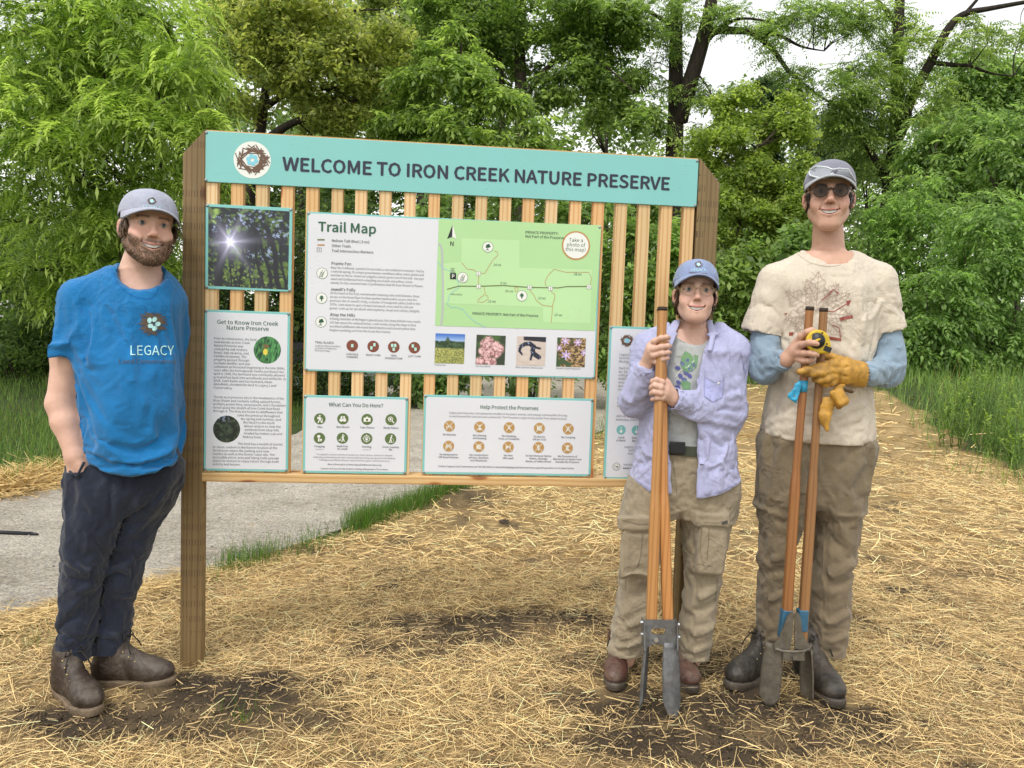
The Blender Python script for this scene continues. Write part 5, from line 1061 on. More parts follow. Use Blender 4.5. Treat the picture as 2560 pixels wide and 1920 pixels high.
def surface(f, lo, hi, h, only=None, n=20, project=True):
    "surface nets over the blocks that the surface passes through; returns vertices and quads"
    lo = np.asarray(lo, float); hi = np.asarray(hi, float); nb = np.ceil((hi - lo) / (h * n)).astype(int); N = nb * n + 4
    B = np.stack(np.meshgrid(*[np.arange(k) for k in nb], indexing='ij'), -1).reshape(-1, 3); cen = lo + (B + .5) * n * h; half = n * h * .866
    near = np.zeros(len(B), bool)
    for i in range(0, len(B), 4000): near[i:i + 4000] = np.abs(f(cen[i:i + 4000])) < half * 1.25 + .025
    if only is not None: near &= only(cen, n * h / 2)
    g = np.stack(np.meshgrid(*[np.arange(n + 1)] * 3, indexing='ij'), -1).reshape(-1, 3)
    ids, vs, qs = [], [], []
    E = [((0, 0, 0), (1, 0, 0)), ((0, 1, 0), (1, 1, 0)), ((0, 0, 1), (1, 0, 1)), ((0, 1, 1), (1, 1, 1)), ((0, 0, 0), (0, 1, 0)), ((1, 0, 0), (1, 1, 0)), ((0, 0, 1), (0, 1, 1)), ((1, 0, 1), (1, 1, 1)), ((0, 0, 0), (0, 0, 1)), ((1, 0, 0), (1, 0, 1)), ((0, 1, 0), (0, 1, 1)), ((1, 1, 0), (1, 1, 1))]
    gid = lambda I: (I[..., 0] + 1) * (N[1] * N[2]) + (I[..., 1] + 1) * N[2] + I[..., 2] + 1
    for b, c in zip(B[near], cen[near]):
        o = b * n; p = lo + (o + g) * h; D = f(p, c, half).reshape((n + 1,) * 3); S = D < 0
        if S.all() or not S.any(): continue
        cnt = np.zeros((n,) * 3); acc = np.zeros((n, n, n, 3))
        for e0, e1 in E:
            sl = lambda e: D[e[0]:e[0] + n, e[1]:e[1] + n, e[2]:e[2] + n]; a, bb = sl(e0), sl(e1); x = (a < 0) != (bb < 0); t = np.where(x, a / np.where(x, a - bb, 1), 0)
            cnt += x; e0 = np.array(e0); e1 = np.array(e1); acc += x[..., None] * (e0 + (e1 - e0) * t[..., None])
        m = cnt > 0; I = np.argwhere(m); ids.append(gid(I + o)); vs.append(lo + (o + I + acc[m] / cnt[m][:, None]) * h)
        for ax in range(3):
            q = [slice(0, n)] * 3; q1 = list(q); q1[ax] = slice(1, n + 1); a, bb = S[tuple(q)], S[tuple(q1)]; x = np.argwhere(a != bb)
            if not len(x): continue
            fl = a[tuple(x.T)]; u, v = [k for k in range(3) if k != ax]; du = np.eye(3, dtype=int)[u]; dv = np.eye(3, dtype=int)[v]; X = x + o
            Q = np.stack([gid(X - du - dv), gid(X - dv), gid(X), gid(X - du)], 1)
            if ax == 1: fl = ~fl
            Q[~fl] = Q[~fl][:, ::-1]; qs.append(Q)
    if not ids: return np.zeros((0, 3)), np.zeros((0, 4), int)
    ids = np.concatenate(ids); vs = np.concatenate(vs); qs = np.concatenate(qs); u, first = np.unique(ids, return_index=True); vs = vs[first]
    j = np.searchsorted(u, qs); j = np.minimum(j, len(u) - 1); ok = (u[j] == qs).all(1); Fq = j[ok]
    return vs, Fq
def skin_of(name, f, lo, hi, h, mat, parent, colour=None, **kw):
    V, F = surface(f, lo, hi, h, **kw); me = npmesh(name, V, F, None if colour is None else colour(V)); return link(name, me, mat, parent, True)
def R_(r, Y): return r * PV / FPX * Y
def secs(rows, Y=None):
    "sections from photo rows (y, left x, right x, Y, half depth m)"
    o = []
    for y, xl, xr, Yd, b in rows:
        a, c = A(xl, y, Yd), A(xr, y, Yd); m = (a + c) / 2; o.append((m[2], m[0], m[1], (c[0] - a[0]) / 2, b))
    return o
def bvh_of(o):
    me = o.data; V = [v.co for v in me.vertices]; return BVHTree.FromPolygons(V, [tuple(p.vertices) for p in me.polygons])
class Wrap:
    "print laid onto a garment: flat shapes given in photo pixels, dropped onto the cloth"
    def __init__(s, tree, lift=.0018): s.t = tree; s.bm = bmesh.new(); s.mats = []; s.lift = lift
    def add(s, V2, F, mat, sub=0):
        if mat not in s.mats: s.mats.append(mat)
        b = bmesh.new(); vs = [b.verts.new((x, y, 0)) for x, y in V2]
        for f in F:
            try: b.faces.new([vs[i] for i in f])
            except ValueError: pass
        bmesh.ops.triangulate(b, faces=b.faces[:])
        for k in range(3):
            L = [e for e in b.edges if e.calc_length() > 5]
            if L: bmesh.ops.subdivide_edges(b, edges=L, cuts=1); bmesh.ops.triangulate(b, faces=[f for f in b.faces if len(f.verts) > 3])
        mp = {}
        for v in b.verts:
            d = Vector(ray(v.co.x, v.co.y)).normalized(); h = s.t.ray_cast(Vector(CAMP), d); mp[v] = s.bm.verts.new(h[0] - d * s.lift) if h[0] is not None else None
        for f in b.faces:
            q = [mp[v] for v in f.verts]
            if all(v is not None for v in q) and max((q[i].co - q[i - 1].co).length for i in range(len(q))) < .03: s.bm.faces.new(q).material_index = s.mats.index(mat)
        b.free()
    def text(s, body, x, y, cap, mat, width=None, bold=0.0, rot=0.0):
        V, F = text_mesh(body, bold); V = V[:, :2].copy(); V[:, 0] -= V[:, 0].min(); sc = cap / cap_height(); sx = sc if width is None else width / V[:, 0].max(); c, q = math.cos(rot), math.sin(rot); px = V[:, 0] * sx; py = -V[:, 1] * sc
        s.add(np.stack([x + px * c - py * q, y + px * q + py * c], -1), F, mat)
    def poly(s, P, mat): s.add(P, [tuple(range(len(P)))], mat)
    def disc(s, x, y, rx, ry, mat, rot=0, n=14):
        a = np.linspace(0, 2 * np.pi, n, endpoint=False); c, q = math.cos(rot), math.sin(rot); s.poly([(x + rx * math.cos(t) * c - ry * math.sin(t) * q, y + rx * math.cos(t) * q + ry * math.sin(t) * c) for t in a], mat)
    def line(s, P, w, mat):
        P = np.array(P, float); V = []; F = []
        for i in range(len(P)):
            t = P[min(i + 1, len(P) - 1)] - P[max(i - 1, 0)]; t /= np.linalg.norm(t) + 1e-9; nn_ = np.array([-t[1], t[0]]) * w / 2; V += [P[i] + nn_, P[i] - nn_]
            if i: F.append((2 * i - 2, 2 * i - 1, 2 * i + 1, 2 * i))
        s.add(V, F, mat)
    def build(s, name, parent):
        me = bpy.data.meshes.new(name); s.bm.to_mesh(me); s.bm.free(); o = link(name, me, s.mats, parent); o['kind'] = 'stuff'; return o

# ------------------------------------------------------------------ cloth, skin and leather
def cloth_mat(name, c, var=.12, weave=900, rough=.9, stain=None, bump=.25, sheen=.2, fade=1.0):
    t = NT(name); co = t.coords(); f = t.noise(co, 14, 4, .6); f2 = t.noise(co, 260, 3, .7)
    b = t.ramp(f, [(.3, tuple(q * (1 - var) for q in c)), (.7, tuple(min(1, q * (1 + var)) for q in c))]); b = t.mix(.3, b, t.ramp(f2, [(.3, (.6, .6, .6)), (.7, (1.35, 1.35, 1.35))]), 'MULTIPLY')
    if stain:
        sc, amt, col = stain; n = t.noise(co, sc, 5, .7, .8); m = t.ramp(n, [(.52, (0, 0, 0)), (.72, (amt, amt, amt))]); b = t.mix(m, b, col)
    t.base(b); t.set(Roughness=rough); t.b.inputs['Specular IOR Level'].default_value = .15; t.b.inputs['Sheen Weight'].default_value = sheen; t.b.inputs['Sheen Roughness'].default_value = .6
    cr = t.noise(co, 5.5, 2, .5, 1.0); cr2 = t.ramp(cr, [(.40, (0, 0, 0)), (.5, (1, 1, 1)), (.60, (0, 0, 0))]); cr3 = t.ramp(t.noise(co, 12, 3, .55, .8), [(.40, (0, 0, 0)), (.5, (1, 1, 1)), (.60, (0, 0, 0))])
    b1 = t.bump(t.mix(.35, t.noise(co, weave, 2), t.noise(co, 45, 5, .65)), bump, .006); b2 = t.n('ShaderNodeBump', Strength=.40, Distance=.012); mk = t.ramp(t.noise(co, 3.0, 2), [(.40, (.15, .15, .15)), (.62, (1, 1, 1))]); t.l(t.mix(1.0, t.mix(.45, cr2, cr3), mk, 'MULTIPLY'), b2.inputs['Height']); t.l(b2.outputs[0], b1.inputs['Normal']); return t.m
def skin_mat():
    t = NT('skin'); c = t.attr(); co = t.coords(); f = t.noise(co, 38, 6, .7); c = t.mix(.34, c, t.ramp(f, [(.3, (.75, .65, .62)), (.7, (1.2, 1.18, 1.15))]), 'MULTIPLY')
    t.base(c); t.set(Roughness=.48); t.b.inputs['Specular IOR Level'].default_value = .4; t.b.inputs['Subsurface Weight'].default_value = .12; t.b.inputs['Subsurface Radius'].default_value = (.012, .005, .003); t.b.inputs['Subsurface Scale'].default_value = .6
    t.bump(t.noise(co, 300, 5, .7), .25, .0015); return t.m
M_SKIN = skin_mat(); M_HAIR = vcol_mat('hair', .45, spec=.35)
M_EYE = vcol_mat('eye', .12); M_TEETH = flat_print('teeth', (.72, .69, .62), .25)
def leather_mat(name, c, dust=.5, dc=(.30, .25, .19)):
    t = NT(name); co = t.coords(); f = t.noise(co, 30, 5, .7); b = t.ramp(f, [(.3, tuple(q * .6 for q in c)), (.7, tuple(q * 1.5 for q in c))]); n = t.noise(co, 11, 6, .75, .5); m = t.ramp(n, [(.44, (0, 0, 0)), (.62, (dust, dust, dust))]); b = t.mix(m, b, dc)
    t.base(b); t.set(Roughness=.55); t.bump(t.noise(co, 160, 5, .7), .35, .003); return t.m

# ------------------------------------------------------------------ heads
class Head:
    "head frame: x to the right of the picture, y out of the face, z up; origin between the ears at eye height"
    def __init__(s, x, y, Y, scale, yaw=0, pitch=0, roll=0, slim=1.0, jaw=1.0, chin=0.0, smile=1.0, nose=1.0):
        s.nose = nose
        s.o = A(x, y, Y); s.sc = scale; a = math.radians(yaw); b = math.radians(pitch); c = math.radians(roll)
        ey = np.array([math.sin(a) * math.cos(b), -math.cos(a) * math.cos(b), math.sin(b)]); ex = np.array([math.cos(a), math.sin(a), 0]); ez = np.cross(ey, ex) * -1; ez = np.cross(ex, -ey)
        if ez[2] < 0: ez = -ez
        s.ex = ex * math.cos(c) - ez * math.sin(c); s.ez = ez * math.cos(c) + ex * math.sin(c); s.ey = ey; s.slim = slim; s.jaw = jaw; s.chin = chin; s.smile = smile
    def w(s, p): p = np.asarray(p, float) * s.sc; return s.o + p[..., 0:1] * s.ex + p[..., 1:2] * s.ey + p[..., 2:3] * s.ez
    def loc(s, P): q = np.asarray(P) - s.o; return np.stack([q @ s.ex, q @ s.ey, q @ s.ez], -1) / s.sc
    def ax(s): return np.stack([s.ex, s.ey, s.ez])
    def build(s, f):
        sl = s.slim; k_ = s.sc; AX = s.ax()
        E = lambda c, r, k=.02, op='u', rot=None: f.ell(s.w(c), np.array(r) * k_, k * k_, op, AX if rot is None else rot @ AX)
        Cp = lambda a, b, r0, r1, k=.02, op='u': f.cap(s.w(a), s.w(b), r0 * k_, r1 * k_, k * k_, op)
        E((0, -.015, .035), (.074 * sl, .093, .088)); E((0, .028, -.035), (.059 * sl, .060, .078), .03); E((0, .045, .042), (.058 * sl, .045, .045), .03)
        ch = s.chin
        for g in (-1, 1):
            Cp((g * .047 * s.jaw, .004, -.060), (g * .017, .066, -.104 - ch), .021, .019, .03)
            E((g * .040 * sl, .056, -.030), (.023, .022, .021), .02); E((g * .037 * sl, .066, -.048), (.018, .018, .017), .022)
        E((0, .072, -.106 - ch), (.019 * s.jaw, .016, .015), .02); E((0, .068, -.072), (.034, .026, .030), .02)
        Cp((-.034, .076, .017), (0, .085, .015), .011, .010, .014); Cp((.034, .076, .017), (0, .085, .015), .011, .010, .014)
        for g in (-1, 1): E((g * .031, .095, .001), (.016, .012, .0095), .010, 's')
        ns = s.nose; Cp((0, .086, .010), (0, .086 + .021 * ns, -.030), .0075 * ns, .0095 * ns, .012); E((0, .087 + .023 * ns, -.034), (.0115 * ns, .0110 * ns, .0100 * ns), .008)
        for g in (-1, 1): E((g * .0125 * ns, .088 + .011 * ns, -.039), (.0078 * ns, .0100, .0070 * ns), .006); E((g * .0062, .107, -.0445), (.0036, .005, .003), .002, 's')
        for g in (-1, 1): E((g * .031, .0735, .000), (.0155, .0148, .0140), .004); Cp((g * .0185, .0875, -.0026), (g * .030, .0895, .0000), .0010, .0017, .0012, 's'); Cp((g * .030, .0895, .0000), (g * .0435, .0830, -.0020), .0017, .0010, .0012, 's')
        m = s.smile; zc = -.0655
        U = [(-.034, .0735, zc + .0060 * m), (-.019, .0895, zc + .0010), (-.004, .0965, zc - .0010), (.004, .0965, zc - .0010), (.019, .0895, zc + .0010), (.034, .0735, zc + .0060 * m)]
        Lo = [(-.032, .0745, zc + .004), (-.017, .0880, zc - .0115), (0, .0930, zc - .0172), (.017, .0880, zc - .0115), (.032, .0745, zc + .004)]
        for a, b in zip(U, U[1:]): Cp(a, b, .0040, .0040, .004)
        for a, b in zip(Lo, Lo[1:]): Cp(a, b, .0048, .0048, .005)
        Op = [(-.029, .0805, zc + .0035), (-.016, .0925, zc - .0050), (0, .0985, zc - .0088), (.016, .0925, zc - .0050), (.029, .0805, zc + .0035)]; OR = [.0018, .0050, .0062, .0050, .0018]
        for a, b, ra, rb in zip(Op, Op[1:], OR, OR[1:]):
            for dy in (.003, -.004, -.010): Cp((a[0] * (1 + dy * 2), a[1] + dy, a[2]), (b[0] * (1 + dy * 2), b[1] + dy, b[2]), ra, rb, .0012, 's')
        s.U, s.Lo = U, Lo
        for g in (-1, 1):
            f.ridge([s.w(q) for q in ((g * .016, .098, -.036), (g * .026, .089, -.050), (g * .034, .078, -.066))], .0042 * k_, -.0030 * k_)
            f.ridge([s.w(q) for q in ((g * .020, .083, -.010), (g * .031, .084, -.0125), (g * .042, .076, -.009))], .0035 * k_, -.0010 * k_)
            ro = np.array([[1, 0, 0], [0, math.cos(.25), math.sin(.25)], [0, -math.sin(.25), math.cos(.25)]]); t = g * .45; ro = ro @ np.array([[math.cos(t), math.sin(t), 0], [-math.sin(t), math.cos(t), 0], [0, 0, 1]])
            E((g * .079 * sl, -.008, -.012), (.0085, .018, .031), .007, 'u', ro); E((g * .087 * sl, -.002, -.008), (.006, .010, .018), .005, 's', ro)
        return f
    def colour(s, V, base, blush, hairc=None, beard=None, hairline=True, lip=(.46, .19, .16)):
        q = s.loc(V); x, y, z = q.T; n = len(V); C = np.tile(np.array(base, float), (n, 1)); nz = vnoise(V * 60, 3); ax_ = np.abs(x)
        def mixm(col, m): nonlocal C; C = C + (np.array(col) - C) * np.clip(m, 0, 1)[:, None]
        ishead = (np.linalg.norm(q * [1, .8, .75], axis=1) < .15) & (z > -.15)
        g = lambda cx, cy, cz, r: np.exp(-(((ax_ - cx) ** 2 + (y - cy) ** 2 + (z - cz) ** 2) / r ** 2))
        mixm(blush, .50 * g(.040, .066, -.032, .024)); mixm(blush, .32 * g(0, .112, -.034, .018)); mixm(blush, .6 * g(.080, -.005, -.012, .025)); mixm(blush, .35 * g(0, .07, -.108, .02))
        mixm((.33, .17, .12), .5 * g(.031, .085, .006, .009)); la = np.abs(ax_ - .031); mixm((.07, .03, .02), .75 * ishead * (y > .07) * (la < .0135) * np.exp(-((z - (.0022 - 22 * la * la)) / .0016) ** 2))  # upper eyelid shading put into the skin colour, then the lash line
        dl = np.full(n, 9.0)
        for P in (s.U, s.Lo):
            for a, b in zip(P, P[1:]):
                a, b = np.array(a), np.array(b); ba = b - a; t = np.clip((q - a) @ ba / (ba @ ba), 0, 1); dl = np.minimum(dl, np.linalg.norm(q - a - t[:, None] * ba, axis=1))
        if beard is not None:
            side = sstep(.048, .056, ax_) * sstep(.010, -.014, z) * sstep(-.012, .0, y) * (1 - sstep(.030, .050, y - .4 * np.minimum(0, z + .03)))
            low = sstep(-.050, -.060, z + .10 * np.maximum(0, .05 - ax_)) * sstep(-.142, -.122, z - .35 * np.minimum(0, y - .05)) * sstep(.0, .02, y)
            cheekline = sstep(-.043, -.058, z - .55 * np.maximum(0, ax_ - .036)) * sstep(.0, .012, y)
            mo = np.exp(-((z + .0545) / .0065) ** 2) * (ax_ < .030) * (y > .074)
            m = np.maximum.reduce([side, low * (1 - sstep(-.135, -.118, -z) * 0), cheekline * (z > -.135), mo]) * ishead; s.beardm = m * (1 - sstep(.0075, .004, dl)); mixm(beard, .80 * s.beardm * (.6 + .5 * nz))
        mixm(lip, sstep(.0072, .0045, dl) * ishead * .85)
        if beard is None and False: pass
        br = np.exp(-((z - .0205 + .10 * np.abs(ax_ - .030)) / .0042) ** 2) * sstep(.010, .015, ax_) * sstep(.052, .046, ax_) * (y > .05)
        if hairc is not None: mixm(hairc, br * .85); mixm(hairc, ishead * np.maximum(sstep(.062, .07, z), np.maximum(sstep(.006, .016, z - .015 + .4 * (y - .02)) * (y < .045), sstep(-.01, -.025, y) * sstep(-.09, -.07, z))))
        mixm((.05, .012, .01), (g(.0062, .107, -.0445, .004) > .4) * .7 * ishead)
        inner = ishead & (ax_ < .030) & (y < .0905 - 8 * ax_ * ax_) & (y > .064) & (np.abs(z + .0715) < .0105); mixm((.10, .02, .02), inner * .9)
        return C
    def eyes(s, parent, iris):
        for g in (-1, 1):
            mb = MB(); c = np.array([g * .031, .0738, -.0005]); mb.sphere((0, 0, 0), .0126, 40, 28); V = np.array(mb.v)
            me = bpy.data.meshes.new('eye'); P = s.w(V + c); me.from_pydata([tuple(q) for q in P], [], mb.f); me.update()
            dd = V / .0126; look = np.array([0, 1, 0.02]); ang = np.arccos(np.clip(dd @ look, -1, 1)); C = np.where((ang < .24)[:, None], (.008, .008, .008), np.where((ang < .47)[:, None], np.array(iris) * .6, (.30, .27, .25)))
            a = me.color_attributes.new('Col', 'FLOAT_COLOR', 'POINT'); c4 = np.ones((len(V), 4), np.float32); c4[:, :3] = C; a.data.foreach_set('color', c4.ravel()); link('eye', me, M_EYE, parent, True)
        mb = MB(); n = 12; V = []
        for i in range(n + 1):
            t = (i / n - .5) * 2; x = t * .0275; yy = .0922 - .0135 * t * t; z0 = -.0655 + .0045 - .0050 * (1 - t * t)
            for zz in (z0 + .003, z0 - .0100 * (1 - .6 * t * t)): V.append(s.w((x, yy - (0 if zz > z0 else .0008), zz)))
        mb.add(V, [(2 * i, 2 * i + 2, 2 * i + 3, 2 * i + 1) for i in range(n)]); mb.build('teeth', M_TEETH, parent, True)
    def tufts(s, parent, n, colr, L, region, name='hair', width=.0034, flow=None, seed=0):
        "locks of hair from the scalp: region gives (angle round the head, height) ranges in the head frame"
        r = np.random.default_rng(seed); P, H, Ls, Pt, B, Rl = [], [], [], [], [], []
        VV, FF, CC = [], [], []; o = 0
        for (a0, a1, z0, z1, cnt, l0, l1, dn) in region:
            cnt = int(cnt * 2.6)
            for i in range(cnt):
                a = math.radians(r.uniform(a0, a1)); z = r.uniform(z0, z1); rad = math.sqrt(max(.1, 1 - ((z - .03) / .1) ** 2)); p = np.array([.075 * s.slim * math.sin(a) * rad, -.015 + .092 * math.cos(a) * rad, z]); nrm = np.array([math.sin(a), math.cos(a), 0]); l = r.uniform(l0, l1)
                side = np.array([math.cos(a), -math.sin(a), 0]); pts = [p + nrm * .003]; v = nrm * r.uniform(.15, .5) + np.array([0, 0, -dn]) + side * r.normal(0, .35); v /= np.linalg.norm(v)
                for k in range(4): pts.append(pts[-1] + v * l / 4); v = v + np.array([0, 0, -.25]) + r.normal(0, .28, 3) - nrm * .18; v /= np.linalg.norm(v)
                w = width * r.uniform(.7, 1.6); sd = side * w; V = []
                for k, q in enumerate(pts): ww = sd * (1 - k / 5.2); V += [s.w(q + ww), s.w(q - ww)]
                VV += V; FF += [(o + 2 * k, o + 2 * k + 1, o + 2 * k + 3, o + 2 * k + 2) for k in range(4)]; o += len(V); CC += [np.array(colr) * r.uniform(.55, 1.5)] * len(V)
        return link(name, npmesh(name, np.array(VV), np.array(FF), np.array(CC)), M_HAIR, parent)
def cap_hat(H, parent, mat, seam_mat, tilt=0.0, lift=0.0, size=1.0, brim_len=.070, droop=.027, name='baseball_cap'):
    n, m = 72, 22; V = []
    cen = np.array([0, -.012, .022 + lift]); rx, ry, rz = .0865 * size * H.slim, .1055 * size, .079 * size; ct, st = math.cos(tilt), math.sin(tilt)
    def tr(p):
        p = np.asarray(p, float) - [0, -.1, .02]; return H.w(np.array([p[0], p[1] * ct - p[2] * st, p[1] * st + p[2] * ct]) + [0, -.1, .02])
    for j in range(m + 1):
        th = math.pi / 2 * (1 - j / m) * 1.0
        for i in range(n):
            ph = 2 * math.pi * i / n; seam = 1 - .012 * math.exp(-((((ph + math.pi / 6 * 0) / (math.pi / 3)) % 1 - .5) * 2 / .12) ** 2 * 0 - (min((ph / (math.pi / 3)) % 1, 1 - (ph / (math.pi / 3)) % 1) / .05) ** 2)
            s_ = math.sin(th) ** .55; z = math.cos(th) ** .95; wob = 1 + .006 * math.sin(5 * ph + 3 * th) + .005 * math.sin(9 * ph + 1)
            front = max(0, math.cos(ph - math.pi / 2)); V.append(tr(cen + np.array([rx * s_ * math.cos(ph) * seam * wob, ry * s_ * math.sin(ph) * seam * wob, rz * z * (1 + .06 * front) * seam - .004])))
    F = [(j * n + i, j * n + (i + 1) % n, (j + 1) * n + (i + 1) % n, (j + 1) * n + i) for j in range(m) for i in range(n)]
    mb = MB(); mb.add(V, F); crown = mb.build(name, mat, parent, True); so = crown.modifiers.new('cloth', 'SOLIDIFY'); so.thickness = .0025; so.offset = 1
    mb = MB(); p = cen + np.array([0, 0, rz]); mb.sphere(tr(p), .0065 * H.sc, 10, 6); mb.build('button', mat, crown, True)
    V = []; nu, nv = 30, 9; A0 = math.radians(72)
    for j in range(nv + 1):
        v = j / nv
        for i in range(nu + 1):
            u = (i / nu * 2 - 1) * A0; prof = math.cos(u / A0 * math.pi / 2) ** .42; x = (rx - .001) * math.sin(u) * (1 + .05 * v * prof); y = cen[1] + (ry - .001) * math.cos(u) + brim_len * v * prof
            V.append(tr(np.array([x, y, cen[2] + .002 - droop * (x / rx) ** 2 * (.25 + .75 * v) - .016 * v * v * prof])))
    F = [(j * (nu + 1) + i, j * (nu + 1) + i + 1, (j + 1) * (nu + 1) + i + 1, (j + 1) * (nu + 1) + i) for j in range(nv) for i in range(nu)]
    mb = MB(); mb.add(V, F); b = mb.build('brim', seam_mat, crown, True); so = b.modifiers.new('board', 'SOLIDIFY'); so.thickness = .004; so.offset = 0
    return crown
def boot(parent, heel, toe_dir, mat, sole_mat, lace_mat, L=.295, hgt_=.17, moc=False, welt=None):
    "lace-up work boot; heel point on the ground and heading"
    d = np.array([toe_dir[0], toe_dir[1], 0.0]); d /= np.linalg.norm(d); sd = np.array([-d[1], d[0], 0]); up = np.array([0, 0, 1.0]); o = np.array([heel[0], heel[1], 0.0]); AX = np.stack([d, sd, up]); k = L / .295
    W = lambda x, y, z: o + (d * x + sd * y) * k + up * z * k
    f = Field(); f.ell(W(.235, 0, .055), np.array((.060, .046, .040)) * k, .02 * k, 'u', AX); f.ecap(W(.05, 0, .055), W(.20, .002, .050), (.037 * k, .045 * k), (.043 * k, .038 * k), sd, .02 * k)
    f.ecap(W(.085, 0, .125), W(.205, 0, .072), (.036 * k, .040 * k), (.034 * k, .028 * k), sd, .03 * k); f.ecap(W(.062, 0, .07), W(.070, 0, hgt_), (.043 * k, .050 * k), (.046 * k, .054 * k), sd, .025 * k)
    z0 = .024 * k; f.cut.append(lambda p: z0 - p[:, 2])
    f.ridge([W(.175, -.046, .06), W(.185, -.03, .088), W(.188, 0, .098), W(.185, .03, .088), W(.175, .046, .06)], .004, -.002 if not moc else -.0045)
    if moc: f.ridge([W(.20, -.035, .085), W(.26, -.022, .082), W(.275, 0, .080), W(.26, .022, .082), W(.20, .035, .085)], .0045, .005)
    f.ridge([W(.02, -.05, .10), W(.10, -.045, .085), W(.17, -.05, .05)], .003, -.0018); f.ridge([W(.02, .05, .10), W(.10, .045, .085), W(.17, .05, .05)], .003, -.0018)
    f.wrinkle(.003, (40, 40, 40), 17)
    P = [W(a, b, c) for a in (-.03, .33) for b in (-.09, .09) for c in (0, hgt_ + .08)]
    b = skin_of('boot', f, np.min(P, 0), np.max(P, 0), .0042, mat, parent)
    mb = MB(); n = 40; V = []
    for z in (0.0, .013, .022, .0285):
        for i in range(n):
            a = 2 * math.pi * i / n; x = .145 + .157 * math.cos(a); c_ = math.cos(a); wd = .0445 - .006 * math.exp(-((x - .11) / .05) ** 2) + .004 * (c_ > 0); y = wd * math.copysign(abs(math.sin(a)) ** .75, math.sin(a)); e = .003 if z in (.013, .022) else 0
            spring = .012 * max(0, (x - .20) / .1) ** 2; V.append(W(x * (1) + e * c_, y + e * math.sin(a), z + spring))
    F = [(j * n + i, j * n + (i + 1) % n, (j + 1) * n + (i + 1) % n, (j + 1) * n + i) for j in range(3) for i in range(n)] + [tuple(range(n - 1, -1, -1)), tuple(3 * n + i for i in range(n))]
    mb.add(V, F); mb.build('sole', sole_mat, b)
    mb = MB(); rows = [(.195, .088), (.172, .101), (.150, .116), (.130, .134), (.114, .154)]
    for i, (x, z) in enumerate(rows):
        for g in (-1, 1):
            mb.tube([W(x, g * .024, z + .002), W(x - .008, g * .008, z + .015), W(x - .016, -g * .020, z + .014)], .0028, 6)
    for g in (-1, 1):
        mb.tube([W(.112, 0, .172), W(.135, g * .02, .178), W(.150, g * .036, .150), W(.160, g * .042, .128)], .0025, 6); mb.tube([W(.112, 0, .172), W(.128, g * .024, .195), W(.135, g * .034, .172), W(.118, g * .006, .170)], .0025, 6)
    mb.build('laces', lace_mat, b, True)['kind'] = 'stuff'
    for i, (x, z) in enumerate(rows):
        for g in (-1, 1):
            mb = MB(); c = W(x - .003, g * .031, z - .002); mb.sphere(c, .0038, 7, 5); mb.build('eyelet', M_BRASS, b, True)
    return b
M_BRASS = plain('brass', (.45, .34, .16), .35, .9)
# ------------------------------------------------------------------ letting the clothes hang: a short cloth simulation gives them their creases
def drape(jobs, colliders, frames=22, gravity=.35):
    "jobs: (garment, growth, bending, pin function on world points)"
    sc_g = scene.gravity[:]; scene.gravity = (0, 0, -9.81 * gravity); mods = []
    for c in colliders:
        m = c.modifiers.new('collide', 'COLLISION'); c.collision.thickness_outer = .004; c.collision.thickness_inner = .02; c.collision.cloth_friction = 12; mods.append((c, m))
    for o, grow, bend, pin, q in jobs:
        n = len(o.data.vertices); V = np.empty(n * 3, np.float32); o.data.vertices.foreach_get('co', V); V = V.reshape(-1, 3); w = np.clip(pin(V), 0, 1)
        g = o.vertex_groups.new(name='pin')
        for lv in np.unique(np.round(w, 1)):
            if lv > 0: g.add(np.where(np.abs(np.round(w, 1) - lv) < .01)[0].tolist(), float(lv), 'REPLACE')
        m = o.modifiers.new('cloth', 'CLOTH'); s = m.settings; s.quality = q; s.mass = .25; s.tension_stiffness = 25; s.compression_stiffness = 25; s.shear_stiffness = 8; s.bending_stiffness = bend; s.air_damping = 2; s.tension_damping = 5; s.compression_damping = 5; s.shear_damping = 5; s.bending_damping = .5
        s.shrink_min = -grow; s.vertex_group_mass = 'pin'; s.pin_stiffness = 1
        cs = m.collision_settings; cs.use_collision = True; cs.distance_min = .004; cs.collision_quality = 1; cs.use_self_collision = False
        m.point_cache.frame_start = 1; m.point_cache.frame_end = frames
    for k in range(1, frames + 1): scene.frame_set(k)
    dg = bpy.context.evaluated_depsgraph_get()
    for o, grow, bend, pin, q in jobs:
        me = bpy.data.meshes.new_from_object(o.evaluated_get(dg)); old = o.data; o.modifiers.clear(); o.data = me; o.vertex_groups.clear()
        m = o.modifiers.new('smooth', 'SUBSURF'); m.levels = 1; m.render_levels = 1
        dg2 = bpy.context.evaluated_depsgraph_get(); me2 = bpy.data.meshes.new_from_object(o.evaluated_get(dg2)); o.modifiers.clear(); o.data = me2; me2.polygons.foreach_set('use_smooth', np.ones(len(me2.polygons), bool)); bpy.data.meshes.remove(old)
    for c, m in mods: c.modifiers.remove(m)
    scene.frame_set(1); scene.gravity = sc_g

def legs(f, LA, LB, zc, n=2.3):
    "two trouser legs that touch but stay apart below the crotch"
    N_ = lambda S: [(z, x, y, a * (.915 + .085 * float(sstep(zc - .06, zc + .06, z))), b * .95) for z, x, y, a, b in S]; f.loft(N_(secs(LA)), n, .010); fa = f.u[-1]; f.loft(N_(secs(LB)), n, .010); fb = f.u[-1]; c = (fa[1] + fb[1]) / 2
    f.s.append((lambda p: np.maximum(np.abs(fa[0](p) - fb[0](p)) * .5 - .0045, p[:, 2] - zc), c, max(fa[2], fb[2]) + .2, .003))
def Zof(x, y, Y): return A(x, y, Y)[2]
def zband(z, lo, hi): return sstep(lo, hi, z)
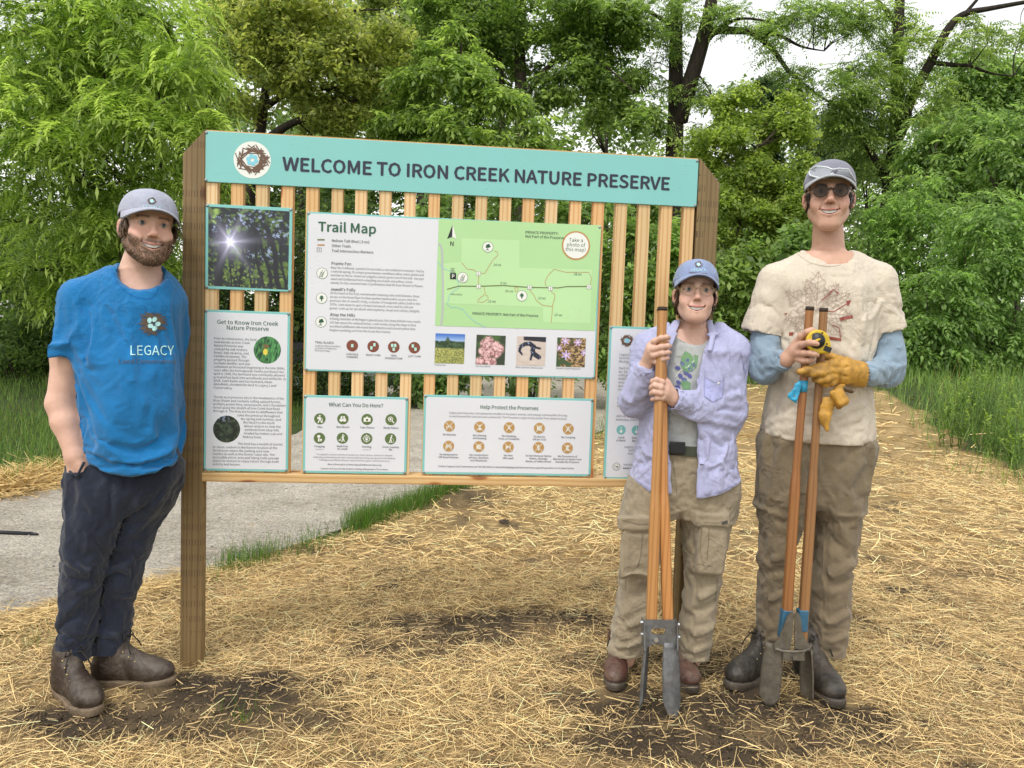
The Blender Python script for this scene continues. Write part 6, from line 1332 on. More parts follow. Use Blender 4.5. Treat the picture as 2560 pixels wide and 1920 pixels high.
# ================================================================== the three people
M_TEEBLUE = cloth_mat('royal blue jersey', (.006, .15, .38), .10, stain=(6, .25, (.012, .09, .23)))
M_NAVY = cloth_mat('dark navy twill', (.013, .018, .034), .25, stain=(5, .3, (.032, .030, .029)))
M_LILAC = cloth_mat('lilac chambray', (.40, .405, .60), .10); M_GREYTEE = cloth_mat('grey marl jersey', (.44, .45, .44), .08)
M_KHAKI = cloth_mat('khaki ripstop', (.30, .245, .165), .12, stain=(7, .5, (.17, .135, .085))); M_DUCK = cloth_mat('brown duck canvas', (.185, .142, .088), .16, stain=(5, .55, (.10, .078, .05)))
M_CREAM = cloth_mat('cream jersey', (.60, .52, .42), .06, stain=(5, .25, (.42, .35, .26))); M_STEEL = cloth_mat('grey blue thermal', (.22, .295, .37), .14)
M_CAPL = cloth_mat('pale lavender twill', (.36, .37, .45), .08); M_CAPB = cloth_mat('periwinkle twill', (.22, .27, .43), .08); M_CAPG = cloth_mat('grey twill', (.20, .20, .245), .10); M_BRIMG = cloth_mat('pale grey twill', (.33, .335, .36), .08)
M_BOOTD = leather_mat('dark brown boot leather', (.034, .021, .014), .42, (.20, .165, .13)); M_BOOTR = leather_mat('red brown boot leather', (.075, .028, .018), .45, (.22, .17, .13)); M_BOOTK = leather_mat('black boot leather', (.021, .017, .013), .4, (.14, .115, .09))
M_SOLE = leather_mat('tan crepe sole', (.15, .105, .065), .4, (.24, .19, .13)); M_SOLED = leather_mat('dark rubber sole', (.055, .045, .036), .5, (.17, .14, .10)); M_LACE = plain('dark laces', (.02, .016, .013), .8)
M_BELT = plain('olive web belt', (.045, .05, .032), .8); M_BUCK = plain('black buckle', (.012, .012, .013), .4); M_BTN = plain('white button', (.6, .6, .58), .35)
M_MINT = flat_print('mint shirt print', (.45, .75, .74)); M_TWIG = cloth_mat('brown shirt print', (.115, .085, .06), .3); M_GREYP = cloth_mat('faded grey shirt print', (.085, .10, .13), .2); M_FADE = flat_print('faded navy print', (.045, .12, .25), .9)
M_PRED = cloth_mat('rust shirt print', (.28, .060, .045), .15); M_PLINE = flat_print('dusty red line print', (.38, .27, .22), .9); M_PGRN = flat_print('leaf green shirt print', (.17, .32, .16), .9); M_PPUR = flat_print('violet shirt print', (.115, .12, .33), .9); M_PGR2 = flat_print('olive lettering print', (.30, .36, .18), .9)
FAIR, BLUSH = (.66, .41, .31), (.68, .28, .22)
def body_mesh(name, f, lo, hi, fine, colour, parent, coarse=.02):
    "one figure: finely divided where skin shows, coarser under the clothes"
    fine = [(np.asarray(a, float), np.asarray(b, float), h) for a, b, h in fine]
    VV, FF, o = [], [], 0
    for a, b, h in fine:
        V, F = surface(f, a, b, h); VV.append(V); FF.append(F + o); o += len(V)
    def only(c, r):
        k = np.ones(len(c), bool)
        for a, b, h in fine: k &= ~((c > a - r * .2) & (c < b + r * .2)).all(1)
        return k
    V, F = surface(f, lo, hi, coarse, only, 6); VV.append(V); FF.append(F + o)
    V = np.concatenate(VV); return link(name, npmesh(name, V, np.concatenate(FF), colour(V)), M_SKIN, parent, True)
def bb(P, r): P = np.array(P); return P.min(0) - r, P.max(0) + r
def ypx(p): return PJ(p)
def hem_cut(fx, Y):
    "keeps what lies above a hem line y = fx(x) given in photo pixels"
    m = R_(1, Y)
    def fn(p):
        q = PJ(p); return (q[:, 1] - fx(q[:, 0])) * m
    return fn
def nest_logo(w, x, y, r, twig, egg, rot=0, n=26, seed=2):
    rr = random.Random(seed)
    for i in range(n):
        a = 6.283 * i / n + rr.uniform(-.1, .1); d = r * rr.uniform(.55, .8); t = a + math.pi / 2 + rr.uniform(-.5, .5); L = r * rr.uniform(.3, .5); cx, cy = x + d * math.cos(a), y + d * .85 * math.sin(a); w.line([(cx - L * math.cos(t), cy - L * math.sin(t)), (cx + L * math.cos(t), cy + L * math.sin(t))], r * .13, twig)
    w.lift += .001
    for i in range(5):
        a = 6.283 * i / 5 + .3; w.disc(x + .24 * r * math.cos(a), y + .24 * r * math.sin(a), .14 * r, .19 * r, egg, a + 1.57, 10)

# ================= 1: the bearded person in the blue T-shirt, leaning on the left post
p1 = empty('person', tuple(G(180, 1500)), 'bearded person in a royal blue T-shirt and pale cap leaning on the left post', 'person')
H1 = Head(321, 492, 2.66, 1.06, yaw=34, pitch=3, roll=3, slim=1.0, jaw=1.08, chin=.0)
f = Field(); H1.build(f)
f.cap(H1.w((0, -.034, -.05)), A(296, 612, 2.71), .056, .070, .018)
f.loft(secs([(590, 240, 345, 2.70, .05), (640, 200, 365, 2.70, .08), (760, 175, 385, 2.69, .115), (880, 180, 380, 2.68, .12), (1000, 165, 372, 2.68, .105), (1060, 160, 370, 2.68, .10)]), 2.2, .03)
for sh, el, wr, hd in (((176, 662, 2.64), (130, 872, 2.60), (163, 985, 2.57), (174, 1045, 2.575)), ((366, 640, 2.76), (374, 850, 2.80), (374, 970, 2.76), (360, 1040, 2.72))):
    S, E_, W_, D_ = A(*sh), A(*el), A(*wr), A(*hd)
    MM = (S + E_) / 2 - np.array([.008 if sh[0] < 200 else -.01, 0, 0]); f.cap(S, MM, .040, .050, .03); f.cap(MM, E_, .050, .0425, .03); f.cap(E_, E_ * .65 + W_ * .35, .0425, .0425, .02); f.cap(E_ * .65 + W_ * .35, W_, .0425, .031, .02); f.ecap(W_, D_, (.030, .026), (.040, .024), (1, .25, 0), .02)
    # fingers go down inside the pocket, thumb along its edge
    for i in range(4): f.chain([D_ + np.array([(i - 1.5) * .018, 0, .0]), D_ + np.array([(i - 1.5) * .019, .0, -.045]), D_ + np.array([(i - 1.5) * .018, .012, -.080])], [.0105, .0095, .0085], .012)
    f.chain([W_ + np.array([.024, -.01, -.03]), D_ + np.array([.042, -.012, -.01]), D_ + np.array([.046, -.006, -.045])], [.0125, .011, .009], .02)
LEG1 = [[(1000, 150, 300, 2.66, .115), (1047, 137, 291, 2.65, .12), (1100, 140, 283, 2.63, .115), (1143, 145, 264, 2.61, .105), (1189, 137, 244, 2.60, .095), (1236, 129, 231, 2.59, .086), (1290, 126, 218, 2.59, .082), (1359, 121, 214, 2.59, .080), (1405, 115, 201, 2.585, .078), (1440, 121, 198, 2.58, .072)],
        [(1000, 235, 386, 2.71, .105), (1047, 228, 382, 2.72, .115), (1112, 232, 354, 2.71, .105), (1189, 222, 319, 2.69, .09), (1250, 213, 309, 2.68, .082), (1309, 205, 285, 2.68, .08), (1374, 205, 279, 2.67, .077), (1412, 204, 273, 2.665, .07)]]
def legs_in_body(f, LEG):
    for L in LEG:
        S = sorted(secs(L))[1:]; P = [np.array([q[1], q[2], q[0]]) for q in S]; 
        for i in range(len(S) - 1): f.cap(P[i], P[i + 1], min(S[i][3], S[i][4]) * .66, min(S[i + 1][3], S[i + 1][4]) * .66, .02)
legs_in_body(f, LEG1)
WR1 = A(150, 960, 2.58)
hb = bb([H1.w(q) for q in [(a, b, c) for a in (-.10, .10) for b in (-.12, .13) for c in (-.27, .13)]], .0); nb_ = (A(240, 640, 2.9), A(350, 560, 2.4))
col1 = lambda V: H1.colour(V, FAIR, BLUSH, hairc=(.10, .055, .028), beard=(.13, .082, .05))
body1 = body_mesh('body', f, A(60, 1560, 2.45), A(420, 400, 3.0) + [0, .1, 0], [(hb[0], hb[1], .0027), (np.array([A(85, 700, 2.6)[0], 2.40, A(85, 1100, 2.6)[2]]), np.array([A(200, 700, 2.6)[0], 2.72, A(85, 740, 2.6)[2]]), .005)], col1, p1)
H1.eyes(p1, (.06, .06, .06))
# beard and hair strands grow out of the skin
def beard_of(H, body, n, L, colr, parent, name='beard'):
    me = body.data; V = np.empty(len(me.vertices) * 3, np.float32); me.vertices.foreach_get('co', V); V = V.reshape(-1, 3); m = H.beardm; idx = np.where(m > .35)[0]; r = np.random.default_rng(4); pick = r.choice(idx, n, p=m[idx] / m[idx].sum())
    q = H.loc(V[pick]); nrm = q * [1.3, 1.0, .5] + [0, .02, 0]; nrm /= np.linalg.norm(nrm, axis=1)[:, None]; d = nrm * .55 + np.array([0, .1, -.8]) + r.normal(0, .28, (n, 3)); d /= np.linalg.norm(d, axis=1)[:, None]
    side = np.cross(d, r.normal(0, 1, (n, 3))); side /= np.linalg.norm(side, axis=1)[:, None]; l = r.uniform(.4, 1, (n, 1)) * L * np.where(q[:, 2:3] < -.085, 1.5, .75); w = r.uniform(.0006, .0013, (n, 1))
    a = q - nrm * .001; mmid = a + d * l * .5 + nrm * .0015; e = a + d * l
    P = np.stack([a + side * w, a - side * w, mmid - side * w * .8, mmid + side * w * .8, e - side * w * .2, e + side * w * .2], 1); W = H.w(P.reshape(-1, 3)); b = (np.arange(n) * 6)[:, None]; F = np.concatenate([b + [0, 1, 2, 3], b + [3, 2, 4, 5]]); c = np.array(colr) * r.uniform(.5, 1.9, (n, 1)); c = np.where(r.uniform(0, 1, (n, 1)) < .15, c * [1.7, 1.3, 1.0], c)
    return link(name, npmesh(name, W, F, np.repeat(c, 6, 0)), M_HAIR, parent)
beard_of(H1, body1, 5200, .0052, (.125, .08, .048), p1)
H1.tufts(p1, 0, (.13, .078, .042), 0, [(60, 130, -.035, .02, 130, .02, .045, .7), (-130, -60, -.035, .02, 130, .02, .045, .7), (120, 240, -.07, .02, 200, .03, .05, .8), (62, 90, -.01, .02, 26, .04, .065, .1)], seed=3)
c1 = cap_hat(H1, p1, M_CAPL, M_CAPL, tilt=.05, lift=.010, size=1.03, brim_len=.066, droop=.030)
w = Wrap(bvh_of(c1), .002); nest_logo(w, 328, 434, 10, M_TWIG, M_MINT, n=14); w.text('LEGACY', 310, 447.5, 5, M_MINT, 38, .01, .06); w.line([(305, 450), (346, 453)], 1.4, M_TWIG); w.build('cap_logo', c1)
# trousers
f = Field()
legs(f, LEG1[0], LEG1[1], Zof(270, 1100, 2.6))
f.loft(secs([(960, 160, 378, 2.69, .105), (1000, 150, 388, 2.69, .115), (1047, 140, 380, 2.68, .125), (1085, 150, 360, 2.67, .11)]), 2.3, .04)
pass
Pp = lambda x, y, Y: A(x, y, Y)
for P, w_, h_ in (([(140, 1200, 2.50), (180, 1235, 2.50), (235, 1222, 2.52)], .018, .012), ([(128, 1240, 2.5), (180, 1262, 2.5), (225, 1245, 2.52)], .014, -.012), ([(215, 1230, 2.6), (260, 1222, 2.6), (305, 1255, 2.62)], .016, .011), ([(120, 1380, 2.51), (160, 1400, 2.50), (200, 1380, 2.52)], .014, .010), ([(118, 1415, 2.51), (165, 1425, 2.50), (200, 1405, 2.52)], .010, -.010), ([(205, 1360, 2.6), (245, 1378, 2.6), (278, 1358, 2.62)], .013, .010), ([(285, 1085, 2.55), (262, 1150, 2.55), (225, 1205, 2.53)], .02, -.013), ([(300, 1060, 2.60), (250, 1090, 2.56), (170, 1110, 2.53)], .016, .008), ([(350, 1060, 2.62), (300, 1110, 2.6), (270, 1150, 2.6)], .014, -.009)): f.ridge([Pp(*q) for q in P], w_, h_)
tr1 = skin_of('trousers', f, A(90, 1460, 2.45), A(420, 950, 2.95) + [.03, .06, .0], .0105, M_NAVY, p1)
mb = MB(); mb.tube([A(150, 1018, 2.535), A(166, 1030, 2.530), A(182, 998, 2.545)], .0045, 6); mb.build('pocket_edge', M_NAVY, tr1, True)
# T-shirt
f = Field()
SH1 = [(578, 238, 345, 2.69, .065), (598, 210, 372, 2.69, .088), (640, 170, 388, 2.69, .110), (700, 164, 393, 2.68, .130), (780, 158, 395, 2.67, .142), (880, 159, 394, 2.66, .148), (955, 176, 399, 2.66, .148), (1000, 181, 397, 2.67, .145), (1045, 186, 394, 2.67, .142)]
f.loft(secs(SH1), 2.35, .03, tilt=-.05)
f.cap(A(262, 604, 2.69), A(180, 648, 2.64), .046, .072, .03); f.cap(A(330, 605, 2.71), A(357, 650, 2.735), .05, .066, .04)
f.cap(A(176, 652, 2.635), A(134, 772, 2.60), .072, .0745, .028, end=np.array([0.05, 0, -1.0])); f.cap(A(356, 660, 2.745), A(352, 780, 2.79), .066, .066, .03, end=np.array([0, 0, -1.0]))
f.cap(A(136, 762, 2.60), A(126, 830, 2.60), .057, .060, .004, 's')
f.cap(H1.w((0, -.02, -.04)), A(302, 592, 2.66), .064, .066, .008, 's'); f.ell(A(300, 578, 2.60), (.083, .12, .075), .012, 's')
f.cut.append(hem_cut(lambda x: np.interp(x, [140, 181, 230, 285, 340, 398], [985, 1000, 1022, 1031, 1020, 970]) , 2.6))
pass
for P, w_, h_ in (([(182, 660, 2.56), (184, 720, 2.55), (190, 775, 2.55)], .016, -.020), ([(190, 640, 2.55), (215, 670, 2.54), (225, 700, 2.53)], .016, .012), ([(186, 770, 2.55), (240, 745, 2.53), (300, 700, 2.53)], .02, .010), ([(176, 800, 2.55), (235, 790, 2.53), (310, 760, 2.53)], .014, -.009), ([(170, 840, 2.55), (250, 880, 2.52), (330, 930, 2.53)], .024, .010), ([(165, 880, 2.56), (240, 930, 2.52), (300, 960, 2.52)], .014, -.008), ([(215, 960, 2.53), (300, 985, 2.52), (390, 950, 2.58)], .018, .010), ([(200, 925, 2.53), (290, 958, 2.52), (385, 915, 2.58)], .014, -.008), ([(390, 800, 2.57), (330, 850, 2.52), (270, 870, 2.52)], .020, .008), ([(392, 880, 2.57), (345, 900, 2.52), (290, 905, 2.52)], .014, -.007), ([(100, 750, 2.55), (135, 740, 2.53), (170, 700, 2.54)], .014, .008), ([(112, 700, 2.55), (140, 690, 2.53), (165, 660, 2.54)], .012, -.006), ([(232, 830, 2.52), (262, 800, 2.52), (285, 815, 2.52)], .012, .007)): f.ridge([Pp(*q) for q in P], w_, h_)
sh1 = skin_of('t_shirt', f, A(70, 1050, 2.45), A(430, 560, 2.95) + [.03, .06, .02], .0100, M_TEEBLUE, p1)
M_STB = cloth_mat('blue neck seam', (.006, .12, .36)); M_STG = cloth_mat('grey neck seam', (.33, .34, .33)); M_STC = cloth_mat('cream neck seam', (.47, .41, .32))
def collar(name, pts, tree, wd, mat, parent, n=40):
    P = np.array(pts)[:, :2]; t = np.linspace(0, len(P) - 1.001, n); i = t.astype(int); fq = (t - i)[:, None]; p0, p1_, p2, p3 = P[np.maximum(i - 1, 0)], P[i], P[i + 1], P[np.minimum(i + 2, len(P) - 1)]
    w = Wrap(tree, .0015); w.line(.5 * (2 * p1_ + (p2 - p0) * fq + (2 * p0 - 5 * p1_ + 4 * p2 - p3) * fq ** 2 + (3 * p1_ - p0 - 3 * p2 + p3) * fq ** 3), wd, mat); return w.build(name, parent)
drape([(sh1, .065, .12, lambda V: np.clip(.10 + .6 * zband(V[:, 2], Zof(181, 992, 2.6), Zof(181, 1015, 2.6)) + .8 * zband(V[:, 2], Zof(150, 672, 2.63), Zof(150, 630, 2.63)) + .5 * (np.abs(V[:, 2] - Zof(134, 768, 2.6)) < .025) * (V[:, 0] < A(175, 772, 2.6)[0]), 0, 1), 4),
       (tr1, .075, .15, lambda V: np.clip(.20 + zband(V[:, 2], Zof(1, 1030, 2.6), Zof(1, 1000, 2.6)) + .5 * zband(V[:, 2], Zof(160, 1395, 2.58), Zof(160, 1420, 2.58)), 0, 1), 4)], [body1], 14)
t1 = bvh_of(sh1)
collar('neck_seam', [(240, 580), (252, 608), (278, 634), (312, 645), (336, 636), (347, 602)], t1, 1.6, M_STB, sh1)
w = Wrap(t1, .0022); rr = random.Random(8)
for i in range(150):
    a = rr.uniform(0, 6.283); d = rr.uniform(6, 20) ; cx, cy = 331 + d * math.cos(a) * 1.25, 699 + d * math.sin(a) * 1.15; t = rr.gauss(0, .35); L = rr.uniform(5, 13); w.line([(cx - L * math.cos(t), cy - L * math.sin(t)), (cx + L * math.cos(t), cy + L * math.sin(t))], 1.5, M_TWIG)
w.lift = .0040
for a, b in ((323, 692), (334, 690), (341, 700), (334, 709.5), (325, 704)): w.disc(a, b, 5, 6, M_MINT, rr.uniform(0, 3))
w.lift = .0026; w.text('LEGACY', 282, 767, 20.5, M_MINT, 94, 0.0, .0); w.text('Land Conservancy', 257, 785, 9.5, M_GREYP, 124, 0.012, .0); w.build('shirt_print', sh1)
boot(p1, np.array([-1.535, 2.595]), (.80, -.62), M_BOOTD, M_SOLE, M_LACE, .285, .165); boot(p1, np.array([-1.455, 2.655]), (1, .03), M_BOOTD, M_SOLE, M_LACE, .290, .15)

# ================= 2: the shorter person in the lilac shirt
Y2 = 2.84
p2 = empty('person', tuple(G(1415, 1470)), 'smiling person in an open lilac shirt, round glasses and blue cap holding digger handles', 'person')
H2 = Head(1502, 635, 2.80, .965, yaw=-8, pitch=8, roll=1.5, slim=.93, jaw=.80, chin=-.005, smile=1.3, nose=.84)
f = Field(); H2.build(f); f.cap(H2.w((0, -.036, -.05)), A(1497, 735, 2.86), .046, .056, .016)
f.loft(secs([(712, 1440, 1548, Y2, .05), (750, 1405, 1580, Y2, .08), (830, 1402, 1572, Y2, .095), (930, 1400, 1565, Y2, .10), (1020, 1375, 1580, Y2, .11), (1070, 1370, 1578, Y2, .11)]), 2.2, .03)
def hand(f, wrist, palm, fingers, thumb, rw, rp, side, k=.008):
    f.ecap(wrist, palm, rw, rp, side, .012)
    for pts, r in fingers: f.chain([A(*q) for q in pts], [R_(v, pts[0][2]) for v in r], k)
    f.chain([A(*q) for q in thumb[0]], [R_(v, thumb[0][0][2]) for v in thumb[1]], .012)
YH = 2.655
f.cap(A(1402, 748, Y2), A(1371, 866, 2.78), .042, .038, .03); f.cap(A(1371, 866, 2.78), A(1394, 795, 2.69), .038, .026, .02)
hand(f, A(1394, 795, 2.69), A(1408, 757, 2.665), [([(1410, 741, 2.655), (1414, 737, 2.638), (1428, 730, 2.622), (1440, 728, 2.632), (1445, 730, 2.648)], [6.2, 6.4, 5.8, 5.2, 4.6]), ([(1408, 755, 2.655), (1412, 754, 2.636), (1429, 749, 2.620), (1442, 747, 2.630), (1448, 748, 2.646)], [6.2, 6.6, 6.0, 5.4, 4.7]), ([(1408, 768, 2.66), (1412, 768, 2.638), (1430, 763, 2.622), (1442, 761, 2.632), (1447, 762, 2.648)], [6.0, 6.3, 5.8, 5.2, 4.6]), ([(1410, 780, 2.665), (1417, 782, 2.645), (1431, 776, 2.628), (1440, 774, 2.636), (1444, 774, 2.648)], [5.5, 5.6, 5.0, 4.6, 4.1])],
     ([(1402, 775, 2.69), (1412, 752, 2.70), (1428, 742, 2.698), (1441, 738, 2.688)], [8, 7.5, 6.5, 5.4]), (.024, .020), (.021, .033), (1, -.6, .1))
f.cap(A(1578, 755, Y2), A(1578, 888, 2.80), .044, .039, .03); f.cap(A(1578, 888, 2.80), A(1455, 861, 2.66), .039, .026, .02)
hand(f, A(1455, 861, 2.66), A(1437, 845, 2.635), [([(1436, 830, 2.632), (1430, 825, 2.618), (1418, 820, 2.614), (1410, 823, 2.626), (1407, 826, 2.64)], [6.4, 6.4, 5.8, 5.2, 4.6]), ([(1434, 840, 2.630), (1427, 837, 2.612), (1415, 833, 2.610), (1408, 836, 2.624), (1405, 839, 2.64)], [6.5, 6.6, 6.0, 5.4, 4.6]), ([(1434, 851, 2.632), (1427, 849, 2.612), (1414, 847, 2.611), (1408, 849, 2.626), (1406, 851, 2.64)], [6.3, 6.3, 5.8, 5.2, 4.6]), ([(1436, 861, 2.636), (1430, 860, 2.62), (1418, 860, 2.618), (1411, 862, 2.628), (1408, 863, 2.64)], [5.6, 5.6, 5.1, 4.6, 4.1])],
     ([(1450, 846, 2.65), (1442, 828, 2.655), (1434, 816, 2.668), (1424, 811, 2.68)], [8, 7.4, 6.4, 5.4]), (.026, .020), (.033, .020), (.15, .1, 1))
LEG2 = [[(1035, 1362, 1485, Y2, .115), (1067, 1357, 1475, Y2, .118), (1123, 1342, 1442, Y2, .108), (1203, 1339, 1427, Y2, .096), (1270, 1332, 1419, Y2, .090), (1337, 1321, 1410, 2.85, .087), (1390, 1311, 1394, 2.86, .082), (1420, 1307, 1386, 2.87, .080), (1438, 1309, 1378, 2.87, .078)],
        [(1035, 1455, 1592, Y2, .115), (1070, 1462, 1587, Y2, .118), (1120, 1466, 1581, Y2, .108), (1170, 1470, 1573, Y2, .10), (1237, 1476, 1560, Y2, .092), (1300, 1471, 1549, 2.84, .088), (1370, 1463, 1540, 2.85, .084), (1420, 1464, 1530, 2.86, .080), (1442, 1468, 1520, 2.86, .074)]]
legs_in_body(f, LEG2)
hb = bb([H2.w(q) for q in [(a, b, c) for a in (-.10, .10) for b in (-.12, .13) for c in (-.27, .13)]], .0)
hd2 = (np.array([A(1370, 800, 2.66)[0], 2.585, A(1400, 880, 2.66)[2]]), np.array([A(1470, 800, 2.66)[0], 2.715, A(1400, 712, 2.66)[2]]), .0028)
body2 = body_mesh('body', f, A(1290, 1520, 2.62), A(1640, 540, 3.0) + [0, .08, 0], [(hb[0], hb[1], .0027), hd2], lambda V: H2.colour(V, (.63, .40, .31), (.66, .27, .215), hairc=(.075, .035, .02), lip=(.50, .17, .16)), p2)
H2.eyes(p2, (.045, .042, .035))
H2.tufts(p2, 0, (.12, .062, .038), 0, [(66, 125, -.06, .015, 190, .025, .05, .9), (-125, -66, -.06, .015, 190, .025, .05, .9), (112, 150, -.105, .0, 120, .03, .06, 1.0), (-150, -112, -.105, .0, 120, .03, .06, 1.0), (120, 240, -.09, .02, 200, .03, .06, .9), (-55, 55, .028, .040, 70, .02, .035, .5)], seed=5)
c2 = cap_hat(H2, p2, M_CAPB, M_CAPB, tilt=.07, lift=.012, size=1.05, brim_len=.062, droop=.034)
w = Wrap(bvh_of(c2), .002); nest_logo(w, 1509, 571, 9, M_TWIG, M_MINT, n=14); w.text('LEGACY', 1494, 585, 5.5, M_MINT, 31, .012, .03); w.line([(1488, 588), (1528, 591)], 1.3, M_TWIG); w.build('cap_logo', c2)
M_GOLD = plain('gold wire', (.30, .22, .12), .3, .9)
def glass_mat(name, tint, alpha, rough=.05):
    t = NT(name); t.base(tint); t.set(Roughness=rough, Alpha=alpha); t.b.inputs['Specular IOR Level'].default_value = .45; return t.m
M_LENS = glass_mat('clear lens', (.10, .10, .10), .05); M_TINT = glass_mat('smoke lens', (.022, .016, .012), .70); M_TINT.node_tree.nodes['Principled BSDF'].inputs['Specular IOR Level'].default_value = .15; M_CLEARP = glass_mat('clear safety plastic', (.62, .66, .70), .42, .15)
def spectacles(H, parent, r, frame_r, mat, lens, cx=.0325, z0=-.004, yy=.101, name='glasses'):
    mb = MB(); n = 30
    for g in (-1, 1):
        pts = [H.w((g * cx + r * math.cos(t), yy - .5 * (abs(g * cx + r * math.cos(t)) - .01) ** 2 * 4, z0 + r * .95 * math.sin(t))) for t in np.linspace(0, 2 * math.pi, n + 1)]; mb.tube(pts, frame_r, 7, False)
        mb.tube([H.w((g * (cx + r), yy - .008, z0 + .006)), H.w((g * .070, yy - .03, z0 + .008)), H.w((g * .079, .03, .002)), H.w((g * .080, -.004, -.001))], frame_r * .8, 6)
    mb.tube([H.w((-cx + r, yy - .001, z0 + .002)), H.w((0, yy + .006, z0 + .007)), H.w((cx - r, yy - .001, z0 + .002))], frame_r, 6); G_ = mb.build(name, mat, parent, True)
    for g in (-1, 1):
        mb = MB(); V = [H.w((g * cx, yy - .0015, z0))] + [H.w((g * cx + r * math.cos(t), yy - .002 * 0 - .5 * (abs(g * cx + r * math.cos(t)) - .01) ** 2 * 4, z0 + r * .95 * math.sin(t))) for t in np.linspace(0, 2 * math.pi, 24, endpoint=False)]; mb.add(V, [(0, 1 + i, 1 + (i + 1) % 24) for i in range(24)]); mb.build('lens', lens, G_)
spectacles(H2, p2, .0235, .0009, M_GOLD, M_LENS)
mb = MB(); mb.sphere(H2.w((-.0785, .004, -.042)), .0045, 8, 6); mb.build('earring', M_BUCK, p2, True)
f = Field()
legs(f, LEG2[0], LEG2[1], Zof(1465, 1118, 2.75))
f.loft(secs([(950, 1395, 1572, Y2, .105), (1000, 1380, 1582, Y2, .115), (1067, 1360, 1588, Y2, .12), (1110, 1352, 1582, Y2, .105)]), 2.3, .035)
pass
for P, w_, h_ in (([(1336, 1240, 2.74), (1370, 1262, 2.73), (1412, 1245, 2.74)], .018, .012), ([(1330, 1275, 2.74), (1370, 1292, 2.74), (1410, 1270, 2.75)], .014, -.012), ([(1322, 1330, 2.75), (1362, 1350, 2.75), (1402, 1325, 2.76)], .016, .012), ([(1312, 1385, 2.76), (1350, 1400, 2.76), (1388, 1380, 2.77)], .012, .010), ([(1480, 1260, 2.74), (1515, 1290, 2.74), (1552, 1262, 2.75)], .018, .013), ([(1476, 1300, 2.75), (1510, 1318, 2.75), (1545, 1300, 2.76)], .014, -.012), ([(1466, 1345, 2.75), (1500, 1370, 2.75), (1535, 1350, 2.77)], .015, .012), ([(1466, 1395, 2.76), (1495, 1408, 2.76), (1528, 1392, 2.78)], .012, .010), ([(1467, 1110, 2.74), (1475, 1180, 2.74), (1480, 1230, 2.74)], .012, -.008), ([(1308, 1424, 2.78), (1345, 1433, 2.775), (1384, 1426, 2.78)], .007, .008), ([(1466, 1424, 2.77), (1495, 1434, 2.765), (1527, 1426, 2.78)], .007, .008)): f.ridge([Pp(*q) for q in P], w_, h_)
for bx in ((1380, 1180, 2.735, 38, 62), (1536, 1172, 2.735, 30, 66)):
    c = A(bx[0], bx[1], bx[2]); f.box(c, (R_(bx[3], Y2), .022, R_(bx[4], Y2)), np.eye(3), .012, .012); c = A(bx[0], bx[1] - 52, bx[2] - .005); f.box(c, (R_(bx[3] + 5, Y2), .022, R_(15, Y2)), np.eye(3), .008, .004)
tr2 = skin_of('cargo_trousers', f, A(1290, 1460, 2.65), A(1620, 940, 3.02) + [0, .05, 0], .0105, M_KHAKI, p2)
drape([(tr2, .09, .12, lambda V: np.clip(.17 + zband(V[:, 2], Zof(1470, 1010, 2.75), Zof(1470, 970, 2.75)) + .5 * zband(V[:, 2], Zof(1400, 1410, 2.8), Zof(1400, 1430, 2.8)), 0, 1), 4)], [body2], 14)
t2 = bvh_of(tr2); w = Wrap(t2, .002); M_SEAM = cloth_mat('dark seam thread', (.16, .13, .085)); M_TAGP = flat_print('woven tag', (.06, .055, .05), .9)
w.poly([(1559, 1127), (1572, 1124), (1572, 1131), (1559, 1134)], M_TAGP)
for P in ([(1346, 1124), (1380, 1133), (1418, 1130)], [(1520, 1128), (1550, 1130), (1572, 1124)], [(1389, 1150), (1384, 1200), (1378, 1225)], [(1532, 1140), (1530, 1180), (1527, 1210)], [(1516, 1140), (1512, 1190), (1520, 1222), (1540, 1224)], [(1340, 1230), (1330, 1300), (1325, 1340)], [(1552, 1240), (1545, 1300)], [(1452, 990), (1460, 1040), (1462, 1070)]): w.line(P, 1.1, M_SEAM)
w.build('seams', tr2)
f = Field(); f.loft(secs([(722, 1440, 1548, Y2 + .005, .072), (750, 1416, 1568, Y2, .092), (830, 1412, 1562, Y2, .108), (930, 1408, 1558, Y2, .110), (962, 1402, 1564, Y2, .113)]), 2.3, .03); f.cap(H2.w((0, -.02, -.05)), A(1496, 722, 2.80), .056, .057, .006, 's'); f.ell(A(1494, 708, 2.745), (.062, .09, .042), .008, 's')
f.wrinkle(.006, (9, 9, 8), 51, .05); f.wrinkle(.003, (24, 24, 30), 52, .03)
tee2 = skin_of('grey_t_shirt', f, A(1380, 1000, 2.65), A(1600, 690, 3.0), .0058, M_GREYTEE, p2); tt2 = bvh_of(tee2)
collar('neck_seam', [(1460, 728), (1472, 737), (1490, 741), (1512, 739), (1524, 730)], tt2, 1.4, M_STG, tee2)
w = Wrap(tt2, .0022); w.text('WASHTENAW COUNTY', 1462, 772, 4.2, M_PGR2, 48, .0, -.03)
for P in ([(1472, 770), (1480, 758), (1492, 764), (1500, 778), (1496, 800), (1480, 806), (1470, 790)], [(1470, 826), (1478, 818), (1492, 828), (1490, 845), (1475, 840)], [(1500, 765), (1508, 770), (1506, 790), (1500, 800)]): w.poly(P, M_PGRN)
for a, b, r_ in ((1464, 795, .4), (1474, 786, .9), (1484, 778, .2), (1470, 812, 1.0), (1482, 806, .5), (1492, 798, .1), (1466, 826, .7), (1478, 820, .3), (1490, 812, .9), (1498, 788, .4), (1488, 788, .2), (1464, 836, .4)): w.disc(a, b, 6.2, 4.3, M_PPUR, r_, 9)
w.line([(1458, 815), (1470, 800), (1486, 792), (1500, 778)], 1.6, M_ICONW); w.build('shirt_print', tee2)
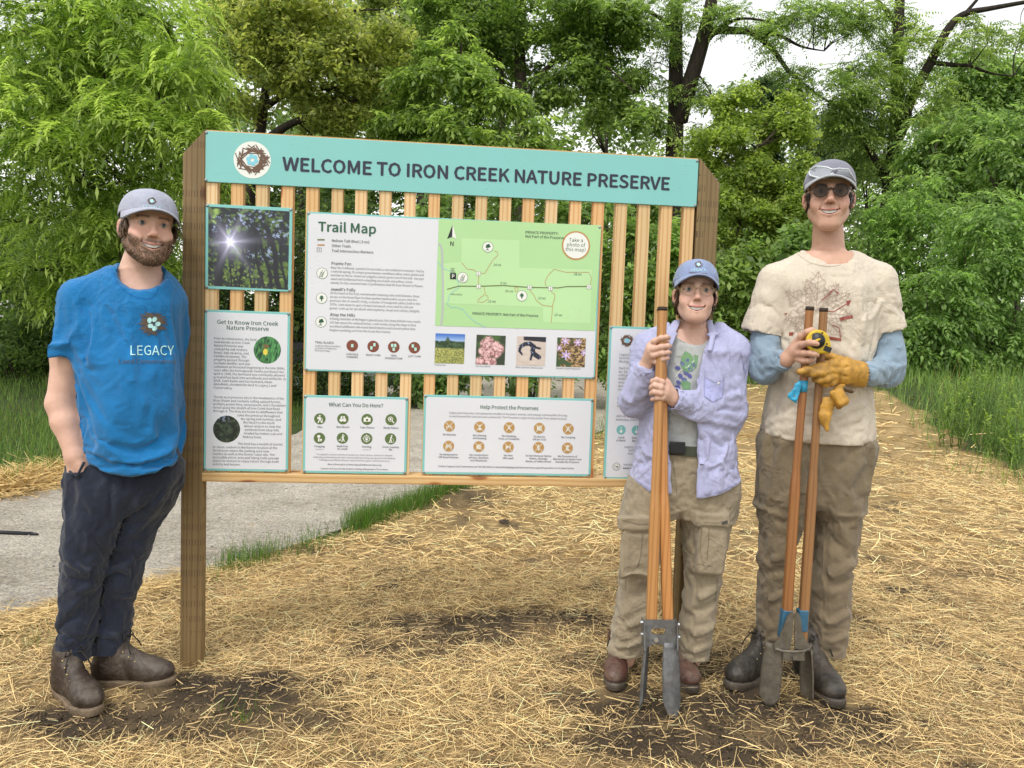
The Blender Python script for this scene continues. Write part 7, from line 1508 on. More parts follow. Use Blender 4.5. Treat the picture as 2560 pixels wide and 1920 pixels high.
f = Field(); f.loft(secs([(955, 1402, 1566, Y2, .119), (980, 1396, 1570, Y2, .122)]), 2.3, .0); bl = skin_of('belt', f, A(1380, 990, 2.65), A(1590, 940, 3.0), .006, M_BELT, p2)
mb = MB(); c = A(1463, 967, 2.712); mb.box(c, [(R_(17, 2.7), 0, 0), (0, .006, 0), (0, 0, R_(13, 2.7))]); o = mb.build('buckle', M_BUCK, bl); m = o.modifiers.new('edge', 'BEVEL'); m.width = .003; m.segments = 2
# open overshirt
f = Field()
f.loft(secs([(709, 1446, 1540, 2.86, .062), (728, 1412, 1572, 2.855, .088), (760, 1388, 1592, Y2, .122), (830, 1384, 1590, Y2, .136), (900, 1380, 1588, Y2, .140), (960, 1372, 1590, Y2, .143), (1034, 1361, 1597, Y2, .150), (1085, 1360, 1598, Y2, .152)]), 2.35, .03)
f.cap(A(1440, 722, Y2), A(1403, 752, Y2), .045, .060, .04); f.cap(A(1552, 722, Y2), A(1580, 757, Y2), .045, .062, .04)
f.cap(A(1403, 752, Y2), A(1372, 862, 2.785), .060, .058, .03); f.cap(A(1372, 864, 2.785), A(1403, 792, 2.682), .058, .0385, .025, end=(A(1403, 792, 2.682) - A(1372, 864, 2.785)) / np.linalg.norm(A(1403, 792, 2.682) - A(1372, 864, 2.785)))
f.cap(A(1580, 757, Y2), A(1579, 884, 2.80), .062, .061, .03); f.cap(A(1577, 888, 2.80), A(1447, 862, 2.652), .060, .041, .025, end=(A(1447, 862, 2.652) - A(1577, 888, 2.80)) / np.linalg.norm(A(1447, 862, 2.652) - A(1577, 888, 2.80)))
mr = R_(1, 2.72)
def opening(p):
    q = PJ(p); xl = np.interp(q[:, 1], [700, 735, 780, 900, 1070, 1090], [1449, 1449, 1446, 1440, 1452, 1453]); xr = np.interp(q[:, 1], [700, 728, 760, 828, 900, 1000, 1090], [1540, 1533, 1517, 1502, 1503, 1505, 1504]); return np.maximum(np.maximum(xl - q[:, 0], q[:, 0] - xr) * mr, np.maximum((p[:, 1] - 2.83), (2.685 + .05 * sstep(900, 840, q[:, 1]) * sstep(1500, 1470, q[:, 0])) - p[:, 1] if False else np.full(len(p), -9.0)))
torso_only = Field(); torso_only.loft(secs([(700, 1440, 1545, 2.855, .048), (728, 1418, 1566, 2.855, .070), (760, 1402, 1578, Y2, .098), (830, 1398, 1576, Y2, .112), (900, 1394, 1574, Y2, .117), (960, 1386, 1576, Y2, .121), (1034, 1375, 1583, Y2, .128), (1095, 1374, 1584, Y2, .130)]), 2.35, 0)
f.s.append((opening, A(1480, 880, 2.80), .5, .004)); f.s.append((lambda p: torso_only(p), A(1490, 900, 2.84), .5, .002))
# sleeves stay whole where they cross the opening
g = Field(); g.cap(A(1372, 864, 2.785), A(1403, 792, 2.682), .058, .0385, .025, end=(A(1403, 792, 2.682) - A(1372, 864, 2.785)) / np.linalg.norm(A(1403, 792, 2.682) - A(1372, 864, 2.785))); g.cap(A(1577, 888, 2.80), A(1447, 862, 2.652), .060, .041, .025, end=(A(1447, 862, 2.652) - A(1577, 888, 2.80)) / np.linalg.norm(A(1447, 862, 2.652) - A(1577, 888, 2.80)))
g.cap(A(1396, 808, 2.705), A(1415, 765, 2.65), .030, .030, .003, 's'); g.cap(A(1462, 865, 2.668), A(1420, 856, 2.62), .033, .033, .003, 's')
f.cap(H2.w((0, -.02, -.04)), A(1497, 722, 2.82), .060, .060, .006, 's')
class Both:
    def __init__(s, a, b, ex): s.a, s.b, s.ex = a, b, ex
    def __call__(s, p, c=None, R=9.0):
        d = smin(s.a(p, c, R), s.b(p, c, R), .006)
        for fn, pc, pr in s.ex.disp:
            if c is not None and pc is not None and np.linalg.norm(pc - c) > pr + R: continue
            d = d + fn(p)
        for fn in s.ex.cut: d = np.maximum(d, fn(p))
        return d
ex = Field(); ex.cut.append(hem_cut(lambda x: np.interp(x, [1350, 1362, 1400, 1452, 1503, 1510, 1560, 1597, 1610], [1028, 1036, 1062, 1070, 1078, 1079, 1068, 1046, 1030]), 2.72))
pass
for P, w_, h_ in (([(1336, 850, 2.74), (1365, 868, 2.72), (1398, 850, 2.70)], .014, .010), ([(1345, 880, 2.74), (1375, 880, 2.72), (1402, 868, 2.70)], .012, -.010), ([(1352, 820, 2.74), (1375, 830, 2.72), (1398, 822, 2.69)], .011, .008), ([(1600, 850, 2.74), (1570, 855, 2.73), (1545, 862, 2.72)], .014, .011), ([(1605, 885, 2.74), (1565, 880, 2.72), (1530, 885, 2.70)], .012, -.010), ([(1590, 915, 2.75), (1545, 905, 2.71), (1500, 898, 2.68)], .014, .010), ([(1480, 850, 2.63), (1492, 875, 2.63), (1500, 900, 2.65)], .009, .007), ([(1500, 850, 2.65), (1512, 880, 2.65), (1518, 905, 2.67)], .009, -.006), ([(1560, 780, 2.71), (1575, 820, 2.72), (1560, 850, 2.71)], .014, -.004), ([(1540, 760, 2.70), (1560, 800, 2.70), (1565, 840, 2.71)], .016, .008), ([(1580, 960, 2.71), (1560, 1000, 2.70), (1555, 1060, 2.69)], .016, .009), ([(1530, 950, 2.69), (1525, 1000, 2.69), (1528, 1060, 2.69)], .014, .007), ([(1385, 935, 2.72), (1378, 990, 2.71), (1390, 1050, 2.70)], .014, .009), ([(1400, 920, 2.71), (1402, 980, 2.70), (1415, 1050, 2.69)], .012, -.008), ([(1400, 760, 2.73), (1385, 800, 2.73), (1380, 835, 2.73)], .014, .009), ([(1412, 775, 2.71), (1410, 830, 2.71), (1405, 870, 2.71)], .014, -.005), ([(1510, 790, 2.70), (1509, 900, 2.69), (1511, 1070, 2.69)], .004, .004)): ex.ridge([Pp(*q) for q in P], w_, h_)
os2 = skin_of('lilac_overshirt', Both(f, g, ex), A(1315, 1100, 2.58), A(1645, 690, 3.02) + [0, .06, 0], .0090, M_LILAC, p2)
drape([(os2, .07, .10, lambda V: np.clip(.16 + .5 * zband(V[:, 2], Zof(1490, 1030, 2.72), Zof(1490, 1062, 2.72)) + .6 * zband(V[:, 2], Zof(1490, 770, 2.8), Zof(1490, 725, 2.8)) + .6 * np.exp(-(np.linalg.norm(V - A(1403, 792, 2.682), axis=1) / .05) ** 2) + .6 * np.exp(-(np.linalg.norm(V - A(1450, 862, 2.655), axis=1) / .05) ** 2), 0, 1), 4)], [body2], 12)
to2 = bvh_of(os2)
M_LILACIN = cloth_mat('pale blue shirt facing', (.33, .42, .66), .06)
f = Field()
for P, r in (([(1462, 694, 2.83), (1446, 722, 2.760), (1441, 754, 2.708)], (10, 17, 8)), ([(1532, 694, 2.83), (1540, 722, 2.765), (1533, 756, 2.708)], (10, 19, 8))): 
    for (a, ra), (b, rb) in zip(list(zip(P, r))[:-1], list(zip(P, r))[1:]): f.ecap(A(*a), A(*b), (R_(ra, 2.78), .006), (R_(rb, 2.78), .006), (1, -.35 if a[0] < 1500 else .35, .1), .006)
skin_of('collar', f, A(1410, 790, 2.66), [A(1492, 680, 2.8)[0], 2.95, A(1492, 680, 2.95)[2]], .0042, M_LILAC, os2); skin_of('collar', f, [A(1492, 790, 2.8)[0], 2.66, A(1492, 790, 2.66)[2]], A(1590, 680, 2.95), .0042, M_LILAC, os2)
for x, y in ((1453, 769), (1447, 812)): 
    h = to2.ray_cast(Vector(CAMP), Vector(ray(x, y)).normalized())
    if h[0] is not None: mb = MB(); mb.sphere(np.array(h[0]), .0062, 9, 6); mb.build('button', M_BTN, os2, True)
for x, y in ((1552, 828), (1452, 880)):
    h = to2.ray_cast(Vector(CAMP), Vector(ray(x, y)).normalized()); mb = MB(); mb.sphere(np.array(h[0]), .0062, 9, 6); mb.build('button', M_BTN, os2, True)
M_LSEAM = cloth_mat('lilac seam', (.27, .28, .50)); M_LPOCK = cloth_mat('lilac pocket cloth', (.38, .39, .65))
w = Wrap(to2, .0028); w.poly([(1524, 812), (1564, 816), (1560, 858), (1540, 868), (1522, 856)], M_LPOCK); w.build('chest_pocket', os2)
w = Wrap(to2, .0045); w.poly([(1523, 800), (1545, 808), (1566, 806), (1562, 822), (1543, 826), (1524, 815)], M_LILAC); w.build('pocket_flap', os2)
w = Wrap(to2, .0032)
for P in ([(1523, 812), (1522, 856), (1540, 868), (1560, 858), (1564, 818)], [(1511, 740), (1510, 830)], [(1510, 905), (1511, 1074)], [(1515, 1072), (1560, 1062), (1592, 1043)], [(1366, 1032), (1405, 1058), (1440, 1065)], [(1600, 760), (1612, 815)], [(1462, 838), (1468, 888)], [(1394, 812), (1416, 800)]): w.line(P, 1.0, M_LSEAM)
w.line([(1512, 1003), (1520, 1004)], 1.8, M_NAVY); w.build('seams', os2)
boot(p2, G(1325, 1495)[:2] + np.array([.055, .262]), (-.20, -.98), M_BOOTR, M_SOLED, M_LACE, 0.275, .14, welt=True); boot(p2, G(1497, 1500)[:2] + np.array([-.03, .265]), (.10, -.99), M_BOOTR, M_SOLED, M_LACE, 0.275, .14)

# ================= 3: the tall person in the cream T-shirt
Y3 = 2.87
p3 = empty('person', tuple(G(1720, 1470)), 'tall person in a cream T-shirt over blue grey sleeves with dark round glasses', 'person')
H3 = Head(1791, 425, 2.85, 1.045, yaw=-19, pitch=3, roll=0, slim=.97, jaw=.96, chin=.004)
f = Field(); H3.build(f); f.cap(H3.w((0, -.036, -.04)), A(1789, 565, 2.89), .050, .060, .018)
f.loft(secs([(545, 1735, 1842, Y3, .060), (575, 1715, 1862, Y3, .086), (600, 1700, 1878, Y3, .095), (700, 1690, 1875, Y3, .11), (840, 1675, 1865, Y3, .11), (950, 1655, 1870, Y3, .11), (1010, 1650, 1865, Y3, .11)]), 2.2, .03)
S, E_, W_ = A(1680, 625, Y3), A(1647, 788, 2.81), A(1699, 776, 2.70); f.cap(S, E_, .038, .038, .03); f.cap(E_, W_, .038, .027, .02)
hand(f, W_, A(1718, 755, 2.675), [([(1720, 740, 2.668), (1730, 726, 2.648), (1743, 717, 2.630), (1753, 713, 2.628), (1759, 714, 2.632)], [7, 7, 6.4, 5.8, 5.2]), ([(1722, 750, 2.664), (1734, 744, 2.636), (1748, 740, 2.606), (1758, 741, 2.592), (1765, 743, 2.592)], [7.2, 7.2, 6.6, 6, 5.4]), ([(1723, 764, 2.664), (1736, 763, 2.636), (1750, 763, 2.612), (1759, 765, 2.605), (1765, 767, 2.608)], [7, 7, 6.4, 5.8, 5.2]), ([(1724, 777, 2.668), (1735, 779, 2.645), (1745, 779, 2.630), (1752, 778, 2.630), (1757, 777, 2.634)], [6.2, 6.2, 5.6, 5.2, 4.6])],
     ([(1708, 762, 2.69), (1718, 742, 2.70), (1732, 730, 2.70), (1746, 724, 2.69)], [9, 8.4, 7.4, 6.2]), (.028, .022), (.036, .024), (.35, -.2, .9))
S, E_, W_ = A(1888, 640, 2.875), A(1922, 797, 2.835), A(1860, 809, 2.69); f.cap(S, E_, .031, .038, .03); f.cap(E_, W_, .038, .027, .02)
hand(f, W_, A(1822, 800, 2.66), [([(1800, 786, 2.65), (1772, 792, 2.64), (1745, 799, 2.638), (1730, 803, 2.642)], [5, 4.6, 4.2, 4]), ([(1798, 798, 2.645), (1776, 804, 2.63), (1756, 806, 2.635), (1744, 807, 2.65)], [5, 4.6, 4.2, 4]), ([(1800, 808, 2.65), (1786, 818, 2.635), (1772, 820, 2.64), (1762, 820, 2.66)], [5, 4.6, 4.2, 4]), ([(1806, 816, 2.66), (1796, 826, 2.65), (1784, 828, 2.655), (1776, 828, 2.67)], [4.6, 4.2, 4, 3.6])], ([(1830, 790, 2.66), (1810, 778, 2.68), (1795, 772, 2.70), (1785, 772, 2.715)], [5.6, 5, 4.6, 4]), (.022, .017), (.026, .013), (.1, 0, 1))
LEG3 = [[(950, 1641, 1775, Y3, .12), (1000, 1638, 1768, Y3, .122), (1083, 1632, 1746, Y3, .114), (1158, 1640, 1723, Y3, .102), (1215, 1637, 1707, 2.88, .095), (1270, 1635, 1697, 2.89, .088), (1364, 1631, 1694, 2.90, .085), (1412, 1634, 1696, 2.91, .082)],
        [(950, 1750, 1884, Y3, .12), (1027, 1746, 1871, Y3, .122), (1083, 1752, 1865, Y3, .116), (1158, 1757, 1856, Y3, .104), (1250, 1751, 1838, Y3, .096), (1320, 1746, 1836, 2.875, .092), (1383, 1743, 1828, 2.88, .088), (1434, 1746, 1818, 2.88, .085)]]
legs_in_body(f, LEG3)
hb = bb([H3.w(q) for q in [(a, b, c) for a in (-.10, .10) for b in (-.12, .13) for c in (-.30, .13)]], .0)
hd3 = (np.array([A(1690, 800, 2.66)[0], 2.565, A(1700, 805, 2.66)[2]]), np.array([A(1775, 800, 2.66)[0], 2.735, A(1700, 700, 2.66)[2]]), .0028)
nk3 = (np.array([hb[0][0] + .02, 2.76, A(1789, 570, 2.8)[2]]), np.array([hb[1][0], 2.98, hb[0][2] - .0001]), .005)
body3 = body_mesh('body', f, A(1570, 1540, 2.62), A(1990, 330, 3.05) + [0, .08, 0], [(hb[0], hb[1], .0027), hd3], lambda V: H3.colour(V, (.56, .335, .24), (.60, .235, .175), hairc=(.055, .033, .02)), p3)
H3.eyes(p3, (.08, .06, .045))
H3.tufts(p3, 0, (.06, .036, .022), 0, [(60, 125, -.045, .012, 150, .02, .04, .7), (-125, -60, -.045, .012, 150, .02, .04, .7), (120, 240, -.08, .02, 200, .03, .05, .8)], seed=6)
c3 = cap_hat(H3, p3, M_CAPG, M_BRIMG, tilt=.05, lift=.012, size=1.03, brim_len=.062, droop=.030)
spectacles(H3, p3, .0220, .0023, plain('dark tortoise frame', (.022, .014, .009), .25), M_TINT, z0=-.002, yy=.103)
# clear safety glasses pushed up on the cap
b3 = bvh_of(c3); M_RIM = plain('white clear rim', (.62, .64, .66), .2); mb = MB()
def oncap(x, y, l):
    d = Vector(ray(x, y)).normalized(); h = b3.ray_cast(Vector(CAMP), d); return (np.array(h[0]) - np.array(d) * l) if h[0] is not None else None
Zc = lambda zx, zy: (1581.3 + zx * .38531, 328.4 + zy * .38531)
rimP = [(432, 120), (440, 95), (475, 80), (530, 84), (562, 98), (600, 92), (650, 96), (688, 112), (697, 140), (690, 162), (650, 168), (600, 160), (580, 135), (562, 118), (545, 135), (520, 148), (475, 142), (440, 132), (432, 120)]
pts = [oncap(*Zc(*q), .012) for q in rimP]; pts = [q for q in pts if q is not None]; mb.tube(pts, .0028, 7, False); sg = mb.build('safety_glasses', M_RIM, p3, True)
for P in (rimP[:5] + [(545, 135), (520, 148), (475, 142), (440, 132)], rimP[5:13]):
    q = [oncap(*Zc(*a), .011) for a in P]; q = [a for a in q if a is not None]; c = oncap(*np.mean([Zc(*a) for a in P], 0), .0125); mb = MB(); mb.add([c] + q, [(0, 1 + i, 1 + (i + 1) % len(q)) for i in range(len(q))]); mb.build('lens', M_CLEARP, sg, True)
# trousers
f = Field()
legs(f, LEG3[0], LEG3[1], Zof(1748, 1100, 2.8))
f.loft(secs([(930, 1645, 1880, Y3, .118), (970, 1640, 1882, Y3, .122), (1040, 1636, 1872, Y3, .124), (1085, 1640, 1862, Y3, .105)]), 2.3, .035)
pass
for P, w_, h_ in (([(1645, 1190, 2.78), (1670, 1205, 2.78), (1700, 1185, 2.79)], .018, .012), ([(1640, 1225, 2.79), (1665, 1240, 2.79), (1695, 1225, 2.80)], .014, -.013), ([(1636, 1280, 2.8), (1662, 1298, 2.8), (1690, 1280, 2.81)], .014, .011), ([(1632, 1370, 2.81), (1660, 1385, 2.81), (1692, 1372, 2.82)], .013, .011), ([(1634, 1395, 2.82), (1660, 1403, 2.82), (1692, 1394, 2.83)], .009, -.009), ([(1760, 1215, 2.77), (1800, 1240, 2.77), (1842, 1218, 2.78)], .018, .013), ([(1752, 1250, 2.78), (1795, 1272, 2.77), (1838, 1252, 2.78)], .014, -.012), ([(1750, 1310, 2.78), (1790, 1345, 2.78), (1832, 1325, 2.79)], .016, .012), ([(1746, 1365, 2.79), (1785, 1392, 2.78), (1826, 1375, 2.79)], .014, .012), ([(1746, 1400, 2.79), (1785, 1412, 2.79), (1822, 1400, 2.80)], .010, -.010), ([(1755, 1000, 2.75), (1810, 1010, 2.74), (1868, 1000, 2.76)], .014, .007), ([(1760, 985, 2.75), (1815, 992, 2.74), (1870, 985, 2.76)], .008, -.006), ([(1640, 1060, 2.77), (1680, 1075, 2.755), (1720, 1060, 2.755)], .016, .007), ([(1750, 1030, 2.75), (1748, 1080, 2.76), (1745, 1120, 2.77)], .014, -.012)): f.ridge([Pp(*q) for q in P], w_, h_)
tr3 = skin_of('work_trousers', f, A(1605, 1450, 2.68), A(1910, 920, 3.05) + [0, .05, 0], .0110, M_DUCK, p3)
f = Field(); f.ecap(A(1886, 968, 2.90), A(1878, 1020, 2.90), (.022, .03), (.012, .02), (1, 0, 0)); f.wrinkle(.004, (20, 20, 20), 75); skin_of('back_pocket', f, A(1850, 1050, 2.8), A(1920, 940, 3.0), .006, M_DUCK, tr3)
# under-sleeves
f = Field(); f.cap(A(1655, 690, 2.86), A(1646, 780, 2.815), .044, .056, .03); f.cap(A(1647, 790, 2.815), A(1698, 776, 2.702), .056, .036, .03, end=(A(1698, 776, 2.702) - A(1647, 790, 2.815)) / np.linalg.norm(A(1698, 776, 2.702) - A(1647, 790, 2.815)))
f.cap(A(1914, 690, 2.86), A(1929, 785, 2.83), .040, .055, .03); f.cap(A(1928, 797, 2.83), A(1862, 810, 2.695), .057, .041, .03, end=(A(1862, 810, 2.695) - A(1928, 797, 2.83)) / np.linalg.norm(A(1862, 810, 2.695) - A(1928, 797, 2.83)))
lo_ = lambda p: sstep(A(1640, 705, 2.85)[2], A(1640, 735, 2.85)[2], p[:, 2]); pass
for P, w_, h_ in (([(1612, 760, 2.76), (1645, 770, 2.75), (1675, 772, 2.75)], .012, .010), ([(1620, 800, 2.75), (1650, 800, 2.74), (1680, 790, 2.73)], .010, -.008), ([(1960, 745, 2.78), (1930, 752, 2.77), (1900, 772, 2.76)], .012, .010), ([(1962, 775, 2.78), (1925, 778, 2.76), (1895, 795, 2.74)], .010, -.010), ([(1950, 812, 2.78), (1915, 808, 2.75), (1890, 820, 2.72)], .011, .010), ([(1930, 838, 2.78), (1900, 835, 2.74), (1880, 840, 2.71)], .009, -.006)): f.ridge([Pp(*q) for q in P], w_, h_)
ls3 = skin_of('long_sleeve', f, A(1585, 860, 2.62), [A(1760, 600, 2.85)[0], 3.02, A(1760, 600, 3.02)[2]], .0095, M_STEEL, p3); ls4 = skin_of('long_sleeve', f, [A(1800, 860, 2.85)[0], A(1800, 860, 2.62)[1], A(1800, 860, 2.62)[2]], A(1985, 600, 3.02), .0095, M_STEEL, p3)
# T-shirt
f = Field()
f.loft(secs([(552, 1728, 1848, 2.88, .062), (574, 1702, 1874, Y3, .084), (622, 1670, 1902, Y3, .115), (700, 1676, 1890, Y3, .130), (760, 1678, 1886, Y3, .136), (837, 1662, 1881, Y3, .138), (900, 1650, 1881, Y3, .138), (960, 1640, 1885, Y3, .140), (990, 1638, 1886, Y3, .140)]), 2.35, .03)
f.cap(A(1738, 566, 2.87), A(1678, 604, Y3), .038, .060, .03); f.cap(A(1842, 564, 2.87), A(1895, 602, Y3), .038, .060, .03)
f.cap(A(1674, 610, Y3), A(1638, 722, 2.85), .063, .0675, .025, end=np.array([-.25, 0, -.97])); f.cap(A(1898, 608, Y3), A(1922, 716, 2.85), .062, .0590, .025, end=np.array([.28, 0, -.96]))
f.cap(A(1640, 708, 2.855), A(1630, 780, 2.85), .051, .055, .004, 's'); f.cap(A(1921, 706, 2.855), A(1934, 780, 2.85), .045, .048, .004, 's')
f.cap(H3.w((0, -.02, -.03)), A(1789, 556, 2.855), .070, .071, .006, 's'); f.ell(A(1788, 526, 2.79), (.084, .10, .050), .01, 's')
f.cut.append(hem_cut(lambda x: np.interp(x, [1630, 1640, 1700, 1770, 1850, 1886], [928, 934, 952, 960, 964, 958]), 2.74))
pass
for P, w_, h_ in (([(1684, 640, 2.76), (1682, 690, 2.75), (1688, 735, 2.75)], .015, -.018), ([(1882, 640, 2.76), (1884, 690, 2.75), (1880, 735, 2.75)], .015, -.018), ([(1690, 700, 2.74), (1700, 800, 2.73), (1680, 900, 2.74)], .018, .008), ([(1870, 690, 2.74), (1850, 780, 2.73), (1862, 900, 2.74)], .018, .009), ([(1858, 620, 2.75), (1862, 680, 2.74), (1868, 730, 2.745)], .016, .009), ([(1655, 870, 2.75), (1690, 850, 2.735), (1730, 850, 2.73)], .014, .008), ([(1648, 905, 2.75), (1690, 890, 2.735), (1720, 895, 2.73)], .012, -.007), ([(1880, 870, 2.75), (1840, 880, 2.73), (1810, 900, 2.73)], .014, .009), ([(1882, 910, 2.75), (1850, 915, 2.73), (1820, 930, 2.73)], .012, -.008), ([(1720, 570, 2.80), (1690, 600, 2.77), (1665, 640, 2.79)], .014, -.006), ([(1855, 568, 2.80), (1885, 600, 2.77), (1905, 640, 2.79)], .014, -.006), ([(1790, 900, 2.73), (1800, 930, 2.73), (1790, 955, 2.73)], .014, .008)): f.ridge([Pp(*q) for q in P], w_, h_)
sh3 = skin_of('t_shirt', f, A(1585, 1000, 2.65), A(1985, 525, 3.05) + [0, .05, 0], .0105, M_CREAM, p3)
cuffw = lambda V, a: .8 * np.exp(-(np.linalg.norm(V - a, axis=1) / .045) ** 2)
drape([(sh3, .055, .12, lambda V: np.clip(.16 + .6 * zband(V[:, 2], Zof(1780, 935, 2.74), Zof(1780, 958, 2.74)) + .7 * zband(V[:, 2], Zof(1780, 640, 2.8), Zof(1780, 600, 2.8)) + .5 * (np.abs(V[:, 2] - Zof(1780, 712, 2.8)) < .05) * ((V[:, 0] < A(1672, 716, 2.8)[0]) | (V[:, 0] > A(1893, 716, 2.8)[0])), 0, 1), 4),
       (ls3, .10, .08, lambda V: np.clip(.14 + zband(V[:, 2], Zof(1780, 745, 2.8), Zof(1780, 725, 2.8)) + cuffw(V, A(1698, 776, 2.70)) + cuffw(V, A(1862, 810, 2.69)), 0, 1), 4),
       (ls4, .10, .08, lambda V: np.clip(.14 + zband(V[:, 2], Zof(1780, 745, 2.8), Zof(1780, 725, 2.8)) + cuffw(V, A(1698, 776, 2.70)) + cuffw(V, A(1862, 810, 2.69)), 0, 1), 4),
       (tr3, .08, .15, lambda V: np.clip(.17 + zband(V[:, 2], Zof(1780, 960, 2.8), Zof(1780, 920, 2.8)) + .5 * zband(V[:, 2], Zof(1720, 1400, 2.8), Zof(1720, 1425, 2.8)), 0, 1), 4)], [body3], 14)
t3 = bvh_of(sh3)
collar('neck_seam', [(1722, 548), (1738, 560), (1760, 570), (1790, 575), (1820, 570), (1840, 557), (1846, 546)], t3, 1.5, M_STC, sh3)
w = Wrap(t3, .0022); Z3 = lambda zx, zy: (1581.3 + zx * .38531, 328.4 + zy * .38531)
def leafprint(cx, cy, L, W, ang, lobes):
    c, s = math.cos(ang), math.sin(ang); P = []
    for sd in (1, -1):
        T = np.linspace(0, 1, 18) if sd == 1 else np.linspace(1, 0, 18)
        for t in T: r = W * math.sin(math.pi * t ** .8) * (1 + .28 * math.cos(t * math.pi * 2 * lobes)); P.append((cx + c * t * L - s * r * sd, cy + s * t * L + c * r * sd))
    P.append(P[0]); w.line(P, .9, M_PLINE); w.line([(cx, cy), (cx + c * L, cy + s * L)], 1.0, M_PLINE)
    for t in np.linspace(.15, .85, 6):
        for sd in (1, -1): w.line([(cx + c * t * L, cy + s * t * L), (cx + c * (t + .13) * L - s * W * .75 * sd, cy + s * (t + .13) * L + c * W * .75 * sd)], .6, M_PLINE)
for (zx, zy, L, W, a, lb) in ((470, 890, 85, 22, -1.5, 4), (460, 880, 72, 20, -2.6, 3), (480, 880, 78, 16, -.45, 1), (450, 900, 62, 16, 2.9, 3), (500, 900, 66, 18, .1, 4), (430, 920, 45, 14, 2.3, 2), (520, 930, 55, 15, .8, 3), (470, 830, 50, 14, -2.0, 3), (520, 840, 50, 14, -.9, 3)): x, y = Z3(zx, zy); leafprint(x, y, L, W, a, lb)
for P in ([(600, 930), (672, 912), (680, 930), (610, 946)], [(525, 1030), (612, 1045), (612, 1060), (530, 1048)], [(318, 1012), (342, 1010), (342, 1028), (320, 1030)], [(640, 835), (668, 830), (655, 862), (645, 860)], [(292, 905), (310, 902), (305, 915)], [(582, 788), (596, 783), (594, 798)]): w.poly([Z3(*q) for q in P], M_PRED)
for P in ([(520, 890), (570, 895), (640, 852)], [(530, 800), (570, 770), (590, 785)], [(610, 1040), (600, 985), (560, 968)], [(330, 1012), (350, 1015)], [(500, 830), (545, 800), (565, 770)]): w.line([Z3(*q) for q in P], 1.8, M_PRED)
w.build('shirt_print', sh3)
boot(p3, np.array([1.068, 2.955]), (-.78, -.63), M_BOOTK, M_SOLED, M_LACE, .30, .15, moc=True); boot(p3, G(1800, 1528)[:2] + np.array([-.02, .285]), (.10, -1), M_BOOTK, M_SOLED, M_LACE, .31, .16, moc=True)
# the worn glove
M_GLOVE = leather_mat('yellow work glove leather', (.45, .235, .035), .35, (.20, .115, .035)); M_GLOVED = leather_mat('dark glove lining', (.10, .065, .03), .3)
f = Field(); f.ecap(A(1866, 810, 2.70), A(1826, 802, 2.665), (.046, .036), (.045, .027), (.1, 0, 1), .015, end=None); f.ecap(A(1826, 802, 2.665), A(1796, 800, 2.652), (.045, .027), (.038, .022), (.1, 0, 1), .012)
for P, r in (([(1802, 786, 2.652), (1772, 792, 2.64), (1745, 799, 2.635), (1727, 803, 2.640)], (10, 9, 8.5, 7)), ([(1798, 800, 2.648), (1776, 805, 2.628), (1756, 807, 2.632), (1742, 807, 2.648)], (10, 9, 8.5, 7)), ([(1800, 811, 2.65), (1786, 819, 2.632), (1772, 821, 2.638), (1760, 820, 2.66)], (9.5, 9, 8, 7)), ([(1808, 818, 2.66), (1797, 827, 2.648), (1784, 829, 2.652), (1774, 829, 2.67)], (9, 8, 7.5, 6.5)), ([(1832, 790, 2.665), (1812, 777, 2.68), (1795, 771, 2.70), (1783, 771, 2.718)], (11, 10, 9, 7.5))): f.chain([A(*q) for q in P], [R_(v, 2.65) for v in r], .008)
f.cut.append(lambda p: (p[:, 0] - A(1868, 800, 2.70)[0] - .004 * np.sin(p[:, 2] * 520)))
f.wrinkle(.0016, (24, 24, 30), 101, .03)
for P in ([(1800, 792, 2.63), (1822, 795, 2.635), (1842, 790, 2.65)], [(1798, 806, 2.63), (1820, 812, 2.635), (1845, 815, 2.66)], [(1815, 776, 2.65), (1820, 800, 2.635), (1812, 826, 2.65)]): f.ridge([A(*q) for q in P], .006, -.003)
skin_of('work_glove', f, A(1700, 860, 2.55), A(1890, 740, 2.82), .0036, M_GLOVE, p3)
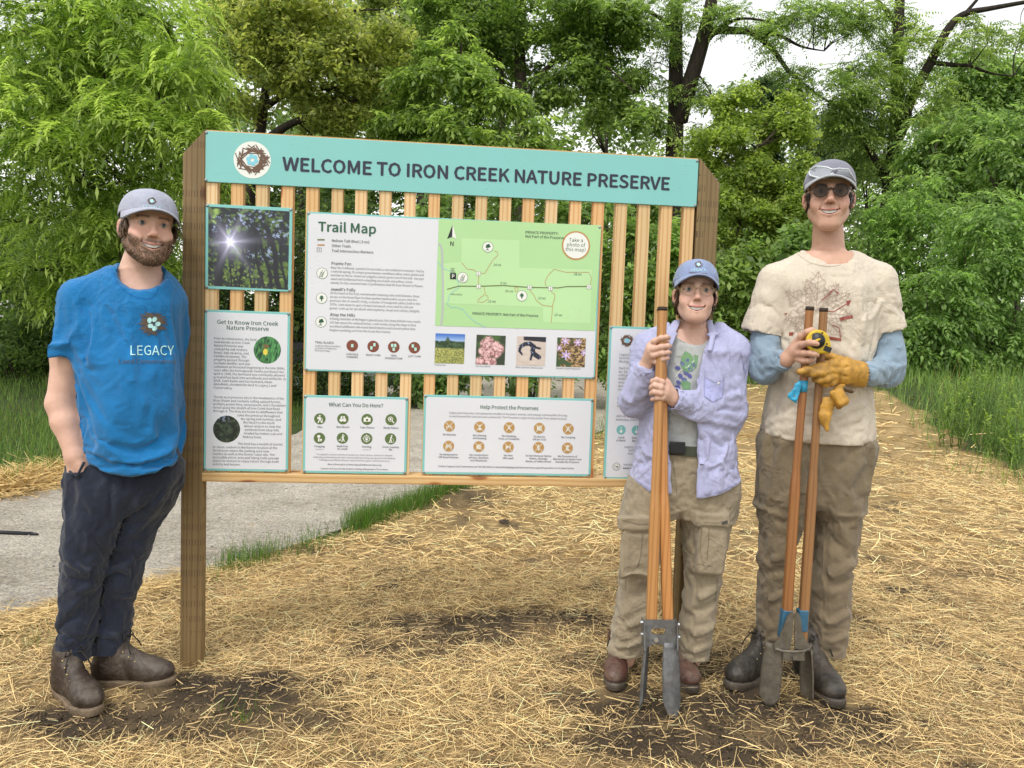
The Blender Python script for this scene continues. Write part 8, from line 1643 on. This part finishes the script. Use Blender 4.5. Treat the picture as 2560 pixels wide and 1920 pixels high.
# ================================================================== tools they hold
M_HAND = wood_mat('varnished handle wood', (.54, .31, .13), (.42, .22, .08), grain=(.6, .5, .4), knots=False, rough=.42)
M_HANDD = wood_mat('dark worn handle wood', (.36, .19, .08), (.23, .115, .045), grain=(.6, .5, .4), knots=False, rough=.5)
M_STEELG = leather_mat('worn grey steel', (.16, .165, .17), .35, (.12, .10, .08)); M_STEELG.node_tree.nodes['Principled BSDF'].inputs['Metallic'].default_value = .55
M_STEELB = leather_mat('muddy grey steel', (.13, .115, .09), .55, (.10, .078, .05)); M_STEELB.node_tree.nodes['Principled BSDF'].inputs['Metallic'].default_value = .35
M_BLUEB = plain('blue painted wood', (.035, .12, .20), .6); M_TIPW = plain('dark grimy handle end', (.035, .022, .014), .8); M_BOLT = plain('zinc bolt', (.55, .56, .57), .35, .9)
def handle(parent, top, mid, bot, r, sq, mat, name='handle', band=None):
    "round above, swelling to a square section below"
    P = [A(*top), A(*mid), A(*bot)]; mb = MB(); n = 16; V = []; st = [(0, 0, r * .985), (0, .02, r), (0, .5, r * .98), (0, .97, r * .95)]
    L = []
    for t in (0, .015, .25, .5, .75, .96): L.append((P[0] + (P[1] - P[0]) * t, 0, r * (1 - .04 * t)))
    for t in (.03, .10, .5, 1.0): L.append((P[1] + (P[2] - P[1]) * t, min(1, t * 12), sq))
    ax = (P[2] - P[0]) / np.linalg.norm(P[2] - P[0]); x = np.array([1, 0, 0]) - ax * ax[0]; x /= np.linalg.norm(x); y = np.cross(ax, x)
    for c, s, rr in L:
        for k in range(n):
            a = 2 * math.pi * (k + .5) / n; ca, sa = math.cos(a), math.sin(a); m = max(abs(ca), abs(sa)); e = 1 / m if s > 0 else 1; q = rr * ((1 - s) * 1 + s * min(e, 1.30)); V.append(c + q * (ca * x + sa * y))
    F = [(i * n + k, i * n + (k + 1) % n, (i + 1) * n + (k + 1) % n, (i + 1) * n + k) for i in range(len(L) - 1) for k in range(n)] + [tuple(range(n - 1, -1, -1)), tuple((len(L) - 1) * n + k for k in range(n))]
    mb.add(V, F); h = mb.build(name, mat, parent)
    m = h.modifiers.new('edge', 'BEVEL'); m.width = .002; m.segments = 2; m.angle_limit = .9
    mb = MB(); mb.tube([P[0] - ax * .0015, P[0] + ax * .012], r * 1.03, 14); mb.build('worn_end', M_TIPW, h, True); return h
def blade(parent, pts, w0, w1, curve, face, mat, name='blade', thick=.004, tip=.5):
    "curved scoop: centre line from the top to the tip, half widths, bulge direction"
    P = np.array([A(*q) for q in pts]); n = 9; m = 14; V = []; ax = (P[-1] - P[0]); ax /= np.linalg.norm(ax); face = np.asarray(face, float); face -= ax * (face @ ax); face /= np.linalg.norm(face); sd = np.cross(ax, face)
    for j in range(m + 1):
        t = j / m; c = P[0] + (P[-1] - P[0]) * t; w = w0 + (w1 - w0) * min(1, t * 2.5)
        for i in range(n + 1):
            s = i / n * 2 - 1; th = s * curve; e = ax * (-tip * abs(s) ** 1.6 * w * max(0, (t - .75) / .25)); V.append(c + sd * w * math.sin(th) / math.sin(min(curve, 1.57)) + face * w * (math.cos(th) - math.cos(curve) * .5) * .8 + e)
    F = [(j * (n + 1) + i, j * (n + 1) + i + 1, (j + 1) * (n + 1) + i + 1, (j + 1) * (n + 1) + i) for j in range(m) for i in range(n)]
    mb = MB(); mb.add(V, F); b = mb.build(name, mat, parent, True); so = b.modifiers.new('plate', 'SOLIDIFY'); so.thickness = thick; so.offset = 0; return b
# ---- the digger with the bright steel jaws
d1 = empty('post_hole_digger', tuple(G(1425, 1545)), 'post hole digger with orange wooden handles and grey steel jaws held by the shorter person', 'digger')
handle(d1, (1431, 664, 2.650), (1415.5, 1078, 2.612), (1407, 1345, 2.590), .0165, .0172, M_HAND)
handle(d1, (1429, 668, 2.690), (1434, 1078, 2.618), (1442.5, 1345, 2.592), .0160, .0172, M_HAND)
Zl = lambda zx, zy: (1261.6 + zx * .33322, 1036.9 + zy * .33322)
# yoke plate, bent round both handle ends, with a slot and bolts
def plate(parent, outline, hole, Y, thick, mat, name):
    bm = bmesh.new(); o = [bm.verts.new(A(x, y, Y)) for x, y in outline]
    es = [bm.edges.new((o[i], o[(i + 1) % len(o)])) for i in range(len(o))]
    if hole: h = [bm.verts.new(A(x, y, Y)) for x, y in hole]; es += [bm.edges.new((h[i], h[(i + 1) % len(h)])) for i in range(len(h))]
    bmesh.ops.triangle_fill(bm, edges=es, use_beauty=True); me = bpy.data.meshes.new(name); bm.to_mesh(me); bm.free(); p = link(name, me, mat, parent); so = p.modifiers.new('plate', 'SOLIDIFY'); so.thickness = thick; so.offset = 0; return p
out = [Zl(*q) for q in ((384, 906), (590, 908), (598, 1060), (585, 1085), (540, 1080), (515, 1068), (468, 1062), (440, 1066), (415, 1082), (392, 1085), (386, 1050))]
hole = [Zl(452 + 30 * 0 + (58 if math.cos(a) > 0 else 0) + 22 * math.cos(a) * .8 - 0, 980 + 22 * math.sin(a)) for a in np.linspace(0, 2 * math.pi, 16, endpoint=False)]
yk = plate(d1, out, hole, 2.566, .006, M_STEELG, 'yoke')
mb = MB()
for x0, x1 in ((384, 384), (594, 594)):
    a0, a1 = A(*Zl(x0, 907), 2.59), A(*Zl(x0 + (3 if x0 > 500 else 2), 1085), 2.578); c = (a0 + a1) / 2; mb.box(c, [(.0025, 0, 0), (0, .028, 0), (a1 - a0) / 2])
mb.build('side_plates', M_STEELG, yk)
for zx, zy in ((466, 1034),): mb = MB(); c = A(*Zl(zx, zy), 2.562); mb.tube([c, c + np.array([0, -.007, 0])], .0085, 6); mb.build('bolt', M_BOLT, yk)
for zx, zy, g in ((600, 938, 1), (602, 1020, 1), (384, 925, -1), (386, 1002, -1)): mb = MB(); c = A(*Zl(zx, zy), 2.58); mb.tube([c - np.array([.004 * g, 0, 0]), c + np.array([.010 * g, 0, 0])], .0065, 6); mb.build('bolt', M_BOLT, yk)
blade(d1, [(1446, 1385, 2.578), (1449, 1553, 2.556)], .0265, .034, 1.05, (.35, -1, 0), M_STEELG, tip=2.1)
blade(d1, [(1403, 1388, 2.585), (1393, 1543, 2.583)], .024, .032, 1.1, (-.93, .35, 0), M_STEELG, tip=1.9)
# ---- the older digger with blue paint
d2 = empty('post_hole_digger', tuple(G(1700, 1522)), 'older muddy post hole digger with blue painted handle ends held by the tall person', 'digger')
handle(d2, (1749.5, 663, 2.668), (1719, 1028, 2.668), (1695, 1400, 2.672), .0142, .0155, M_HANDD)
handle(d2, (1779.5, 666, 2.672), (1756, 1028, 2.680), (1731, 1400, 2.690), .0142, .0155, M_HANDD)
Zr = lambda zx, zy: (1555.3 + zx * .37491, 933.2 + zy * .37491)
for a, b in (((1699.8, 1316, 2.671), (1692, 1378, 2.672)), ((1733.8, 1316, 2.686), (1731, 1362, 2.688))):
    pa, pb = A(*a), A(*b); ax_ = (pb - pa) / 2; mb = MB(); mb.box((pa + pb) / 2, [(.0172, 0, 0), (0, .0172, 0), ax_]); o = mb.build('blue_band', M_BLUEB, d2); m = o.modifiers.new('edge', 'BEVEL'); m.width = .003
out = [Zr(*q) for q in ((398, 1048), (412, 1038), (428, 1042), (424, 1075), (418, 1150), (408, 1220), (400, 1250), (345, 1250), (318, 1262), (308, 1225), (335, 1195), (362, 1130), (385, 1070))]
y2a = plate(d2, out, None, 2.638, .006, M_STEELB, 'yoke_strap'); out = [Zr(*q) for q in ((432, 1042), (450, 1042), (464, 1070), (472, 1150), (492, 1195), (520, 1230), (522, 1262), (500, 1255), (450, 1250), (430, 1245), (428, 1150))]
y2b = plate(d2, out, None, 2.640, .006, M_STEELB, 'yoke_strap')
mb = MB(); mb.tube([A(*Zr(zx, zy), Y) for zx, zy, Y in ((305, 1222, 2.655), (318, 1248, 2.640), (360, 1262, 2.626), (420, 1266, 2.622), (480, 1264, 2.628), (516, 1248, 2.642), (524, 1222, 2.66))], .0052, 8); mb.build('cross_bar', M_STEELB, d2, True)
mb = MB(); a, b = A(*Zr(362, 1290), 2.624), A(*Zr(486, 1292), 2.628); mb.box((a + b) / 2, [(b - a) / 2, (0, .004, 0), (0, 0, R_(9, 2.63))]); mb.build('jaw_link', M_STEELB, d2); mb = MB(); c = A(*Zr(428, 1298), 2.622); mb.tube([c, c - np.array([0, .009, 0])], .009, 6); mb.build('bolt', M_STEELB, d2)
blade(d2, [(1674, 1388, 2.664), (1660, 1524, 2.672)], .030, .036, .75, (-.5, -.87, 0), M_STEELB, tip=1.2)
blade(d2, [(1738, 1400, 2.675), (1739, 1528, 2.672)], .030, .036, 1.2, (.96, .28, 0), M_STEELB, tip=1.4)
# blue flagging tape on the handle
M_TAPE = plain('blue flagging tape', (.03, .30, .50), .4, var=.2)
tp = empty('flagging_tape', tuple(A(1727, 840, 2.65)), 'crumpled blue flagging tape tied round the handle below the glove', 'tape')
mb = MB(); mb.tube([A(1735.5, 822, 2.667), A(1733.5, 846, 2.667)], .0160, 14); mb.build('wrap', M_TAPE, tp, True)
f = Field(); f.ecap(A(1727, 826, 2.650), A(1706, 858, 2.642), (.010, .0035), (.015, .0035), (.5, .2, -.6), .006); f.ecap(A(1706, 858, 2.642), A(1720, 868, 2.645), (.010, .0035), (.007, .003), (0, .3, 1), .006); f.ecap(A(1725, 832, 2.650), A(1720, 864, 2.640), (.010, .0035), (.010, .0035), (1, .3, 0), .006); f.wrinkle(.003, (45, 45, 45), 111, .03); skin_of('tail', f, A(1685, 890, 2.60), A(1745, 810, 2.70), .0036, M_TAPE, tp)
# tape measure
M_YEL = plain('yellow plastic', (.62, .42, .02), .35); M_BLKP = plain('black plastic', (.014, .014, .015), .45)
tmz = empty('tape_measure', tuple(A(1766, 737, 2.625)), 'yellow and black tape measure gripped in the bare hand of the tall person', 'tape measure')
f = Field(); AX = np.eye(3); f.ecap(A(1766, 737, 2.610), A(1766, 738, 2.642), (.0385, .0385), (.0385, .0385), (1, 0, 0), .01); f.box(A(1772, 752, 2.626), (.030, .018, .018), AX, .008, .012); f.cut.append(lambda p: np.abs(p[:, 1] - 2.626) - .0185); skin_of('case', f, A(1735, 775, 2.58), A(1795, 705, 2.68), .0030, M_YEL, tmz)
mb = MB(); mb.tube([A(1764, 736, 2.6085), A(1764, 736, 2.602)], [.0275, .026], 22); mb.build('grip_ring', M_BLKP, tmz, True); mb = MB(); a = A(1764, 736, 2.6008); mb.tube([a + np.array([-.011, 0, -.005]), a + np.array([.011, 0, .006])], .0045, 6); mb.build('label_mark', M_YEL, tmz, True)
mb = MB(); mb.box(A(1783, 754, 2.626), [(.012, 0, -.004), (0, .0195, 0), (.003, 0, .0085)]); mb.build('nose', M_BLKP, tmz); 
for a, b in ((1776, 719), (1786, 743)): mb = MB(); c = A(a, b, 2.607); mb.tube([c, c - np.array([0, .003, 0])], .0028, 8); mb.build('screw', M_BLKP, tmz)
# the second glove, hanging
gl = empty('work_glove', tuple(A(1800, 880, 2.65)), 'limp yellow leather glove dangling below the gloved hand of the tall person', 'glove')
f = Field(); f.ecap(A(1812, 838, 2.655), A(1795, 868, 2.648), (.028, .010), (.032, .009), (.8, 0, .5), .012); f.ecap(A(1792, 862, 2.648), A(1783, 905, 2.645), (.028, .009), (.017, .008), (1, 0, 0), .010); f.cap(A(1783, 900, 2.645), A(1786, 928, 2.645), .012, .008, .01); f.cap(A(1776, 895, 2.648), A(1778, 915, 2.65), .012, .008, .01); f.chain([A(1812, 846, 2.64), A(1824, 866, 2.635), A(1812, 878, 2.635)], [.016, .0145, .010], .012); f.cap(A(1800, 850, 2.63), A(1815, 872, 2.625), .012, .011, .008)
f.wrinkle(.002, (24, 24, 30), 121, .03); f.ridge([A(1800, 850, 2.62), A(1806, 880, 2.62), A(1796, 915, 2.63)], .005, -.004)
skin_of('leather', f, A(1755, 950, 2.57), A(1845, 815, 2.72), .0036, M_GLOVE, gl); f = Field(); f.ecap(A(1822, 838, 2.66), A(1840, 846, 2.66), (.012, .012), (.008, .008), (0, 0, 1)); f.wrinkle(.004, (30, 30, 30), 122); skin_of('dark_cuff', f, A(1805, 870, 2.6), A(1860, 820, 2.72), .004, M_GLOVED, gl)

# ================================================================== things lying about behind the sign
M_PLASTIC = plain('white plastic sheeting', (.80, .80, .80), .35, var=.06, bump=.3)
def sack(name, label, x, y, Y, rx, ry, d, seed, mat, cat):
    c = A(x, y, Y); t = empty(name, (c[0], c[1], float(hgt(c[0], c[1]))), label, cat); f = Field(); f.ell(c, (R_(rx, Y), d, R_(ry, Y)), .05)
    r = np.random.default_rng(seed)
    for i in range(6): f.ell(c + np.array([r.uniform(-.8, .8) * R_(rx, Y), r.uniform(-.5, .5) * d, r.uniform(-.5, .7) * R_(ry, Y)]), (R_(rx, Y) * .4, d * .5, R_(ry, Y) * .55), .06)
    f.wrinkle(.07, (6, 6, 7), seed, .15); f.wrinkle(.025, (16, 16, 18), seed + 1, .05); q = np.array([R_(rx, Y) * 1.5, d * 1.5, R_(ry, Y) * 1.8]); skin_of('sheet', f, c - q, c + q, .022, mat, t); return t
sack('plastic_sack', 'crumpled white plastic sack seen between the slats behind the trail map', 690, 828, 12.5, 52, 22, .35, 131, M_PLASTIC, 'sack')
sack('plastic_sack', 'smaller white plastic bag right of the larger sack behind the slats', 795, 815, 12.6, 22, 17, .2, 135, plain('printed white plastic', (.6, .6, .62), .35, var=.3, scale=14), 'sack')
hb_ = A(652, 785, 13.0); t = empty('hay_bale', (hb_[0], hb_[1], 0), 'pile of yellow hay beside the white sacks behind the sign', 'hay')
f = Field(); f.ell(hb_ + [0, 0, -.1], (.5, .4, .36), .05); f.wrinkle(.06, (7, 7, 7), 141, .1); V, F = surface(f, hb_ - .8, hb_ + .8, .04)
link('heap', npmesh('heap', V, F, np.tile([.40, .27, .11], (len(V), 1))), M_STRAW, t); i = rng.integers(0, len(V), 2600); Vr, Fr, k = ribbons(V[i] + rng.normal(0, .01, (2600, 3)), rng.uniform(0, 6.28, 2600), rng.uniform(.1, .3, 2600), rng.uniform(.006, .012, 2600), rng.normal(0, .3, 2600), rng.normal(-.2, .3, 2600), rng.uniform(-1, 1, 2600), 2)
o = link('loose_stems', npmesh('loose_stems', Vr, Fr, np.repeat(np.array([.62, .43, .18]) * rng.uniform(.5, 1.2, (2600, 1)), k, 0)), M_STRAW, t); o['kind'] = 'stuff'
M_LUMB = wood_mat('fresh lumber', (.62, .33, .12), (.42, .2, .07), vert=False); c = A(712, 806, 12.8); t = empty('lumber_stack', (c[0], c[1], 0), 'few orange boards lying beside the white sacks', 'lumber')
for k in range(4): mb = MB(); mb.box(c + np.array([rng.normal(0, .08), .1 * k, .025 * (k % 2) + .01 * k]), [(.62, rng.normal(0, .06), rng.normal(0, .02)), (0, .05, 0), (0, 0, .019)]); mb.build('board', M_LUMB, t)
c = A(846, 817, 14.5); t = empty('folded_tarp', (c[0], c[1], 0), 'flat grey green folded tarpaulin lying on the far side of the path', 'tarp'); f = Field(); f.box(c + [0.1, 0, -.02], (.75, .5, .07), np.eye(3), .03); f.wrinkle(.03, (4, 4, 9), 151, .2); skin_of('cloth', f, c - [1.1, .8, .3], c + [1.2, .8, .3], .03, plain('grey green tarpaulin', (.15, .18, .15), .7, bump=.3), t)
# black cart with a bent handle
c = A(642, 745, 12.2); t = empty('handcart', (c[0], c[1], 0), 'black cart with a bent tubular handle beside the hay', 'cart'); mb = MB(); mb.box(c + [0.02, 0, -.03], [(.17, 0, .01), (0, .14, 0), (0, 0, .10)]); o = mb.build('tub', M_BLKP, t); m = o.modifiers.new('edge', 'BEVEL'); m.width = .03; m.segments = 2
mb = MB(); q = [c + np.array(v) for v in ((-.15, -.1, .05), (-.13, -.1, .26), (-.06, -.1, .32), (.02, -.1, .28), (.16, -.1, .05))]; mb.tube(q, .012, 7); mb.build('handle', M_BLKP, t, True)
for g in (-1, 1): mb = MB(); a = c + np.array([.05, g * .15, -.17]); mb.tube([a, a + np.array([0, g * .04, 0])], .13, 16); mb.build('wheel', M_BLKP, t)
mb = MB(); mb.tube([c + np.array([-.12, -.1, -.1]), c + np.array([-.14, -.1, -.32])], .015, 6); mb.build('leg', M_BLKP, t)
# dark rod on the path at the left edge
a, b = G(-160, 1149), G(69, 1157.5); r_ = empty('iron_bar', tuple((a + b) / 2), 'thin dark bar lying on the gravel path at the left edge', 'bar'); mb = MB(); mb.tube([a + [0, 0, .02], b + [0, 0, .012]], .0115, 8); mb.build('shaft', plain('dark steel', (.03, .03, .033), .5, .5), r_, True); mb = MB(); mb.tube([b + [0, 0, .012], b + (b - a) * .06 + [0, 0, .010]], [.012, .006], 8); mb.build('tip', M_BLKP, r_, True)
# mound of turned earth by the meadow
c = G(1972, 828); t = empty('earth_mound', (c[0], c[1], 0), 'dark heap of turned earth at the edge of the meadow grass', 'mound'); f = Field(); f.ell(c + [0, 0, .02], (.55, .5, .42), .1); f.ell(c + [.45, -.1, 0], (.4, .4, .28), .1); f.wrinkle(.09, (5, 5, 5), 161, .2); f.wrinkle(.04, (14, 14, 14), 162, .1); skin_of('earth', f, c - [1.3, 1, .2], c + [1.3, 1, .8], .04, plain('dark turned earth', (.06, .038, .024), .95, var=.5, scale=9, bump=.6), t)
for (x, y, r, lab) in ((985, 1072, .085, 'dark clod beside the grass fringe under the rail'), (1088, 1130, .03, 'small dark clod in the straw under the middle of the sign'), (1350, 1083, .03, 'small clod left of the cargo trousers')):
    c = G(x, y); t = empty('soil_clod', tuple(c), lab, 'clod', 'dark clods on the straw'); f = Field(); f.ell(c + [0, 0, r * .2], (r, r * .9, r * .55), .02); f.wrinkle(r * .5, (16, 16, 16), int(x), .1); f.wrinkle(r * .25, (50, 50, 50), int(x) + 1, .03); skin_of('earth', f, c - 2 * r, c + 2 * r, max(.005, r * .14), plain('clod soil', (.05, .034, .022), .95, var=.5, scale=60, bump=.6), t)
